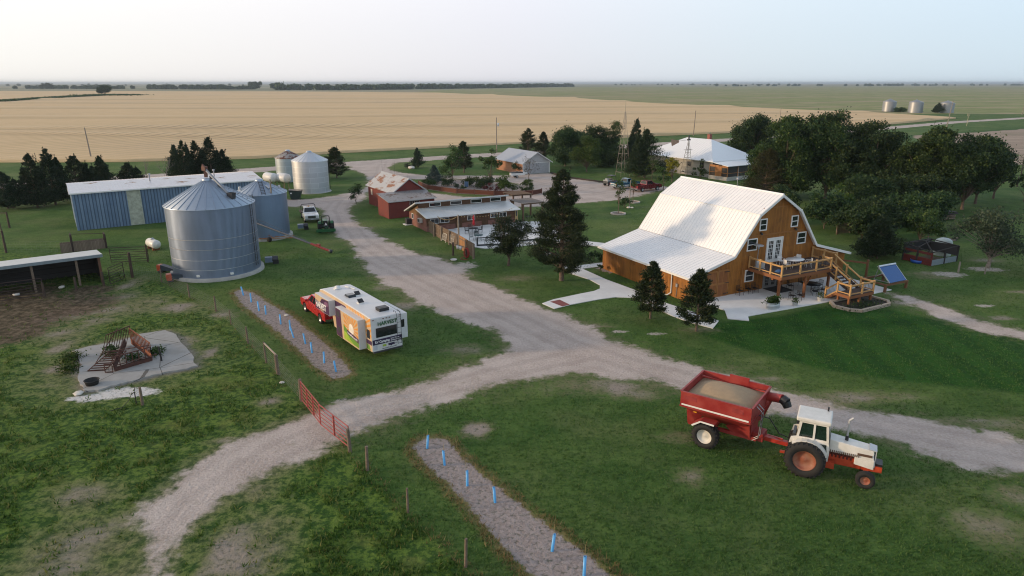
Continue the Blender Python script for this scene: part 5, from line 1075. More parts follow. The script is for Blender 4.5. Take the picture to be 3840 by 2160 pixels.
TREES = [
 ('cedar',-79.5,106.7,5.9,2.6,'short dark cedar at the left edge, lowest of the row behind the steel shed','cedars behind the steel shed'),
 ('cedar',-75.5,107.8,8.6,2.4,'tall dark cedar second from the left edge behind the steel shed','cedars behind the steel shed'),
 ('cedar',-74.3,110.4,9.2,2.7,'tallest pointed cedar of the row left of the utility pole','cedars behind the steel shed'),
 ('cedar',-72.8,114.3,7.8,2.8,'dark cedar whose top hides the foot of the leaning utility pole','cedars behind the steel shed'),
 ('cedar',-70.9,118.5,7.2,2.3,'dark cedar just right of the leaning utility pole','cedars behind the steel shed'),
 ('cedar',-68.3,122.1,5.6,2.7,'low rounded cedar next to the bare grey trees','cedars behind the steel shed'),
 ('bare',-69.3,130.4,5.2,2.0,'bare grey tree with no leaves, left of the pair by the cedar clump','leafless trees behind the steel shed'),
 ('bare',-66.8,132.7,5.6,2.0,'bare grey tree with no leaves, right of the pair by the cedar clump','leafless trees behind the steel shed'),
 ('cedar',-67.2,137.8,7.4,1.9,'leftmost cedar of the dark clump above the steel shed roof','cedar clump by the road'),
 ('cedar',-65.1,136.9,8.3,2.1,'second cedar from the left in the dark clump above the shed roof','cedar clump by the road'),
 ('cedar',-63.5,138.7,8.1,2.2,'middle cedar of the dark clump above the shed roof','cedar clump by the road'),
 ('cedar',-60.6,138.7,8.9,2.8,'tallest cedar of the dark clump above the largest bin','cedar clump by the road'),
 ('cedar',-58.8,140.5,6.2,2.2,'rightmost low cedar sloping down at the end of the dark clump','cedar clump by the road'),
 ('pine',-36.5,142.9,6.5,2.4,'round dark pine on the grass right of the bright galvanised bin','pines of the yard'),
 ('juniper',-22.0,161.0,4.6,1.7,'small spiky juniper with a white stone on the grass island','yard trees'),
 ('spruce',-15.4,135.8,3.5,1.7,'dumpy blue-green spruce at the left end of the walled bed','yard trees'),
 ('pine',-10.6,152.0,7.0,2.2,'dark pine showing behind the leafy tree of the walled bed','pines of the yard'),
 ('leafy',-12.2,140.0,6.6,2.5,'leafy green tree with several stems in the walled bed','yard trees'),
 ('leafy',-4.2,133.6,7.0,2.1,'dense upright leafy tree left of the brick garage','yard trees'),
 ('shrub',-1.2,122.0,3.2,1.8,'pale yellow-green shrub overhanging the low brown wall','yard trees'),
 ('thin',3.3,135.0,5.3,2.0,'thin brownish tree with sparse leaves in front of the garage door','yard trees'),
 ('pine',4.3,186.3,7.6,2.6,'open-crowned pine at the left end of the windbreak behind the garage','windbreak behind the garage'),
 ('pine',8.2,181.1,7.0,2.2,'smaller pine with a knobbly top second in the windbreak behind the garage','windbreak behind the garage'),
 ('dark',12.7,164.2,9.0,3.9,'broad dark tree right behind the garage gable','windbreak behind the garage'),
 ('bright',16.6,152.8,7.6,4.1,'round bright green tree standing in front of the dark windbreak','windbreak behind the garage'),
 ('dark',18.1,172.7,8.4,3.7,'dark tree with an uneven top behind the round bright green tree','windbreak behind the garage'),
 ('dark',22.0,170.9,8.8,3.5,'dark tree between the round bright tree and the lattice tower','windbreak behind the garage'),
 ('leafy',25.3,172.2,10.2,3.0,'tall green-topped tree just left of the lattice tower','windbreak behind the garage'),
 ('cedar',30.2,169.2,11.0,2.4,'tall narrow cedar directly behind the lattice tower','windbreak behind the garage'),
 ('bigced',27.7,143.5,10.2,4.6,'huge bushy green cedar right of the lattice tower','yard trees'),
 ('dark',23,163,5,3.2,'low dark bush filling the gap under the windbreak','windbreak behind the garage'),
 ('sapl',28.3,138.7,5.2,1.3,'slim leafy young tree in front of the huge bushy cedar','yard trees'),
 ('gold',32.0,136.9,5.2,1.6,'golden yellow bush at the left corner of the farmhouse','yard trees'),
 ('leafy',28.0,126.4,4.7,1.7,'dark green bush at the nose of the dark red pickup','yard trees'),
 ('leafy',38.3,139.6,4.3,1.5,'neat rounded tree against the grey farmhouse wall','yard trees'),
 ('sapl',16.1,102.3,5.6,1.0,'young tree in a stone ring on the lawn, nearer the barn ridge','young ringed trees on the lawn'),
 ('sapl',20.1,112.7,5.3,1.0,'young tree in a stone ring in front of the dark red pickup','young ringed trees on the lawn'),
 ('dark',55.6,160.6,12.0,4.6,'dark leafy tree rising behind the white farmhouse roof','big trees behind the barn'),
 ('leafbig',47.5,119.4,13.4,4.8,'massive leafy tree right of the farmhouse porch','big trees behind the barn'),
 ('leafbig',53.5,116.3,14.2,4.6,'massive leafy tree with the highest crown behind the barn ridge','big trees behind the barn'),
 ('olive',43.6,117.5,8.6,4.0,'olive-brown spreading pine hiding the porch end of the farmhouse','big trees behind the barn'),
 ('leafbig',58.6,112.3,13.4,4.5,'massive dark leafy tree left of the gap showing green lawn','big trees behind the barn'),
 ('leafbig',65.5,107.5,12.2,4.0,'dense dark tree just right of the gap showing green lawn','big trees behind the barn'),
 ('leafbig',70.5,106.0,11.6,4.0,'dense tree with yellowish leaves between its dark neighbours','big trees behind the barn'),
 ('dark',76.0,111.3,11.0,3.6,'dark tree with a thick forked trunk beside the mown grass','big trees behind the barn'),
 ('dark',82.4,116.4,9.6,2.4,'smaller dark tree near the vineyard rows','big trees behind the barn'),
 ('dark',85.6,113.5,7.0,2.2,'low ragged dark tree at the right end of the big trees','big trees behind the barn'),
 ('bright',46.5,95.5,5.6,2.5,'yellow-green shrubby tree beyond the barn gable peak','thicket right of the barn'),
 ('dark',42.5,91.4,4.6,2.6,'dark bush by the picket fence beyond the barn roof','thicket right of the barn'),
 ('dark',47.5,85.8,4.6,2.8,'dark bush in the middle of the thicket right of the barn','thicket right of the barn'),
 ('dark',44.0,84.0,4.8,2.6,'dark bush closest to the barn roof edge in the thicket','thicket right of the barn'),
 ('leafy',50.2,82.3,4.6,2.6,'leafy bush with pale highlights above the chicken run','thicket right of the barn'),
 ('dark',55.0,91.0,5.2,3.0,'dark bush under the big trees near the plank pile','thicket right of the barn'),
 ('dark',52.0,99.0,6.0,3.4,'dark understorey bush below the massive trees','thicket right of the barn'),
 ('dark',61.0,101.0,6.0,3.4,'dark understorey bush at the right foot of the massive trees','thicket right of the barn'),
 ('dark',37.5,95.5,4.8,2.4,'dark bush just beyond the back of the barn roof','thicket right of the barn'),
 ('bigced',41.2,74.8,4.9,2.9,'dark spreading juniper between the barn eave and the chicken run','thicket right of the barn'),
 ('airy',51.0,70.7,6.6,3.1,'silvery loose tree on a pale trunk right of the chicken run','yard trees'),
 ('pineA',-.39,71.6,5.6,2.2,'round-topped dark pine on a bare trunk in front of the patio','front pines'),
 ('pineB',4.95,65.8,11.3,3.0,'tallest dark pine, wide at its foot, left of the white barn roof','front pines'),
 ('pineC',11.63,54.3,5.0,1.45,'young pine left of two in front of the barn wall','front pines'),
 ('pineC',14.73,51.3,5.2,1.3,'slimmer young pine right of two, at the barn corner','front pines'),
 ('pineB',9.0,75.0,9.0,2.0,'dark narrow pine half hidden behind the tallest pine','front pines') if False else None,
 ('lone',-627,1093,14.7,10.0,'lone round tree far out in the wheat field','far trees'),
 ('cedar',280.0,463,6.8,3.4,'small conical cedar between the distant grain bins','far trees'),
 ('dark',273.5,474,3.5,2.2,'small bush just right of the middle distant bin','far trees'),
 ('dark',264.5,481,2.4,3.0,'low bushes at the foot of the left distant bin','far trees'),
]
kn = {'cedar':('cedar_tree','cedar'),'bare':('bare_tree','bare tree'),'pine':('pine_tree','pine'),'juniper':('juniper','juniper'),'spruce':('spruce_tree','spruce'),'shrub':('shrub','shrub'),'gold':('shrub','shrub'),'bigced':('cedar_tree','cedar'),'olive':('pine_tree','pine'),'pineA':('pine_tree','pine'),'pineB':('pine_tree','pine'),'pineC':('pine_tree','pine')}
for i, T_ in enumerate(TREES):
    if T_ is None: continue
    k,x,y,h,r,lb,gp = T_; nm, cat = kn.get(k, ('leafy_tree','tree'))
    if 'bush' in lb and 'shrub' not in nm: nm, cat = 'bush', 'bush'
    r *= {'cedar':1.38,'pine':1.3,'pineB':1.3,'pineC':1.3,'leafbig':1.32,'dark':1.3,'leafy':1.12,'olive':1.4,'bigced':1.15,'pineA':1.08,'airy':1.1,'lone':1.15,'juniper':1.3,'spruce':1.2}.get(k, 1.0)
    t = thing(nm, lb, cat, (x,y,0), random.uniform(0,6), gp); s = 100+i
    if k in ('cedar','bigced'): conifer(t, h, r, L_CEDAR if k == 'cedar' else leaf_mat('green_cedar_foliage',(.014,.030,.012),(.036,.06,.02),(.07,.085,.03),.12), bark, s, 'cedar', .03, 1.0 if k == 'cedar' else .9)
    elif k == 'juniper': conifer(t, h, r, L_CEDAR, bark, s, 'cedar', .03, .6)
    elif k == 'spruce': conifer(t, h, r, L_SPRUCE, bark, s, 'spruce', .04, 1.0)
    elif k == 'pine': conifer(t, h, r, L_PINE, bark, s, 'pine', .10, 1.1)
    elif k == 'pineA': broadleaf(t, h, r, L_PINE, bark, s, .20, 95, 2.6, .24, False, 1.0, .17, .27, .26)
    elif k == 'pineB': conifer(t, h, r, L_PINE, bark, s, 'pine', .09, 2.2)
    elif k == 'pineC': conifer(t, h, r, L_PINE, bark, s, 'pine', .12, .85)
    elif k == 'olive': conifer(t, h, r, L_OLIVE, bark, s, 'pine', .08, 1.5)
    elif k == 'bare': bare(t, h, r, bark_grey, s)
    elif k == 'thin': bare(t, h, r, bark, s, L_BROWN, 4, 6)
    elif k == 'leafbig': broadleaf(t, h, r, [L_LEAF, L_DARK][i%2], bark, s, .03, 135, 1.35, .34, spread=.25)
    elif k == 'leafy': broadleaf(t, h, r, L_LEAF, bark, s, .16, None, 1.5, .25)
    elif k == 'bright': broadleaf(t, h, r, L_LEAFY, bark, s, .06, None, 1.5, .26)
    elif k == 'dark': broadleaf(t, h, r, L_DARK, bark, s, .05 if h < 7 else .12, None, 1.5, .30)
    elif k == 'shrub': broadleaf(t, h, r, L_LEAFY, bark, s, .05, 34, 1.2, .22)
    elif k == 'gold': broadleaf(t, h, r, L_GOLD, bark, s, .05, 26, 1.6, .24)
    elif k == 'sapl': broadleaf(t, h, r, L_LEAFY, bark, s, .30, 26, .75, .17, False, 1.0, .06, .34)
    elif k == 'airy': broadleaf(t, h, r, L_AIRY, bark_grey, s, .20, 60, .75, .24, True, 1.0, .22, .30)
    elif k == 'lone': broadleaf(t, h, r, L_DARK, bark, s, .12, 40, .12, 1.6)
# low plants
def bush(label, x, y, h, r, mat, group, nm='shrub', cat='shrub', dens=1.6, leaf=.18):
    t = thing(nm, label, cat, (x,y,0), random.uniform(0,6), group)
    broadleaf(t, h, r, mat, bark, int(x*31+y*17)%9999, .0, max(8,int(12*r)), dens, leaf, spread=.45); return t
BED = [(-17.0,134.0,1.0,.8,L_DARK,'small dark shrub at the left tip of the walled bed'),(-15.4,129.5,1.5,1.3,L_LEAF,'rounded green shrub below the blue-green spruce'),(-12.4,131.5,2.4,1.5,L_DARK,'dark shrub right of the blue-green spruce'),
 (-10.2,127.6,1.1,.8,L_AIRY,'small grey-green shrub in front of the leafy tree'),(-8.9,126.4,.9,.7,L_LEAF,'small green shrub by the brown wall, left of the reddish ones'),(-8.2,131.5,1.9,1.6,L_DARK,'broad dark shrub in the middle of the walled bed'),
 (-6.0,128.8,2.1,1.4,L_LEAF,'tall green shrub behind the reddish shrubs'),(-5.0,131.5,1.6,1.5,L_DARK,'dark shrub left of the dense upright tree'),(-4.4,124.7,1.5,1.0,L_RED,'dark reddish shrub, left of two in the walled bed'),(-2.6,124.2,1.3,.9,L_RED,'dark reddish shrub, right of two in the walled bed'),
 (1.6,124.6,.9,.6,L_LEAF,'small round green shrub, first behind the right wall end'),(2.5,125.0,.9,.65,L_LEAF,'small round green shrub, second behind the right wall end'),(3.3,126.0,1.0,.75,L_AIRY,'pale round shrub, third behind the right wall end'),(3.6,128.2,1.1,.8,L_LEAF,'round shrub, fourth towards the gravel yard'),(3.0,130.8,1.4,1.2,L_LEAFY,'yellow-green spreading shrub under the thin brownish tree'),(-1.6,131.5,1.0,1.1,L_DARK,'dark low shrub behind the pale yellow-green shrub')]
for x,y,h,r,m_,lb in BED: bush(lb, x, y, h, r, m_, 'shrubs of the walled bed')
bush('thick dark ivy bush climbing the left wall of the red shed', -25.6, 111.2, 3.3, 1.4, L_DARK, 'bushes at walls', 'ivy_bush', 'bush')
bush('upright dark vine bush on the brick garage wall', 1.0, 149.5, 2.6, 1.2, L_DARK, 'bushes at walls', 'ivy_bush', 'bush')
bush('dark leafy clump around the foot of the grey lawn post', 17.9, 107.9, 1.6, 1.2, L_DARK, 'bushes at walls', 'bush', 'bush')
bush('grassy tufts beside the spiky juniper on the island', -24.2, 160.2, 1.1, 1.2, L_AIRY, 'bushes at walls', 'bush', 'bush')
for x,y,h,r,lb in ((9.2,74.2,1.0,.7,'small dark plant between the two walks by the barn, left one'),(9.9,73.6,.9,.6,'small dark plant between the two walks by the barn, right one'),(9.3,69.4,.8,.35,'small upright plant in the mulch at the barn corner')): bush(lb, x, y, h, r, L_DARK, 'bushes at walls', 'bush', 'bush')
hd = thing('hedge', 'dark clipped hedge running out of the right edge of the lawn', 'hedge', (58.5,64.5,0), rad(-38))
g_ = np.random.default_rng(5); n = 9000; P = np.stack([g_.uniform(-6,6,n), g_.normal(0,.55,n), np.abs(g_.normal(.75,.4,n))],1); P[:,1] += .35*np.sin(P[:,0]*1.7)
V, F = cards(P, g_.normal(size=(n,3)), .26, .16, g_); fast_mesh('foliage', V, F, L_DARK, hd); m = MB()
for x in np.arange(-5.5,6,1.1): m.tube((x,0,0),(x+.1,.1,.9),.04,.02,5)
m.build('stem', bark, hd)
# far woods on the plain: belts that read as one mass
def belt(label, pts, hh, wd, n, leaf, seed, col=None):
    g_ = np.random.default_rng(seed); V_=[]; pts = np.array(pts, float)
    seg = np.linalg.norm(np.diff(pts,axis=0),axis=1); cum = np.concatenate([[0],np.cumsum(seg)])
    s = np.sort(g_.uniform(0,cum[-1],n)); cx = np.interp(s,cum,pts[:,0]); cy = np.interp(s,cum,pts[:,1])+g_.normal(0,wd,n); hs = hh*g_.uniform(.45,1.15,n)
    Ps=[]
    for x,y,h in zip(cx,cy,hs):
        k = 60; v = unit(g_.normal(size=(k,3))); Ps.append(np.array([x,y,h*.5])+v*np.array([h*.75,h*.75,h*.5])*g_.uniform(.7,1,(k,1)))
    P = np.concatenate(Ps); P[:,2] = np.abs(P[:,2]); V, F = cards(P, g_.normal(size=P.shape), leaf*1.2, leaf, g_)
    o = fast_mesh('woods', V, F, L_DARK); kind(o,'stuff'); tag(o, label, 'woods'); return o
belt('long far belt of dark woods right behind the wheat crest', [(-680,2060),(-480,2020),(-330,2250),(-120,2650),(60,3100),(330,3900)], 14, 40, 340, 7.5, 1)
belt('far belt of woods behind the wheat, middle left', [(-1180,2300),(-960,2250),(-800,2200)], 12, 25, 80, 7, 2)
belt('far belt of woods behind the wheat, left', [(-1720,2500),(-1500,2450),(-1300,2420)], 10, 25, 68, 7, 3)
belt('faint line of trees on the right horizon', [(1100,4300),(1400,4400),(1800,4600),(2200,4500),(3000,5200),(4200,5600)], 12, 60, 90, 8, 4)
belt('faint scattered trees on the left horizon', [(-3600,4600),(-2600,5200),(-1500,5600),(200,6000),(2400,6500)], 12, 200, 80, 9, 6)
for x,y,h,r,lb in ((-1480,2260,17,20,'far rounded tree clump at the left, before the pale plain'),(-815,2260,19,22,'far rounded tree standing alone left of the long woods'),(-660,2000,17,22,'far rounded tree at the left tip of the long woods'),(-1330,2330,12,14,'far low tree clump left of the lone wheat tree')):
    t = thing('distant_tree', lb, 'tree', (x,y,0), 0, 'far trees'); broadleaf(t, h, r, L_DARK, bark, int(-x), .02, 30, .02, 4.5)
# ================================================================= vehicles
def wheel(parent, x, y, r, w, rim_m, rim_r=.62, out=1, lugs=0, hub=None):
    """tyre > rim, axle along y; out = side the rim dish faces"""
    M = Matrix.Translation((x,y,r)) @ Matrix.Rotation(-PI/2*out,4,'X')
    m = MB(); R = rim_r*r
    m.lathe([(R,-w/2),(r*.93,-w/2),(r,-w*.34),(r,w*.34),(r*.93,w/2),(R,w/2),(R*.98,w*.28)], 32, M=M)
    if lugs:
        for i in range(lugs):
            a = 2*PI*i/lugs
            for s in (-1,1):
                a2 = a+(PI/lugs if s > 0 else 0); T = M @ Matrix.Rotation(a2,4,'Z') @ Matrix.Translation((r-.005,0,s*w*.22)) @ Matrix.Rotation(s*.6,4,'X')
                m.box((0,0,0),(.09,.075,w*.52),M=T)
    o = m.build('wheel', rubber, parent)
    m = MB(); m.lathe([(R*1.0,w*.40),(R*.93,w*.44),(R*.90,w*.25),(R*.45,w*.10),(R*.2,w*.2),(0,w*.22)], 28, M=M); m.build('rim', rim_m, o)
    return o
def pickup(label, x, y, rz, paint, rim_m, flat=False, crew=True, tail=None, name='pickup_truck'):
    t = thing(name, label, 'pickup', (x,y,0), rz)
    ax_f, ax_r, wr = 1.95, -1.75, .40
    def arc(cx): return [(cx+.5*math.cos(a), .42+.5*math.sin(a)) for a in np.linspace(PI*.97, PI*.03, 9)]
    xb = -2.95 if not flat else -.75
    side = [(xb,.5)]+(arc(ax_r) if not flat else [])+arc(ax_f)+[(2.88,.5),(2.98,.62),(2.98,.92),(2.9,1.10),(2.6,1.18),(1.3,1.24),(xb,1.20)]
    m = MB()
    for y0,y1 in ((-.98,-.82),(.82,.98)): m.prof_y(side, y0, y1)
    fx = -.75 if not crew else -.75
    m.prof_y([(fx,.55),(2.9,.55),(2.96,.92),(2.88,1.11),(2.6,1.20),(1.3,1.26),(fx,1.22)], -.819, .819)
    if not flat: m.bx(-2.95,fx,-.819,.819,.62,.72); m.bx(-2.97,-2.88,-.818,.818,.6,1.2)
    b = m.build('body', paint, t)
    cb0 = (-.75 if crew else -.35); m = MB()
    bt = [(cb0,-.95,1.2),(1.32,-.95,1.25),(1.32,.95,1.25),(cb0,.95,1.2)]; tp = [(cb0+.18,-.74,1.86),(.62,-.74,1.88),(.62,.74,1.88),(cb0+.18,.74,1.86)]
    m.add(bt+tp, [(4,5,6,7),(0,1,5,4),(1,2,6,5),(2,3,7,6),(3,0,4,7)]); m.build('cab', paint, t)
    def lerp(a,b,u): return tuple(a[i]+(b[i]-a[i])*u for i in range(3))
    def pane(a,b,c,d,off,nm='window'):
        n = (Vector(b)-Vector(a)).cross(Vector(d)-Vector(a)).normalized()*off; q = [tuple(Vector(p)+n) for p in (a,b,c,d)]; q2 = [tuple(Vector(p)-n*.5) for p in (a,b,c,d)]
        mm = MB(); mm.add(q+q2, [(0,1,2,3),(7,6,5,4),(0,4,5,1),(1,5,6,2),(2,6,7,3),(3,7,4,0)]); return mm.build(nm, glass_dark, t)
    def face(i,j,u0,u1,v0,v1,nm):
        A,B,C,D_ = bt[i],bt[j],tp[j],tp[i]; f = lambda u,v: lerp(lerp(A,B,u),lerp(D_,C,u),v); return pane(f(u0,v0),f(u1,v0),f(u1,v1),f(u0,v1),.012,nm)
    face(1,2,.06,.94,.10,.92,'windscreen'); face(3,0,.10,.90,.2,.88,'rear_window')
    for i,j in ((0,1),(2,3)):
        us = ((.06,.40),(.46,.86)) if crew else ((.15,.75),)
        for u0,u1 in us:
            if i == 2: u0,u1 = 1-u1,1-u0
            face(i,j,u0,u1,.14,.9,'window')
    for s in (-1,1):
        m = MB(); m.box((1.05,s*1.10,1.32),(.12,.22,.2)); m.build('mirror', paint if not flat else black_metal, t)
        m = MB(); m.box((2.93,s*.72,.95),(.14,.36,.2)); m.build('headlight', M_('headlight_glass',(.6,.62,.6),.2), t)
        if not flat: m = MB(); m.box((-2.965,s*.87,1.0),(.06,.16,.3)); m.build('tail_light', M_('tail_red',(.3,.02,.015),.3), t)
        wheel(t, ax_f, s*.86, wr, .27, rim_m, .6, s); wheel(t, ax_r, s*.86, wr, .27, rim_m, .6, s)
    m = MB(); m.bx(2.9,3.06,-.98,.98,.48,.68)
    if not flat: m.bx(-3.1,-2.96,-.95,.95,.5,.68)
    m.build('bumper', chrome if not flat else M_('bumper_grey',(.35,.36,.37),.4,.6), t)
    m = MB(); m.bx(2.94,3.0,-.52,.52,.72,1.04); g_ = m.build('grille', black_metal, t)
    m = MB(); m.bx(2.99,3.02,-.52,.52,.86,.91); m.build('grille_bar', chrome, g_)
    return t
alloy = M_('alloy_rim', (.45,.45,.46), .35, .7)
red_paint = M_('bright_red_car_paint', (.42,.012,.022), .28, var=.04, coat=.6)
pickup('bright red pickup towing the painted travel trailer', -16.0, 55.05, rad(125), red_paint, alloy)
wt = pickup('white flatbed truck facing the camera behind the green tractor', -29.4, 97.9, rad(-67), M_('white_truck_paint',(.66,.67,.68),.3,var=.04,coat=.4), alloy, True)
m = MB(); m.bx(-3.3,-.85,-1.1,1.1,.86,.94); m.build('flat_bed', M_('flatbed_boards',(.12,.075,.05),.9,var=.3), wt)
m = MB(); m.path([(-.95,-1.0,.95),(-.95,-1.0,1.9),(-.95,-.8,2.12),(-.95,.8,2.12),(-.95,1.0,1.9),(-.95,1.0,.95)], .05, 8)
for z in (1.3,1.6): m.bar((-.95,-1,z),(-.95,1,z),.04)
m.build('headache_rack', black_metal, wt)
m = MB()
for yy in (-.3,0,.3): m.box((.4,yy,1.92),(.14,.1,.06))
m.bx(-.2,-.1,-.12,.12,1.88,2.0); m.build('cab_light', M_('amber_light',(.4,.2,.05),.4), wt)
m = MB(); m.box((3.07,0,.58),(.02,.32,.16)); m.build('number_plate', M_('plate_pale',(.5,.52,.58),.5), wt)
pickup('dark red crew-cab pickup parked farthest right on the gravel', 24.7, 125.7, rad(33), M_('dark_red_car_paint',(.14,.010,.022),.28,var=.05,coat=.6), alloy)
tl = pickup('teal and white pickup parked between the buggy and the dark red one', 21.3, 128.6, rad(33), M_('teal_car_paint',(.012,.085,.14),.3,var=.05,coat=.5), alloy, False, False)
m = MB()
for s in (-1,1): m.bx(-2.9,2.7,s*.982-.004,s*.982+.004,.62,.82)
m.bx(-2.99,-2.968,-.8,.8,.98,1.16); m.bx(-2.985,-2.966,-.8,.8,.72,.82); m.build('white_band', M_('band_white',(.5,.55,.55),.4), tl)
# side-by-side utility buggy
uv = thing('utility_buggy', 'dark open utility buggy with a roof canopy on the gravel edge', 'utility vehicle', (19.2,132.2,0), rad(33))
m = MB(); m.prof_y([(-1.5,.5),(1.4,.5),(1.5,.85),(.7,1.05),(.6,.72),(-.3,.7),(-.35,.95),(-1.5,.95)], -.7, .7); m.build('body', M_('buggy_dark',(.04,.045,.05),.5), uv)
m = MB()
for s in (-1,1): m.path([(.75,s*.65,1.0),(.35,s*.62,1.9),(-.5,s*.62,1.9),(-.6,s*.65,.95)], .035, 6)
m.build('roll_cage', black_metal, uv); m = MB(); m.bx(-.65,.5,-.7,.7,1.92,1.98); m.build('canopy', black_metal, uv)
m = MB(); m.bx(-1.5,-.5,-.72,.72,.96,1.12); m.bx(-1.3,-.9,-.3,.4,1.12,1.4); m.build('cargo_box', M_('buggy_grey',(.3,.31,.32),.5), uv)
m = MB(); m.bx(-.3,.15,-.55,.55,.72,.9); m.bx(-.35,-.22,-.55,.55,.9,1.4); m.build('seat', M_('seat_grey',(.1,.1,.1),.7), uv)
for xx in (-1.05,1.05):
    for s in (-1,1): wheel(uv, xx, s*.65, .34, .26, dark_steel, .5, s)
bt_ = thing('covered_boat', 'small pale boat-shaped trailer parked on the garage apron', 'trailer', (1.2,143.6,0), rad(20))
m = MB(); m.prof_y([(-1.6,.55),(1.2,.55),(2.0,1.0),(-1.6,1.0)], -.6, .6); m.build('hull', white_paint, bt_); m = MB(); m.bx(-1.5,1.0,-.5,.5,1.0,1.2); m.build('cover', black_metal, bt_)
for s in (-1,1): wheel(bt_, -.4, s*.7, .28, .2, alloy, .6, s)

# ----------------------------------------------------------------- lettering helper
def lettering(name, txt, size, mat, parent, M, align='LEFT', ext=.006, sx=1.0, bold=0.0):
    cu_ = bpy.data.curves.new('tmp_text', 'FONT'); cu_.body = txt; cu_.size = size; cu_.extrude = ext; cu_.align_x = align; cu_.offset = bold; cu_.resolution_u = 2
    ob = bpy.data.objects.new('tmp_text', cu_); COL.objects.link(ob); bpy.context.view_layer.update()
    me = bpy.data.meshes.new_from_object(ob.evaluated_get(bpy.context.evaluated_depsgraph_get())); bpy.data.objects.remove(ob); bpy.data.curves.remove(cu_)
    me.transform(M @ Matrix.Diagonal((sx,1,1,1))); me.name = name
    o = bpy.data.objects.new(name, me); COL.objects.link(o); me.materials.clear(); me.materials.append(mat); o.parent = parent; return o

# ----------------------------------------------------------------- painted fifth-wheel trailer
tv = thing('travel_trailer', 'fifth-wheel travel trailer painted purple, cream and sunburst, slide-outs open', 'travel trailer', (-9.0,46.2,0), rad(126.9))
cream = M_('trailer_cream', (.56,.41,.25), .45, var=.04); purple = M_('trailer_purple', (.060,.018,.065), .4, var=.05); mauve = M_('trailer_mauve', (.22,.10,.19), .4)
rv_white = M_('trailer_white', (.62,.62,.62), .45, var=.05); orange = M_('trailer_orange', (.68,.27,.035), .45); sunw = M_('trailer_sun', (.78,.74,.66), .45)
green1 = M_('trailer_green', (.13,.28,.03), .45); green2 = M_('trailer_lime', (.33,.46,.045), .45); letter_w = M_('letter_white', (.75,.75,.75), .5); letter_g = M_('letter_green', (.03,.11,.045), .5)
prof = [(0,.50),(2.3,.44),(2.5,.8),(4.4,.8),(4.6,.44),(6.85,.50),(7.15,1.5),(9.6,1.62),(9.78,2.0),(9.70,2.6),(9.35,3.0),(8.7,3.13),(7.0,3.16),(1.0,3.08),(.06,3.02)]
m = MB(); m.prof_y(prof, -1.2, 1.2); body = m.build('body', rv_white, tv); bv = body.modifiers.new('soft','BEVEL'); bv.width = .05; bv.segments = 2
yl = 1.2
def left_panel(name, poly, mat_, y=yl, d=.006, parent=None):
    m = MB(); n = len(poly); vs = [(x,y-.004,z) for x,z in poly]+[(x,y+d,z) for x,z in poly]
    m.add(vs, [tuple(range(n)), tuple(range(n,2*n))[::-1]]+[(i,(i+1)%n,n+(i+1)%n,n+i) for i in range(n)]); return m.build(name, mat_, parent or tv)
left_panel('cream_side', [(.05,.52),(2.25,.47),(2.45,.82),(4.42,.82),(4.62,.47),(6.8,.53),(7.1,1.52),(9.55,1.65),(9.70,2.0),(9.6,2.55),(9.3,2.93),(8.7,3.06),(7.0,3.09),(1.0,3.0),(.08,2.95)], cream)
left_panel('purple_band', [(4.7,.5),(5.9,.5),(6.5,1.52),(8.3,1.66),(9.0,1.7),(8.6,2.1),(8.0,2.2),(7.75,2.80),(4.4,2.86),(4.0,2.6),(3.9,1.0)], purple, d=.010)
left_panel('mauve_patch', [(7.3,2.0),(7.75,2.1),(7.7,2.5),(7.3,2.45)], mauve, d=.014); left_panel('mauve_patch', [(4.2,2.2),(6.0,2.35),(5.6,2.6),(4.1,2.5)], mauve, d=.014)
left_panel('purple_band', [(.06,1.0),(.95,.98),(.95,1.3),(.06,1.32)], purple, d=.010); left_panel('green_patch', [(.3,.56),(.95,.56),(.95,.95),(.5,.95)], green1, d=.010)
for k in range(7): x0 = 1.0+k*.47; left_panel('orange_ray', [(x0,2.72+.02*k),(x0+.20,2.72+.02*k),(x0+.36,2.98),(x0+.12,2.98)], orange, d=.010)
for k in range(4): left_panel('orange_ray', [(.95,1.55+k*.3),(.95,1.68+k*.3),(.1,1.80+k*.42),(.1,1.60+k*.42)], orange, d=.010)
LEFT = lambda x, y, z: Matrix.Translation((x,y,z)) @ Matrix(((-1,0,0,0),(0,0,1,0),(0,1,0,0),(0,0,0,1)))   # text on a face looking to +y
m = MB(); m.bx(.3,.75,yl+.008,yl+.03,1.45,2.1); m.build('window', glass_dark, tv)
# slide-outs
s1 = MB(); s1.bx(6.35,9.15,yl-.02,yl+.52,1.60,2.84); o1 = s1.build('slide_out', rv_white, tv)
Y1 = yl+.52
left_panel('cream_face', [(6.37,1.62),(9.13,1.62),(9.13,2.82),(6.37,2.82)], cream, Y1, .004, o1)
left_panel('purple_face', [(6.37,1.62),(9.13,1.62),(9.13,2.35),(8.2,2.28),(7.7,2.72),(6.37,2.80)], purple, Y1, .008, o1)
left_panel('mauve_patch', [(6.6,2.3),(7.2,2.25),(7.3,2.5),(6.9,2.66),(6.55,2.6)], mauve, Y1, .011, o1)
lettering('lettering', 'HARVEST', .72, letter_w, o1, LEFT(9.05,Y1+.014,1.80), sx=.70, bold=.018)
lettering('lettering', 'HOSTS', .24, cream, o1, LEFT(8.2,Y1+.014,1.65), sx=.9, bold=.006)
s2 = MB(); s2.bx(1.05,5.05,yl-.02,yl+.55,.50,2.74); o2 = s2.build('slide_out', rv_white, tv)
Y2 = yl+.55
left_panel('cream_face', [(1.07,.50),(5.03,.50),(5.03,2.72),(1.07,2.72)], cream, Y2, .004, o2)
left_panel('purple_face', [(3.95,.52),(5.02,.52),(5.02,2.71),(4.05,2.71)], purple, Y2, .008, o2)
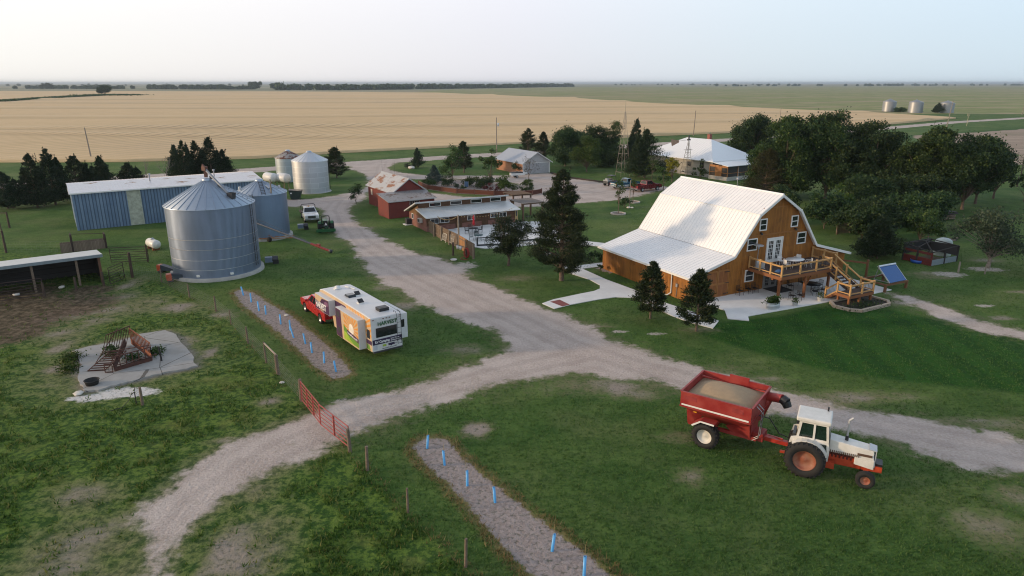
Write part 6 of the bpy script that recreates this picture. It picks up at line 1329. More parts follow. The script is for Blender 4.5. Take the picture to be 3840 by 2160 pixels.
for z in (.85,2.1): left_panel('vent_grille', [(4.3,z),(4.8,z),(4.8,z+.42),(4.3,z+.42)], dark_steel, Y2, .013, o2)
cx_, cz_ = 2.25, 1.72
def clip(a, R0=.0):
    c, s = math.cos(a), math.sin(a); k = 9
    if c > .001: k = min(k,(3.55-cx_)/c)
    if c < -.001: k = min(k,(1.10-cx_)/c)
    if s > .001: k = min(k,(2.66-cz_)/s)
    if s < -.001: k = min(k,(.95-cz_)/s)
    return (cx_+c*k, cz_+s*k)
for i in range(22):
    a = 2*PI*i/22
    if math.sin(a) < -.45: continue
    left_panel('orange_ray', [(cx_+.3*math.cos(a-.02),cz_+.3*math.sin(a-.02)),clip(a-.075),clip(a+.075),(cx_+.3*math.cos(a+.02),cz_+.3*math.sin(a+.02))], orange, Y2, .008, o2)
left_panel('sun_disc', [(cx_+.42*math.cos(2*PI*i/24),cz_+.42*math.sin(2*PI*i/24)) for i in range(24)], sunw, Y2, .012, o2)
left_panel('green_hill', [(1.08,.62),(2.6,.62),(3.62,1.0),(3.62,1.75),(2.6,1.35),(1.08,1.15)], green1, Y2, .015, o2)
left_panel('lime_hill', [(1.9,.63),(3.6,.63),(3.62,1.3),(3.1,1.2),(2.4,.8)], green2, Y2, .018, o2)
left_panel('purple_banner', [(1.08,.98),(3.0,1.18),(3.0,1.50),(1.08,1.30)], purple, Y2, .021, o2)
lettering('lettering', 'HarvestHosts.com/RV', .235, letter_w, o2, LEFT(2.93,Y2+.026,1.24) @ Matrix.Rotation(-.10,4,'Z'), sx=.80, bold=.004)
s3 = MB(); s3.bx(.55,3.9,-yl-.75,-yl+.02,.85,2.75); o3 = s3.build('slide_out', rv_white, tv)
m = MB(); m.bx(.545,.553,-yl-.5,-yl-.15,1.7,2.3); m.build('window', glass_dark, o3)
m = MB(); m.bx(.4,6.5,-yl-.14,-yl-.0,2.86,3.0); m.build('awning_roll', M_('awning_grey',(.3,.3,.3),.6), tv)
# roof gear
m = MB(); m.lathe([(0,.0),(.34,0),(.36,.12),(.30,.25),(0,.27)],4,(1.25,-.35,3.07),smooth=False,a0=PI/4,a1=PI/4+2*PI); m.bx(.95,1.6,-.72,.05,3.06,3.32); m.build('roof_air_conditioner', black_metal, tv)
m = MB(); m.prof_y([(5.2,3.12),(6.1,3.14),(5.95,3.3),(5.4,3.3)], -.1, .5); m.build('roof_dome', glass_dark, tv)
for x_,y_ in ((3.6,.3),(5.6,-.35)):
    m = MB(); m.bx(x_-.22,x_+.22,y_-.22,y_+.22,3.10,3.20); o_ = m.build('roof_vent', white_paint, tv); m = MB(); m.bar((x_-.2,y_,3.22),(x_+.16,y_,3.42),.42,.03); m.build('vent_lid', black_metal, o_)
m = MB(); m.bx(7.9,8.3,-.1,.5,3.12,3.2); m.lathe([(.25,0),(.22,.16),(0,.2)],14,(8.1,.2,3.2)); m.build('roof_vent', white_paint, tv)
m = MB(); m.bar((8.4,-.6,3.16),(7.0,-.8,3.22),.1,.06); m.build('antenna', white_paint, tv)
# rear face (looks along -x)
REAR = lambda y, z: Matrix.Translation((-.012,y,z)) @ Matrix(((0,0,-1,0),(-1,0,0,0),(0,1,0,0),(0,0,0,1)))
m = MB(); m.bx(-.02,.03,-.78,.86,1.55,2.25); m.build('rear_window', glass_dark, tv)
m = MB(); m.bx(-.012,.02,-1.17,1.17,1.02,1.40); m.build('purple_band', M_('trailer_navy',(.03,.018,.06),.4), tv)
lettering('lettering', 'HARVEST', .40, letter_g, tv, REAR(.72,2.42), sx=.92, bold=.010)
lettering('lettering', 'RV Camping', .27, letter_w, tv, Matrix.Translation((-.006,0,0)) @ REAR(1.0,1.12), sx=.85, bold=.007)
lettering('lettering', 'Farms, Wineries,', .12, letter_w, tv, Matrix.Translation((-.006,0,0)) @ REAR(-.25,1.24), sx=.85, bold=.003)
lettering('lettering', 'Breweries and More!', .12, letter_w, tv, Matrix.Translation((-.006,0,0)) @ REAR(-.25,1.10), sx=.8, bold=.003)
lettering('lettering', 'HarvestHosts.com/RV', .13, M_('letter_grey',(.12,.12,.13),.5), tv, REAR(.45,.60), sx=1.0, bold=.002)
m = MB(); m.bx(-.014,.0,-.55,-.05,.78,.94); m.bar((-.008,-.55,.82),(-.008,-.75,.88),.02,.02); m.lathe([(0,0),(.07,0),(.07,.02)],14,M=Matrix.Translation((-.018,-.28,.79)) @ Matrix.Rotation(PI/2,4,'Y')); m.build('trailer_emblem', M_('trailer_navy',(.03,.018,.06),.4), tv)
m = MB(); m.bx(-.014,.0,.12,.4,.78,.93); m.build('yellow_mark', green2, tv)
m = MB(); m.bx(-.016,.0,.82,1.1,.66,.98); m.build('number_plate', M_('plate_pale',(.5,.52,.58),.5), tv)
m = MB()
for y_ in (-.78,-1.08): m.path([(-.1,y_,.75),(-.1,y_,3.0),(.1,y_,3.2),(.35,y_,3.2),(.4,y_,3.08)], .018, 6)
for z in (.8,1.2,1.6,2.0,2.4,2.8): m.tube((-.1,-.78,z),(-.1,-1.08,z),.014,.014,5)
for z in (1.0,2.6):
    for y_ in (-.78,-1.08): m.bar((-.1,y_,z),(.0,y_,z),.03)
m.build('rear_ladder', black_metal, tv)
for y_ in (-1.05,-.25,0,.25,1.05): m = MB(); m.box((-.014,y_,2.90),(.04,.1,.05)); m.build('marker_light', M_('dark_red_lens',(.12,.02,.02),.3), tv)
m = MB(); m.bx(-.08,.02,-1.15,1.15,.42,.52); m.build('bumper', dark_steel, tv)
for s in (-1,1):
    for xx in (3.05,3.95): wheel(tv, xx, s*1.0, .36, .24, alloy, .6, s)
m = MB()
for s in (-1,1): m.bar((6.5,s*.9,.5),(6.5,s*.9,.02),.08)
m.build('landing_leg', dark_steel, tv)

# ----------------------------------------------------------------- grain cart
gc = thing('grain_cart', 'red grain cart heaped with pale grain behind the white tractor', 'grain cart', (11.8,34.4,0), rad(-35.5))
cart_red = M_('cart_red', (.31,.020,.020), .48, var=.22, scale=1.1, c2=(.34,.05,.04)); cart_dark = M_('cart_red_inside', (.26,.030,.026), .5, var=.2)
X0, X1, W0, ZT, ZM, ZB = -1.92, 1.92, 1.70, 2.86, 2.02, 1.0
to = [(X0,-W0),(X1,-W0),(X1,W0),(X0,W0)]; bo = [(-.75,-.45),(.95,-.45),(.95,.45),(-.75,.45)]
m = MB(); i_ = .06
vs = [(x,y,ZT) for x,y in to]+[(x,y,ZM) for x,y in to]+[(x,y,ZB) for x,y in bo]
vi = [(x-math.copysign(i_,x),y-math.copysign(i_,y),ZT) for x,y in to]+[(x-math.copysign(i_,x),y-math.copysign(i_,y),ZM+.02) for x,y in to]+[(x*.96,y*.9,ZB+.05) for x,y in bo]
fs_ = [];
for j in range(4):
    k = (j+1)%4; fs_ += [(j,j+4,k+4,k),(j+4,j+8,k+8,k+4)]; fs_ += [(12+k,12+k+4,12+j+4,12+j),(12+k+4,12+k+8,12+j+8,12+j+4),(j,k,12+k,12+j)]
m.add(vs+vi, fs_+[(8,9,10,11),(23,22,21,20)]); m.build('hopper', cart_red, gc)
m = MB()
for a,b in zip(to, to[1:]+to[:1]): m.bar((a[0],a[1],ZT+.01),(b[0],b[1],ZT+.01),.10,.06); m.bar((a[0]*1.005,a[1]*1.005,ZM),(b[0]*1.005,b[1]*1.005,ZM),.05,.07)
m.bx(-.35,.75,W0-.08,W0-.02,ZT-.5,ZT+.22); m.bar((X0+.1,W0-.5,ZT-.1),(-.2,W0-.1,ZT-.35),.07); m.bar((X1-.1,W0-.6,ZT-.1),(.9,W0-.15,ZT-.3),.07); m.build('top_rim', cart_red, gc)
m = MB(); n = 26; vs = []; fs_ = []
for j in range(n):
    for i in range(n):
        u = i/(n-1)*2-1; v = j/(n-1)*2-1; x = u*(X1-.07); y = v*(W0-.07)
        z = ZT-.40+.46*(1-(u*u)**1.1*.95)*(1-(v*v)**1.1*.9)+.006*math.sin(9*u+7*v); vs.append((x,y,z))
fs_ = [(j*n+i,j*n+i+1,(j+1)*n+i+1,(j+1)*n+i) for j in range(n-1) for i in range(n-1)]
m.add(vs, fs_, None, True); m.build('grain_heap', M_('wheat_grain', (.36,.26,.16), .95, var=.08, scale=4, bump=.4, bscale=60), gc)
m = MB()
for s in (-1,1): m.bx(X0+.08,X1-.1,s*(W0+.003)-.008,s*(W0+.003)+.008,ZM+.06,ZM+.15)
m.build('white_stripe', white_paint, gc)
for xa,xb in ((X0+.2,X0+.9),(X1-1.0,X1-.4)): m = MB(); m.bx(xa,xb,-W0-.012,-W0+.0,ZT-.42,ZT-.17); m.build('side_panel_mark', M_('faded_cart_red', (.27,.03,.03), .6, var=.2), gc)
m = MB()
for s in (-1,1):
    m.bar((-1.6,s*.75,.72),(2.0,s*.55,.66),.14,.2)
    m.add([(-1.75,s*.76,.62),(-1.2,s*.76,.62),(-.9,s*.76,1.35),(-1.75,s*1.15,1.95)]+[(-1.75,s*.80,.62),(-1.2,s*.80,.62),(-.9,s*.80,1.35),(-1.75,s*1.19,1.95)],[(0,1,2,3),(7,6,5,4),(0,4,5,1),(1,5,6,2),(2,6,7,3),(3,7,4,0)])
    m.add([(.8,s*.62,.6),(1.7,s*.62,.6),(1.7,s*1.0,1.75),(.35,s*.62,1.05)]+[(.8,s*.66,.6),(1.7,s*.66,.6),(1.7,s*1.04,1.75),(.35,s*.66,1.05)],[(0,1,2,3),(7,6,5,4),(0,4,5,1),(1,5,6,2),(2,6,7,3),(3,7,4,0)])
m.bx(-1.7,-1.55,-.8,.8,.55,1.6); m.bx(-.5,-.2,-1.75,1.75,.58,.78); m.bx(1.55,1.72,-.65,.65,.55,1.5); m.bx(1.7,2.3,-.4,.4,.5,.95); m.build('chassis', cart_red, gc)
m = MB(); m.bar((1.9,0,.62),(4.05,.20,.55),.26,.22); m.bar((2.2,.35,.62),(3.2,.2,.7),.1); m.build('drawbar', M_('cart_orange_red',(.42,.035,.02),.45,var=.15), gc)
for s in (-1,1): 
    wheel(gc, -.35, s*1.72, .70, .58, M_('white_rim', (.62,.60,.54), .5, var=.1), .60, s, 22)
    m = MB(); m.bar((-1.05,s*1.72,1.22),(-.6,s*1.72,1.56),.62,.05); m.bar((-.6,s*1.72,1.56),(.15,s*1.72,1.54),.62,.05); m.build('mudguard', cart_red, gc)
    m = MB(); m.bar((-1.06,s*2.035,1.21),(-.6,s*2.035,1.55),.02,.09); m.bar((-.6,s*2.035,1.55),(.15,s*2.035,1.53),.02,.09); m.build('guard_edge', white_paint, gc)
m = MB(); m.tube((1.6,1.0,1.1),(2.02,1.35,2.45),.22,.22,14); m.tube((1.95,1.3,2.45),(2.75,1.05,2.62),.25,.25,14); m.build('unload_auger', cart_red, gc)
m = MB(); m.tube((2.72,1.06,2.62),(3.0,.98,2.5),.26,.27,14); m.tube((2.93,1.0,2.52),(3.08,.97,2.25),.25,.22,14); m.build('spout_boot', black_metal, gc)
m = MB()
for y_ in (-.62,-.95): m.path([(1.95,y_,2.75),(2.25,y_,2.5),(2.2,y_,1.0),(1.9,y_,.75)], .022, 6)
for z in np.arange(1.1,2.6,.3): m.tube((2.21,-.62,z),(2.21,-.95,z),.016,.016,5)
m.build('ladder', grey_metal, gc)
m = MB(); m.path([(1.9,-.35,2.0),(2.5,-.2,1.9),(3.0,.0,1.1),(3.7,.2,.85),(4.1,.25,.95)], .03, 6); m.build('hose', black_metal, gc)
m = MB(); m.bx(-1.3,-1.12,-W0*.72-.02,-W0*.72+.0+.0,1.58,1.74); m.build('reflector', M_('amber_reflector',(.7,.33,.02),.4), gc)

# ----------------------------------------------------------------- white field tractor
tc_ = thing('field_tractor', 'white and orange cab tractor hitched to the red grain cart', 'tractor', (15.15,31.25,0), rad(-27))
tw_ = M_('tractor_white', (.70,.68,.62), .45, var=.14, scale=1.8, c2=(.74,.72,.68)); tor = M_('tractor_orange_red', (.44,.055,.018), .5, var=.2); rim_o = M_('rim_orange', (.40,.105,.055), .6, var=.4, scale=2.5, c2=(.30,.16,.10))
for s in (-1,1):
    wheel(tc_, 0, s*.98, .93, .62, rim_o, .60, s, 26); wheel(tc_, 2.78, s*.84, .44, .30, rim_o, .52, s)
m = MB(); m.bx(-.5,2.5,-.26,.26,.62,1.12); m.tube((0,-.75,.93),(0,.75,.93),.14,.14,10); m.bx(2.3,3.25,-.22,.22,.62,1.0); m.tube((2.78,-.75,.46),(2.78,.75,.46),.07,.07,8); m.bx(2.68,2.88,-.12,.12,.46,.7)
m.bx(1.0,2.2,-.34,-.26,.7,1.15); m.bx(1.0,2.2,.26,.34,.7,1.15); m.bx(.55,1.35,-.78,-.42,.58,.9); m.bx(.55,1.35,.42,.78,.58,.9); m.build('chassis', tor, tc_)
m = MB(); m.bx(1.05,2.25,-.30,.30,1.0,1.36)
for k in range(6): m.tube((1.2+k*.17,-.33,1.05),(1.2+k*.17,-.33,1.3),.05,.05,6)
m.build('engine', M_('engine_dark_red',(.10,.018,.012),.6,var=.4,scale=6), tc_)
m = MB(); m.add([(1.0,-.46,1.34),(3.05,-.42,1.30),(3.05,.42,1.30),(1.0,.46,1.34),(1.0,-.40,1.98),(3.0,-.35,1.78),(3.0,.35,1.78),(1.0,.40,1.98)],[(0,3,2,1),(4,5,6,7),(0,1,5,4),(1,2,6,5),(2,3,7,6),(3,0,4,7)])
m.add([(2.2,-.43,.92),(3.08,-.43,.80),(3.08,.43,.80),(2.2,.43,.92),(2.2,-.43,1.32),(3.08,-.43,1.31),(3.08,.43,1.31),(2.2,.43,1.32)],[(0,3,2,1),(4,5,6,7),(0,1,5,4),(1,2,6,5),(2,3,7,6),(3,0,4,7)]); hd_ = m.build('hood', tw_, tc_); b_ = hd_.modifiers.new('soft','BEVEL'); b_.width = .03; b_.segments = 2
m = MB(); m.add([(2.78,-.36,1.815),(3.12,-.34,1.76),(3.12,.34,1.76),(2.78,.36,1.815),(2.78,-.36,1.86),(3.13,-.34,1.80),(3.13,.34,1.80),(2.78,.36,1.86)],[(0,3,2,1),(4,5,6,7),(0,1,5,4),(1,2,6,5),(2,3,7,6),(3,0,4,7)]); m.bx(3.082,3.12,-.34,.34,.9,1.76); m.build('nose', M_('nose_pale_grey',(.48,.50,.52),.4), tc_)
m = MB()
for s in (-1,1):
    for k in range(16): m.bx(1.08+k*.085,1.12+k*.085,s*.445-.02,s*.445+.03*s,1.35,1.47)
    m.bx(2.3,2.95,s*.425-.01,s*.425+.012,1.44,1.56)
m.build('side_grille', M_('grille_brown',(.10,.055,.035),.6), tc_)
m = MB(); m.bx(3.12,3.45,-.36,.36,.70,1.0); m.build('front_weight', tor, tc_); m = MB(); m.bx(3.15,3.45,-.30,.30,1.0,1.12); m.build('weight_top', black_metal, tc_)
cab_b = [(-.55,-.66,1.25),(1.0,-.66,1.25),(1.0,.66,1.25),(-.55,.66,1.25)]; cab_t = [(-.38,-.62,2.78),(.82,-.62,2.78),(.82,.62,2.78),(-.38,.62,2.78)]
m = MB()
for a,b in zip(cab_b,cab_t): m.bar(a,b,.11)
for q in (cab_b,cab_t):
    for a,b in zip(q,q[1:]+q[:1]): m.bar(a,b,.11)
for s in (-1,1): m.bar((.28,s*.66,1.25),(.25,s*.62,2.78),.12,.1); m.bar((-.47,s*.66,1.72),(.95,s*.66,1.85),.1,.1); m.bx(.28,1.0,s*.66-.03,s*.66+.03,.85,1.25) if False else None; m.bar((.40,s*.69,.78),(.28,s*.66,1.3),.10); m.bar((.98,s*.69,.78),(1.0,s*.66,1.3),.10); m.bar((.40,s*.69,.78),(.98,s*.69,.78),.10)
m.build('cab_frame', tw_, tc_)
gl = M_('cab_glass', (.012,.028,.022), .08, var=.2, spec=.7)
def tq(nm, a, b, c, d): 
    mm = MB(); nrm = (Vector(b)-Vector(a)).cross(Vector(d)-Vector(a)).normalized()*.012; q = [tuple(Vector(p)+nrm) for p in (a,b,c,d)]+[tuple(Vector(p)-nrm) for p in (a,b,c,d)]
    mm.add(q,[(0,1,2,3),(7,6,5,4),(0,4,5,1),(1,5,6,2),(2,6,7,3),(3,7,4,0)]); return mm.build(nm, gl, tc_)
tq('windscreen',(1.0,-.62,1.3),(1.0,.62,1.3),(.82,.58,2.74),(.82,-.58,2.74)); tq('rear_window',(-.55,-.62,1.6),(-.55,.62,1.6),(-.38,.58,2.74),(-.38,-.58,2.74))
for s in (-1,1): tq('window',(-.47,s*.650,1.98),(.22,s*.650,2.02),(.2,s*.62,2.73),(-.36,s*.62,2.73)); tq('window',(.34,s*.650,1.98),(.94,s*.650,1.98),(.78,s*.62,2.73),(.3,s*.62,2.73)); tq('window',(.44,s*.68,.84),(.95,s*.68,.84),(.98,s*.66,1.8),(.34,s*.66,1.8))
m = MB(); m.bx(-.42,.35,-.5,.5,1.0,1.26); m.bx(-.3,.2,-.25,.25,1.26,1.5); m.bx(-.42,-.28,-.25,.25,1.5,2.1); m.build('seat', M_('cab_interior',(.03,.03,.028),.8), tc_)
m = MB(); m.bx(-.62,.98,-.76,.76,2.80,3.02); r_ = m.build('cab_roof', tw_, tc_); b_ = r_.modifiers.new('soft','BEVEL'); b_.width = .07; b_.segments = 3
for s in (-1,1):
    m = MB(); pts = [(.90*math.cos(a)*1.12,.93+.98*math.sin(a)) for a in np.linspace(.35,2.3,9)]
    for (x0,z0),(x1,z1) in zip(pts[:-1],pts[1:]): m.bar((x0,s*.86,z0),(x1,s*.86,z1),.44,.05)
    m.prof_y([(-.85,1.5),(-.78,1.86),(-.5,1.96),(.30,1.98),(.42,1.0),(.30,.95),(.2,1.5),(-.3,1.75)], s*.70-.02, s*.70+.02); m.bx(.32,.97,s*.665-.012,s*.665+.012,1.74,1.96); m.build('fender', tw_, tc_)

m = MB(); m.tube((1.75,.05,1.9),(1.75,.05,2.15),.085,.085,10); m.build('exhaust_base', black_metal, tc_); m = MB(); m.tube((1.75,.05,2.12),(1.75,.05,3.0),.05,.05,10); m.tube((1.75,.05,2.98),(1.92,.08,3.14),.055,.06,10); m.build('exhaust_stack', M_('stack_grey',(.5,.5,.5),.4,.3), tc_)
m = MB(); m.box((.75,.6,3.12),(.08,.08,.22)); m.box((-.55,-.55,2.62),(.1,.14,.12)); m.box((-.55,.55,2.62),(.1,.14,.12)); m.build('work_light', black_metal, tc_)
m = MB(); m.bx(-.72,-.58,-.45,.45,1.5,1.95); m.build('rear_panel', M_('tractor_dark_panel',(.06,.065,.07),.5), tc_)
m = MB(); m.bar((-.5,0,.55),(-1.25,0,.52),.12); m.bar((-.45,-.3,.6),(-1.0,-.38,.75),.07); m.bar((-.45,.3,.6),(-1.0,.38,.75),.07); m.build('hitch', tor, tc_)

# ----------------------------------------------------------------- small green tractor
gt = thing('loader_tractor', 'green open tractor with yellow wheels and a rear blade, seen from behind', 'tractor', (-24.7,89.1,0), rad(108))
gg = M_('tractor_green', (.012,.10,.030), .45, var=.15); yw = M_('wheel_yellow', (.48,.36,.03), .5)
for s in (-1,1): wheel(gt, 0, s*.82, .72, .46, yw, .58, s, 20); wheel(gt, 1.95, s*.75, .46, .30, yw, .58, s, 16)
m = MB(); m.bx(-.4,2.3,-.24,.24,.5,.9); m.tube((0,-.6,.72),(0,.6,.72),.12,.12,8); m.tube((1.95,-.6,.48),(1.95,.6,.48),.08,.08,8); m.build('chassis', dark_steel, gt)
m = MB(); m.bx(.7,2.3,-.32,.32,.88,1.4); h_ = m.build('hood', gg, gt); b_ = h_.modifiers.new('soft','BEVEL'); b_.width = .06; b_.segments = 2
for s in (-1,1):
    m = MB(); pts = [(.78*math.cos(a),.72+.80*math.sin(a)) for a in np.linspace(.3,2.4,8)]
    for (x0,z0),(x1,z1) in zip(pts[:-1],pts[1:]): m.bar((x0,s*.78,z0),(x1,s*.78,z1),.36,.04)
    m.build('fender', gg, gt)
m = MB(); m.path([(-.35,-.5,.7),(-.35,-.5,2.1),(-.35,-.4,2.25),(-.35,.4,2.25),(-.35,.5,2.1),(-.35,.5,.7)], .045, 8); m.build('roll_bar', black_metal, gt)
m = MB(); m.bx(-.2,.25,-.26,.26,.95,1.12); m.bx(-.26,-.14,-.26,.26,1.12,1.55); m.build('seat', M_('seat_black',(.02,.02,.02),.7), gt)
m = MB()
for s in (-1,1): m.bar((.6,s*.5,1.3),(2.4,s*.52,1.05),.09,.14); m.bar((2.4,s*.52,1.05),(3.0,s*.52,.35),.09,.12); m.bar((.7,s*.48,.8),(.7,s*.48,1.4),.1)
m.build('loader_arm', gg, gt); m = MB(); m.prof_y([(2.95,.1),(3.5,.08),(3.1,.65),(2.95,.6)], -.95, .95); m.build('bucket', gg, gt)
m = MB(); m.bar((-.4,0,.6),(-1.2,0,.55),.1); m.bar((-.4,-.3,.9),(-1.1,0,.75),.06); m.bar((-.4,.3,.9),(-1.1,0,.75),.06); bl_ = m.build('blade_arm', gg, gt); m = MB(); m.bx(-1.32,-1.24,-1.15,1.3,.28,.68); m.build('blade', gg, bl_)
m = MB(); m.add([(-.42,-.2,1.0),(-.42,.2,1.0),(-.42,0,1.36),(-.44,-.2,1.0),(-.44,.2,1.0),(-.44,0,1.36)],[(0,1,2),(5,4,3),(0,3,4,1),(1,4,5,2),(2,5,3,0)]); m.build('warning_triangle', M_('sign_white',(.7,.66,.66),.5), gt)
# ================================================================= small things
def barn_at(x, y): return bl(x, y)
blk = M_('patio_black_metal', (.014,.014,.016), .5, .3)
def make_chair(name, label, cat, group, m_, loc, rz, h=.88, lattice_=True, arms=True):
    t = thing(name, label, cat, (loc[0],loc[1],loc[2] if len(loc) > 2 else 0), rz, group)
    m = MB(); m.bx(-.24,.24,-.24,.24,.42,.45); m.build('seat', m_, t)
    m = MB(); m.path([(-.24,-.22,.43),(-.27,-.22,h),(-.27,.22,h),(-.24,.22,.43)], .018, 5)
    if lattice_:
        for k in range(1,6): m.bar((-.24,-.22+.44*k/6,.45),(-.27,-.22+.44*k/6,h),.02,.012)
    else: m.add([(-.23,-.22,.44),(-.23,.22,.44),(-.28,.22,h),(-.28,-.22,h),(-.25,-.22,.44),(-.25,.22,.44),(-.30,.22,h),(-.30,-.22,h)],[(0,1,2,3),(7,6,5,4),(0,4,5,1),(1,5,6,2),(2,6,7,3),(3,7,4,0)])
    m.build('backrest', m_, t)
    for sx in (-1,1):
        for sy in (-1,1): m = MB(); m.tube((sx*.22,sy*.22,.44),(sx*.25,sy*.25,0),.018,.016,5); m.build('leg', m_, t)
    if arms:
        for sy in (-1,1): m = MB(); m.path([(-.26,sy*.24,.66),(.18,sy*.26,.66),(.24,sy*.25,.44)], .018, 5); m.build('armrest', m_, t)
    return t
def make_table(name, label, group, m_, loc, r=.6, h=.74, oval=1.0):
    t = thing(name, label, 'table', (loc[0],loc[1],loc[2] if len(loc) > 2 else 0), bu, group)
    m = MB(); m.lathe([(0,h-.03),(r,h-.03),(r,h),(0,h)], 28, M=Matrix.Diagonal((oval,1,1,1))); m.build('tabletop', m_, t)
    for a in (.6,2.2,3.75,5.3):
        m = MB(); m.tube((r*.6*oval*math.cos(a),r*.6*math.sin(a),h-.03),(r*.75*oval*math.cos(a),r*.75*math.sin(a),0),.022,.02,6); m.build('leg', m_, t)
    return t
DF = .076
# on the barn patio
p = barn_at(-4.6,-.55); ch0 = make_chair('patio_chair','black metal armchair standing alone against the barn wall left of the low window','chair','black chairs on the barn patio',blk,(*p,DF),bu-PI/2)
for x,y,rz,lb in ((-3.45,-.55,-PI/2,'black metal armchair under the low window of the barn, left of two'),(-2.75,-.6,-PI/2-.15,'black metal armchair under the low window of the barn, right of two'),(-1.55,-3.9,.35,'black metal chair at the patio edge, just behind the galvanised tub'),(-.75,-4.15,.25,'black metal chair at the patio edge, right of its twin behind the small pot'),
 (1.45,-3.9,.9,'black chair at the round table, on its front left side'),(2.55,-3.9,1.8,'black chair at the round table, on its front right side'),(3.6,-2.6,PI,'black chair at the round table, closest to the stairs'),(2.8,-1.3,-PI/2,'black chair at the round table, on the barn side'),(.95,-1.5,-.4,'black chair in the shade beside the deck post, turned to the table'),(-.2,-1.2,-.8,'black chair in the shade at the right end of the dark rug')):
    q = barn_at(x,y); dup(ch0, (*q,DF), bu+rz, lb)
q = barn_at(2.35,-2.75); make_table('patio_table','round black patio table in the shade under the timber deck','black patio tables',blk,(*q,DF),.85,.74)
q = barn_at(0,-.95); rg = MB(); rg.bx(-1.1,1.1,-.92,.92,0,.012); o = rg.build('rug', M_('dark_rug',(.045,.047,.05),.95,var=.25,scale=9), None, (q[0],q[1],DF), bu); tag(o,'dark patio rug laid in front of the lower glazed door','rug')
m = MB()
for a,b,c,d in ((-1.1,1.1,-.92,-.86),(-1.1,1.1,.86,.92),(-1.1,-1.04,-.86,.86),(1.04,1.1,-.86,.86)): m.bx(a,b,c,d,.0125,.016)
m.build('border', M_('rug_border',(.02,.02,.022),.95), o)
q = barn_at(-4.9,-4.75); tk = thing('stock_tank_planter','oval galvanised stock tank full of leafy plants on the patio','planter',(*q,DF),bu+.05)
OV = Matrix.Diagonal((1.55,1,1,1)); m = MB(); m.lathe([(.46,0),(.46,.2),(.475,.21),(.475,.4),(.46,.41),(.46,.58),(.48,.6),(.45,.6),(.44,.05)], 36, M=OV); m.build('tank', galv('tank_galvanised',(.46,.49,.50),.5,.4), tk)
m = MB(); m.lathe([(0,.52),(.44,.52)],24,M=OV); m.build('soil', M_('dark_soil',(.03,.022,.016),1.0), tk)
def fol(parent, n, sx, sy, z0, z1, leaf, mat, seed, nm='foliage'):
    g_ = np.random.default_rng(seed); P = np.stack([g_.normal(0,sx,n), g_.normal(0,sy,n), g_.uniform(z0,z1,n)],1); P[:,:2] *= (1.25-.5*((P[:,2:3]-z0)/(z1-z0)))
    V, F = cards(P, g_.normal(size=(n,3))+np.array([0,0,.6]), leaf, leaf*.55, g_); return fast_mesh(nm, V, F, mat, parent)
fol(tk, 420, .34, .2, .5, 1.05, .2, L_LEAFY, 3)
def pot(label, x, y, r, h, mat, group, leafm=L_LEAFY, z=DF, world=False, n=110):
    q = (x,y) if world else barn_at(x,y); t = thing('flower_pot',label,'flower pot',(q[0],q[1],z),0,group)
    m = MB(); m.lathe([(0,0),(r*.72,0),(r,h),(r*1.06,h),(r*1.06,h*.93),(r*.9,h*.93),(r*.86,h*.85),(0,h*.85)],18); m.build('pot', mat, t); fol(t, n, r*.5, r*.5, h*.9, h+.4, .15, leafm, int(abs(x)*100)); return t
pot('small white flower pot at the lawn edge of the patio, right of the tank', -2.65, -5.2, .26, .34, white_paint, 'white pots on the barn patio')
pot('white flower pot beside the foot of the deck stairs', .55, -5.25, .28, .36, white_paint, 'white pots on the barn patio')
# on the deck
wp = M_('white_plastic', (.68,.68,.67), .4, var=.04); z = DZ
q = barn_at(.55,-2.0); make_table('deck_table','white oval table on the raised deck','deck tables',wp,(*q,z),.72,.74,1.35)
q = barn_at(-.62,-2.1); c0 = make_chair('deck_chair','white plastic chair at the white table, left end nearest the rail','chair','white chairs on the deck',wp,(*q,z),bu,.86,False,True)
for x,y,rz,lb in ((-.1,-.95,-PI/2-.3,'white plastic chair at the white table, on the barn side'),(1.7,-1.3,PI-.4+PI/5,'white plastic chair at the white table, at its right far end'),(1.6,-2.7,PI*.8,'white plastic chair at the white table, front right side')): dup(c0, (*barn_at(x,y),z), bu+rz, lb)
for x,y,rz,lb in ((2.4,-3.3,.3,'dark metal chair on the deck corner, left of two by the front rail'),(2.9,-2.6,2.6,'dark metal chair on the deck corner, right of two by the stair opening')): dup(ch0, (*barn_at(x,y),z), bu+rz, lb, 'dark chairs on the deck')
q = barn_at(-2.75,-.55); ph = thing('patio_heater','tall silver mushroom patio heater on the deck','patio heater',(*q,z),0)
m = MB(); m.lathe([(.0,.0),(.24,0),(.24,.06),(.18,.08),(.18,.75),(.05,.85)],18); m.build('base', M_('heater_silver',(.5,.5,.5),.35,.6), ph)
m = MB(); m.tube((0,0,.8),(0,0,2.05),.035,.035,8); m.lathe([(.05,1.75),(.1,1.8),(.1,2.05),(.03,2.1)],14); m.build('stem', grey_metal, ph)
m = MB(); m.lathe([(.46,2.10),(.44,2.13),(.12,2.24),(0,2.25)],24); m.lathe([(.0,2.20),(.46,2.10)],24); m.build('reflector', M_('heater_silver',(.5,.5,.5),.35,.6), ph)
q = barn_at(-2.85,-1.15); oh = thing('oil_radiator','white ribbed radiator beside the patio heater foot','radiator',(*q,z),bu)
m = MB()
for k in range(7): m.bx(-.3+k*.1,-.24+k*.1,-.08,.08,.08,.68)
m.bx(-.3,.36,-.03,.03,.12,.2); m.build('ribs', wp, oh); m = MB(); m.bx(-.3,-.22,-.16,.16,0,.08); m.bx(.28,.36,-.16,.16,0,.08); m.build('feet', wp, oh)
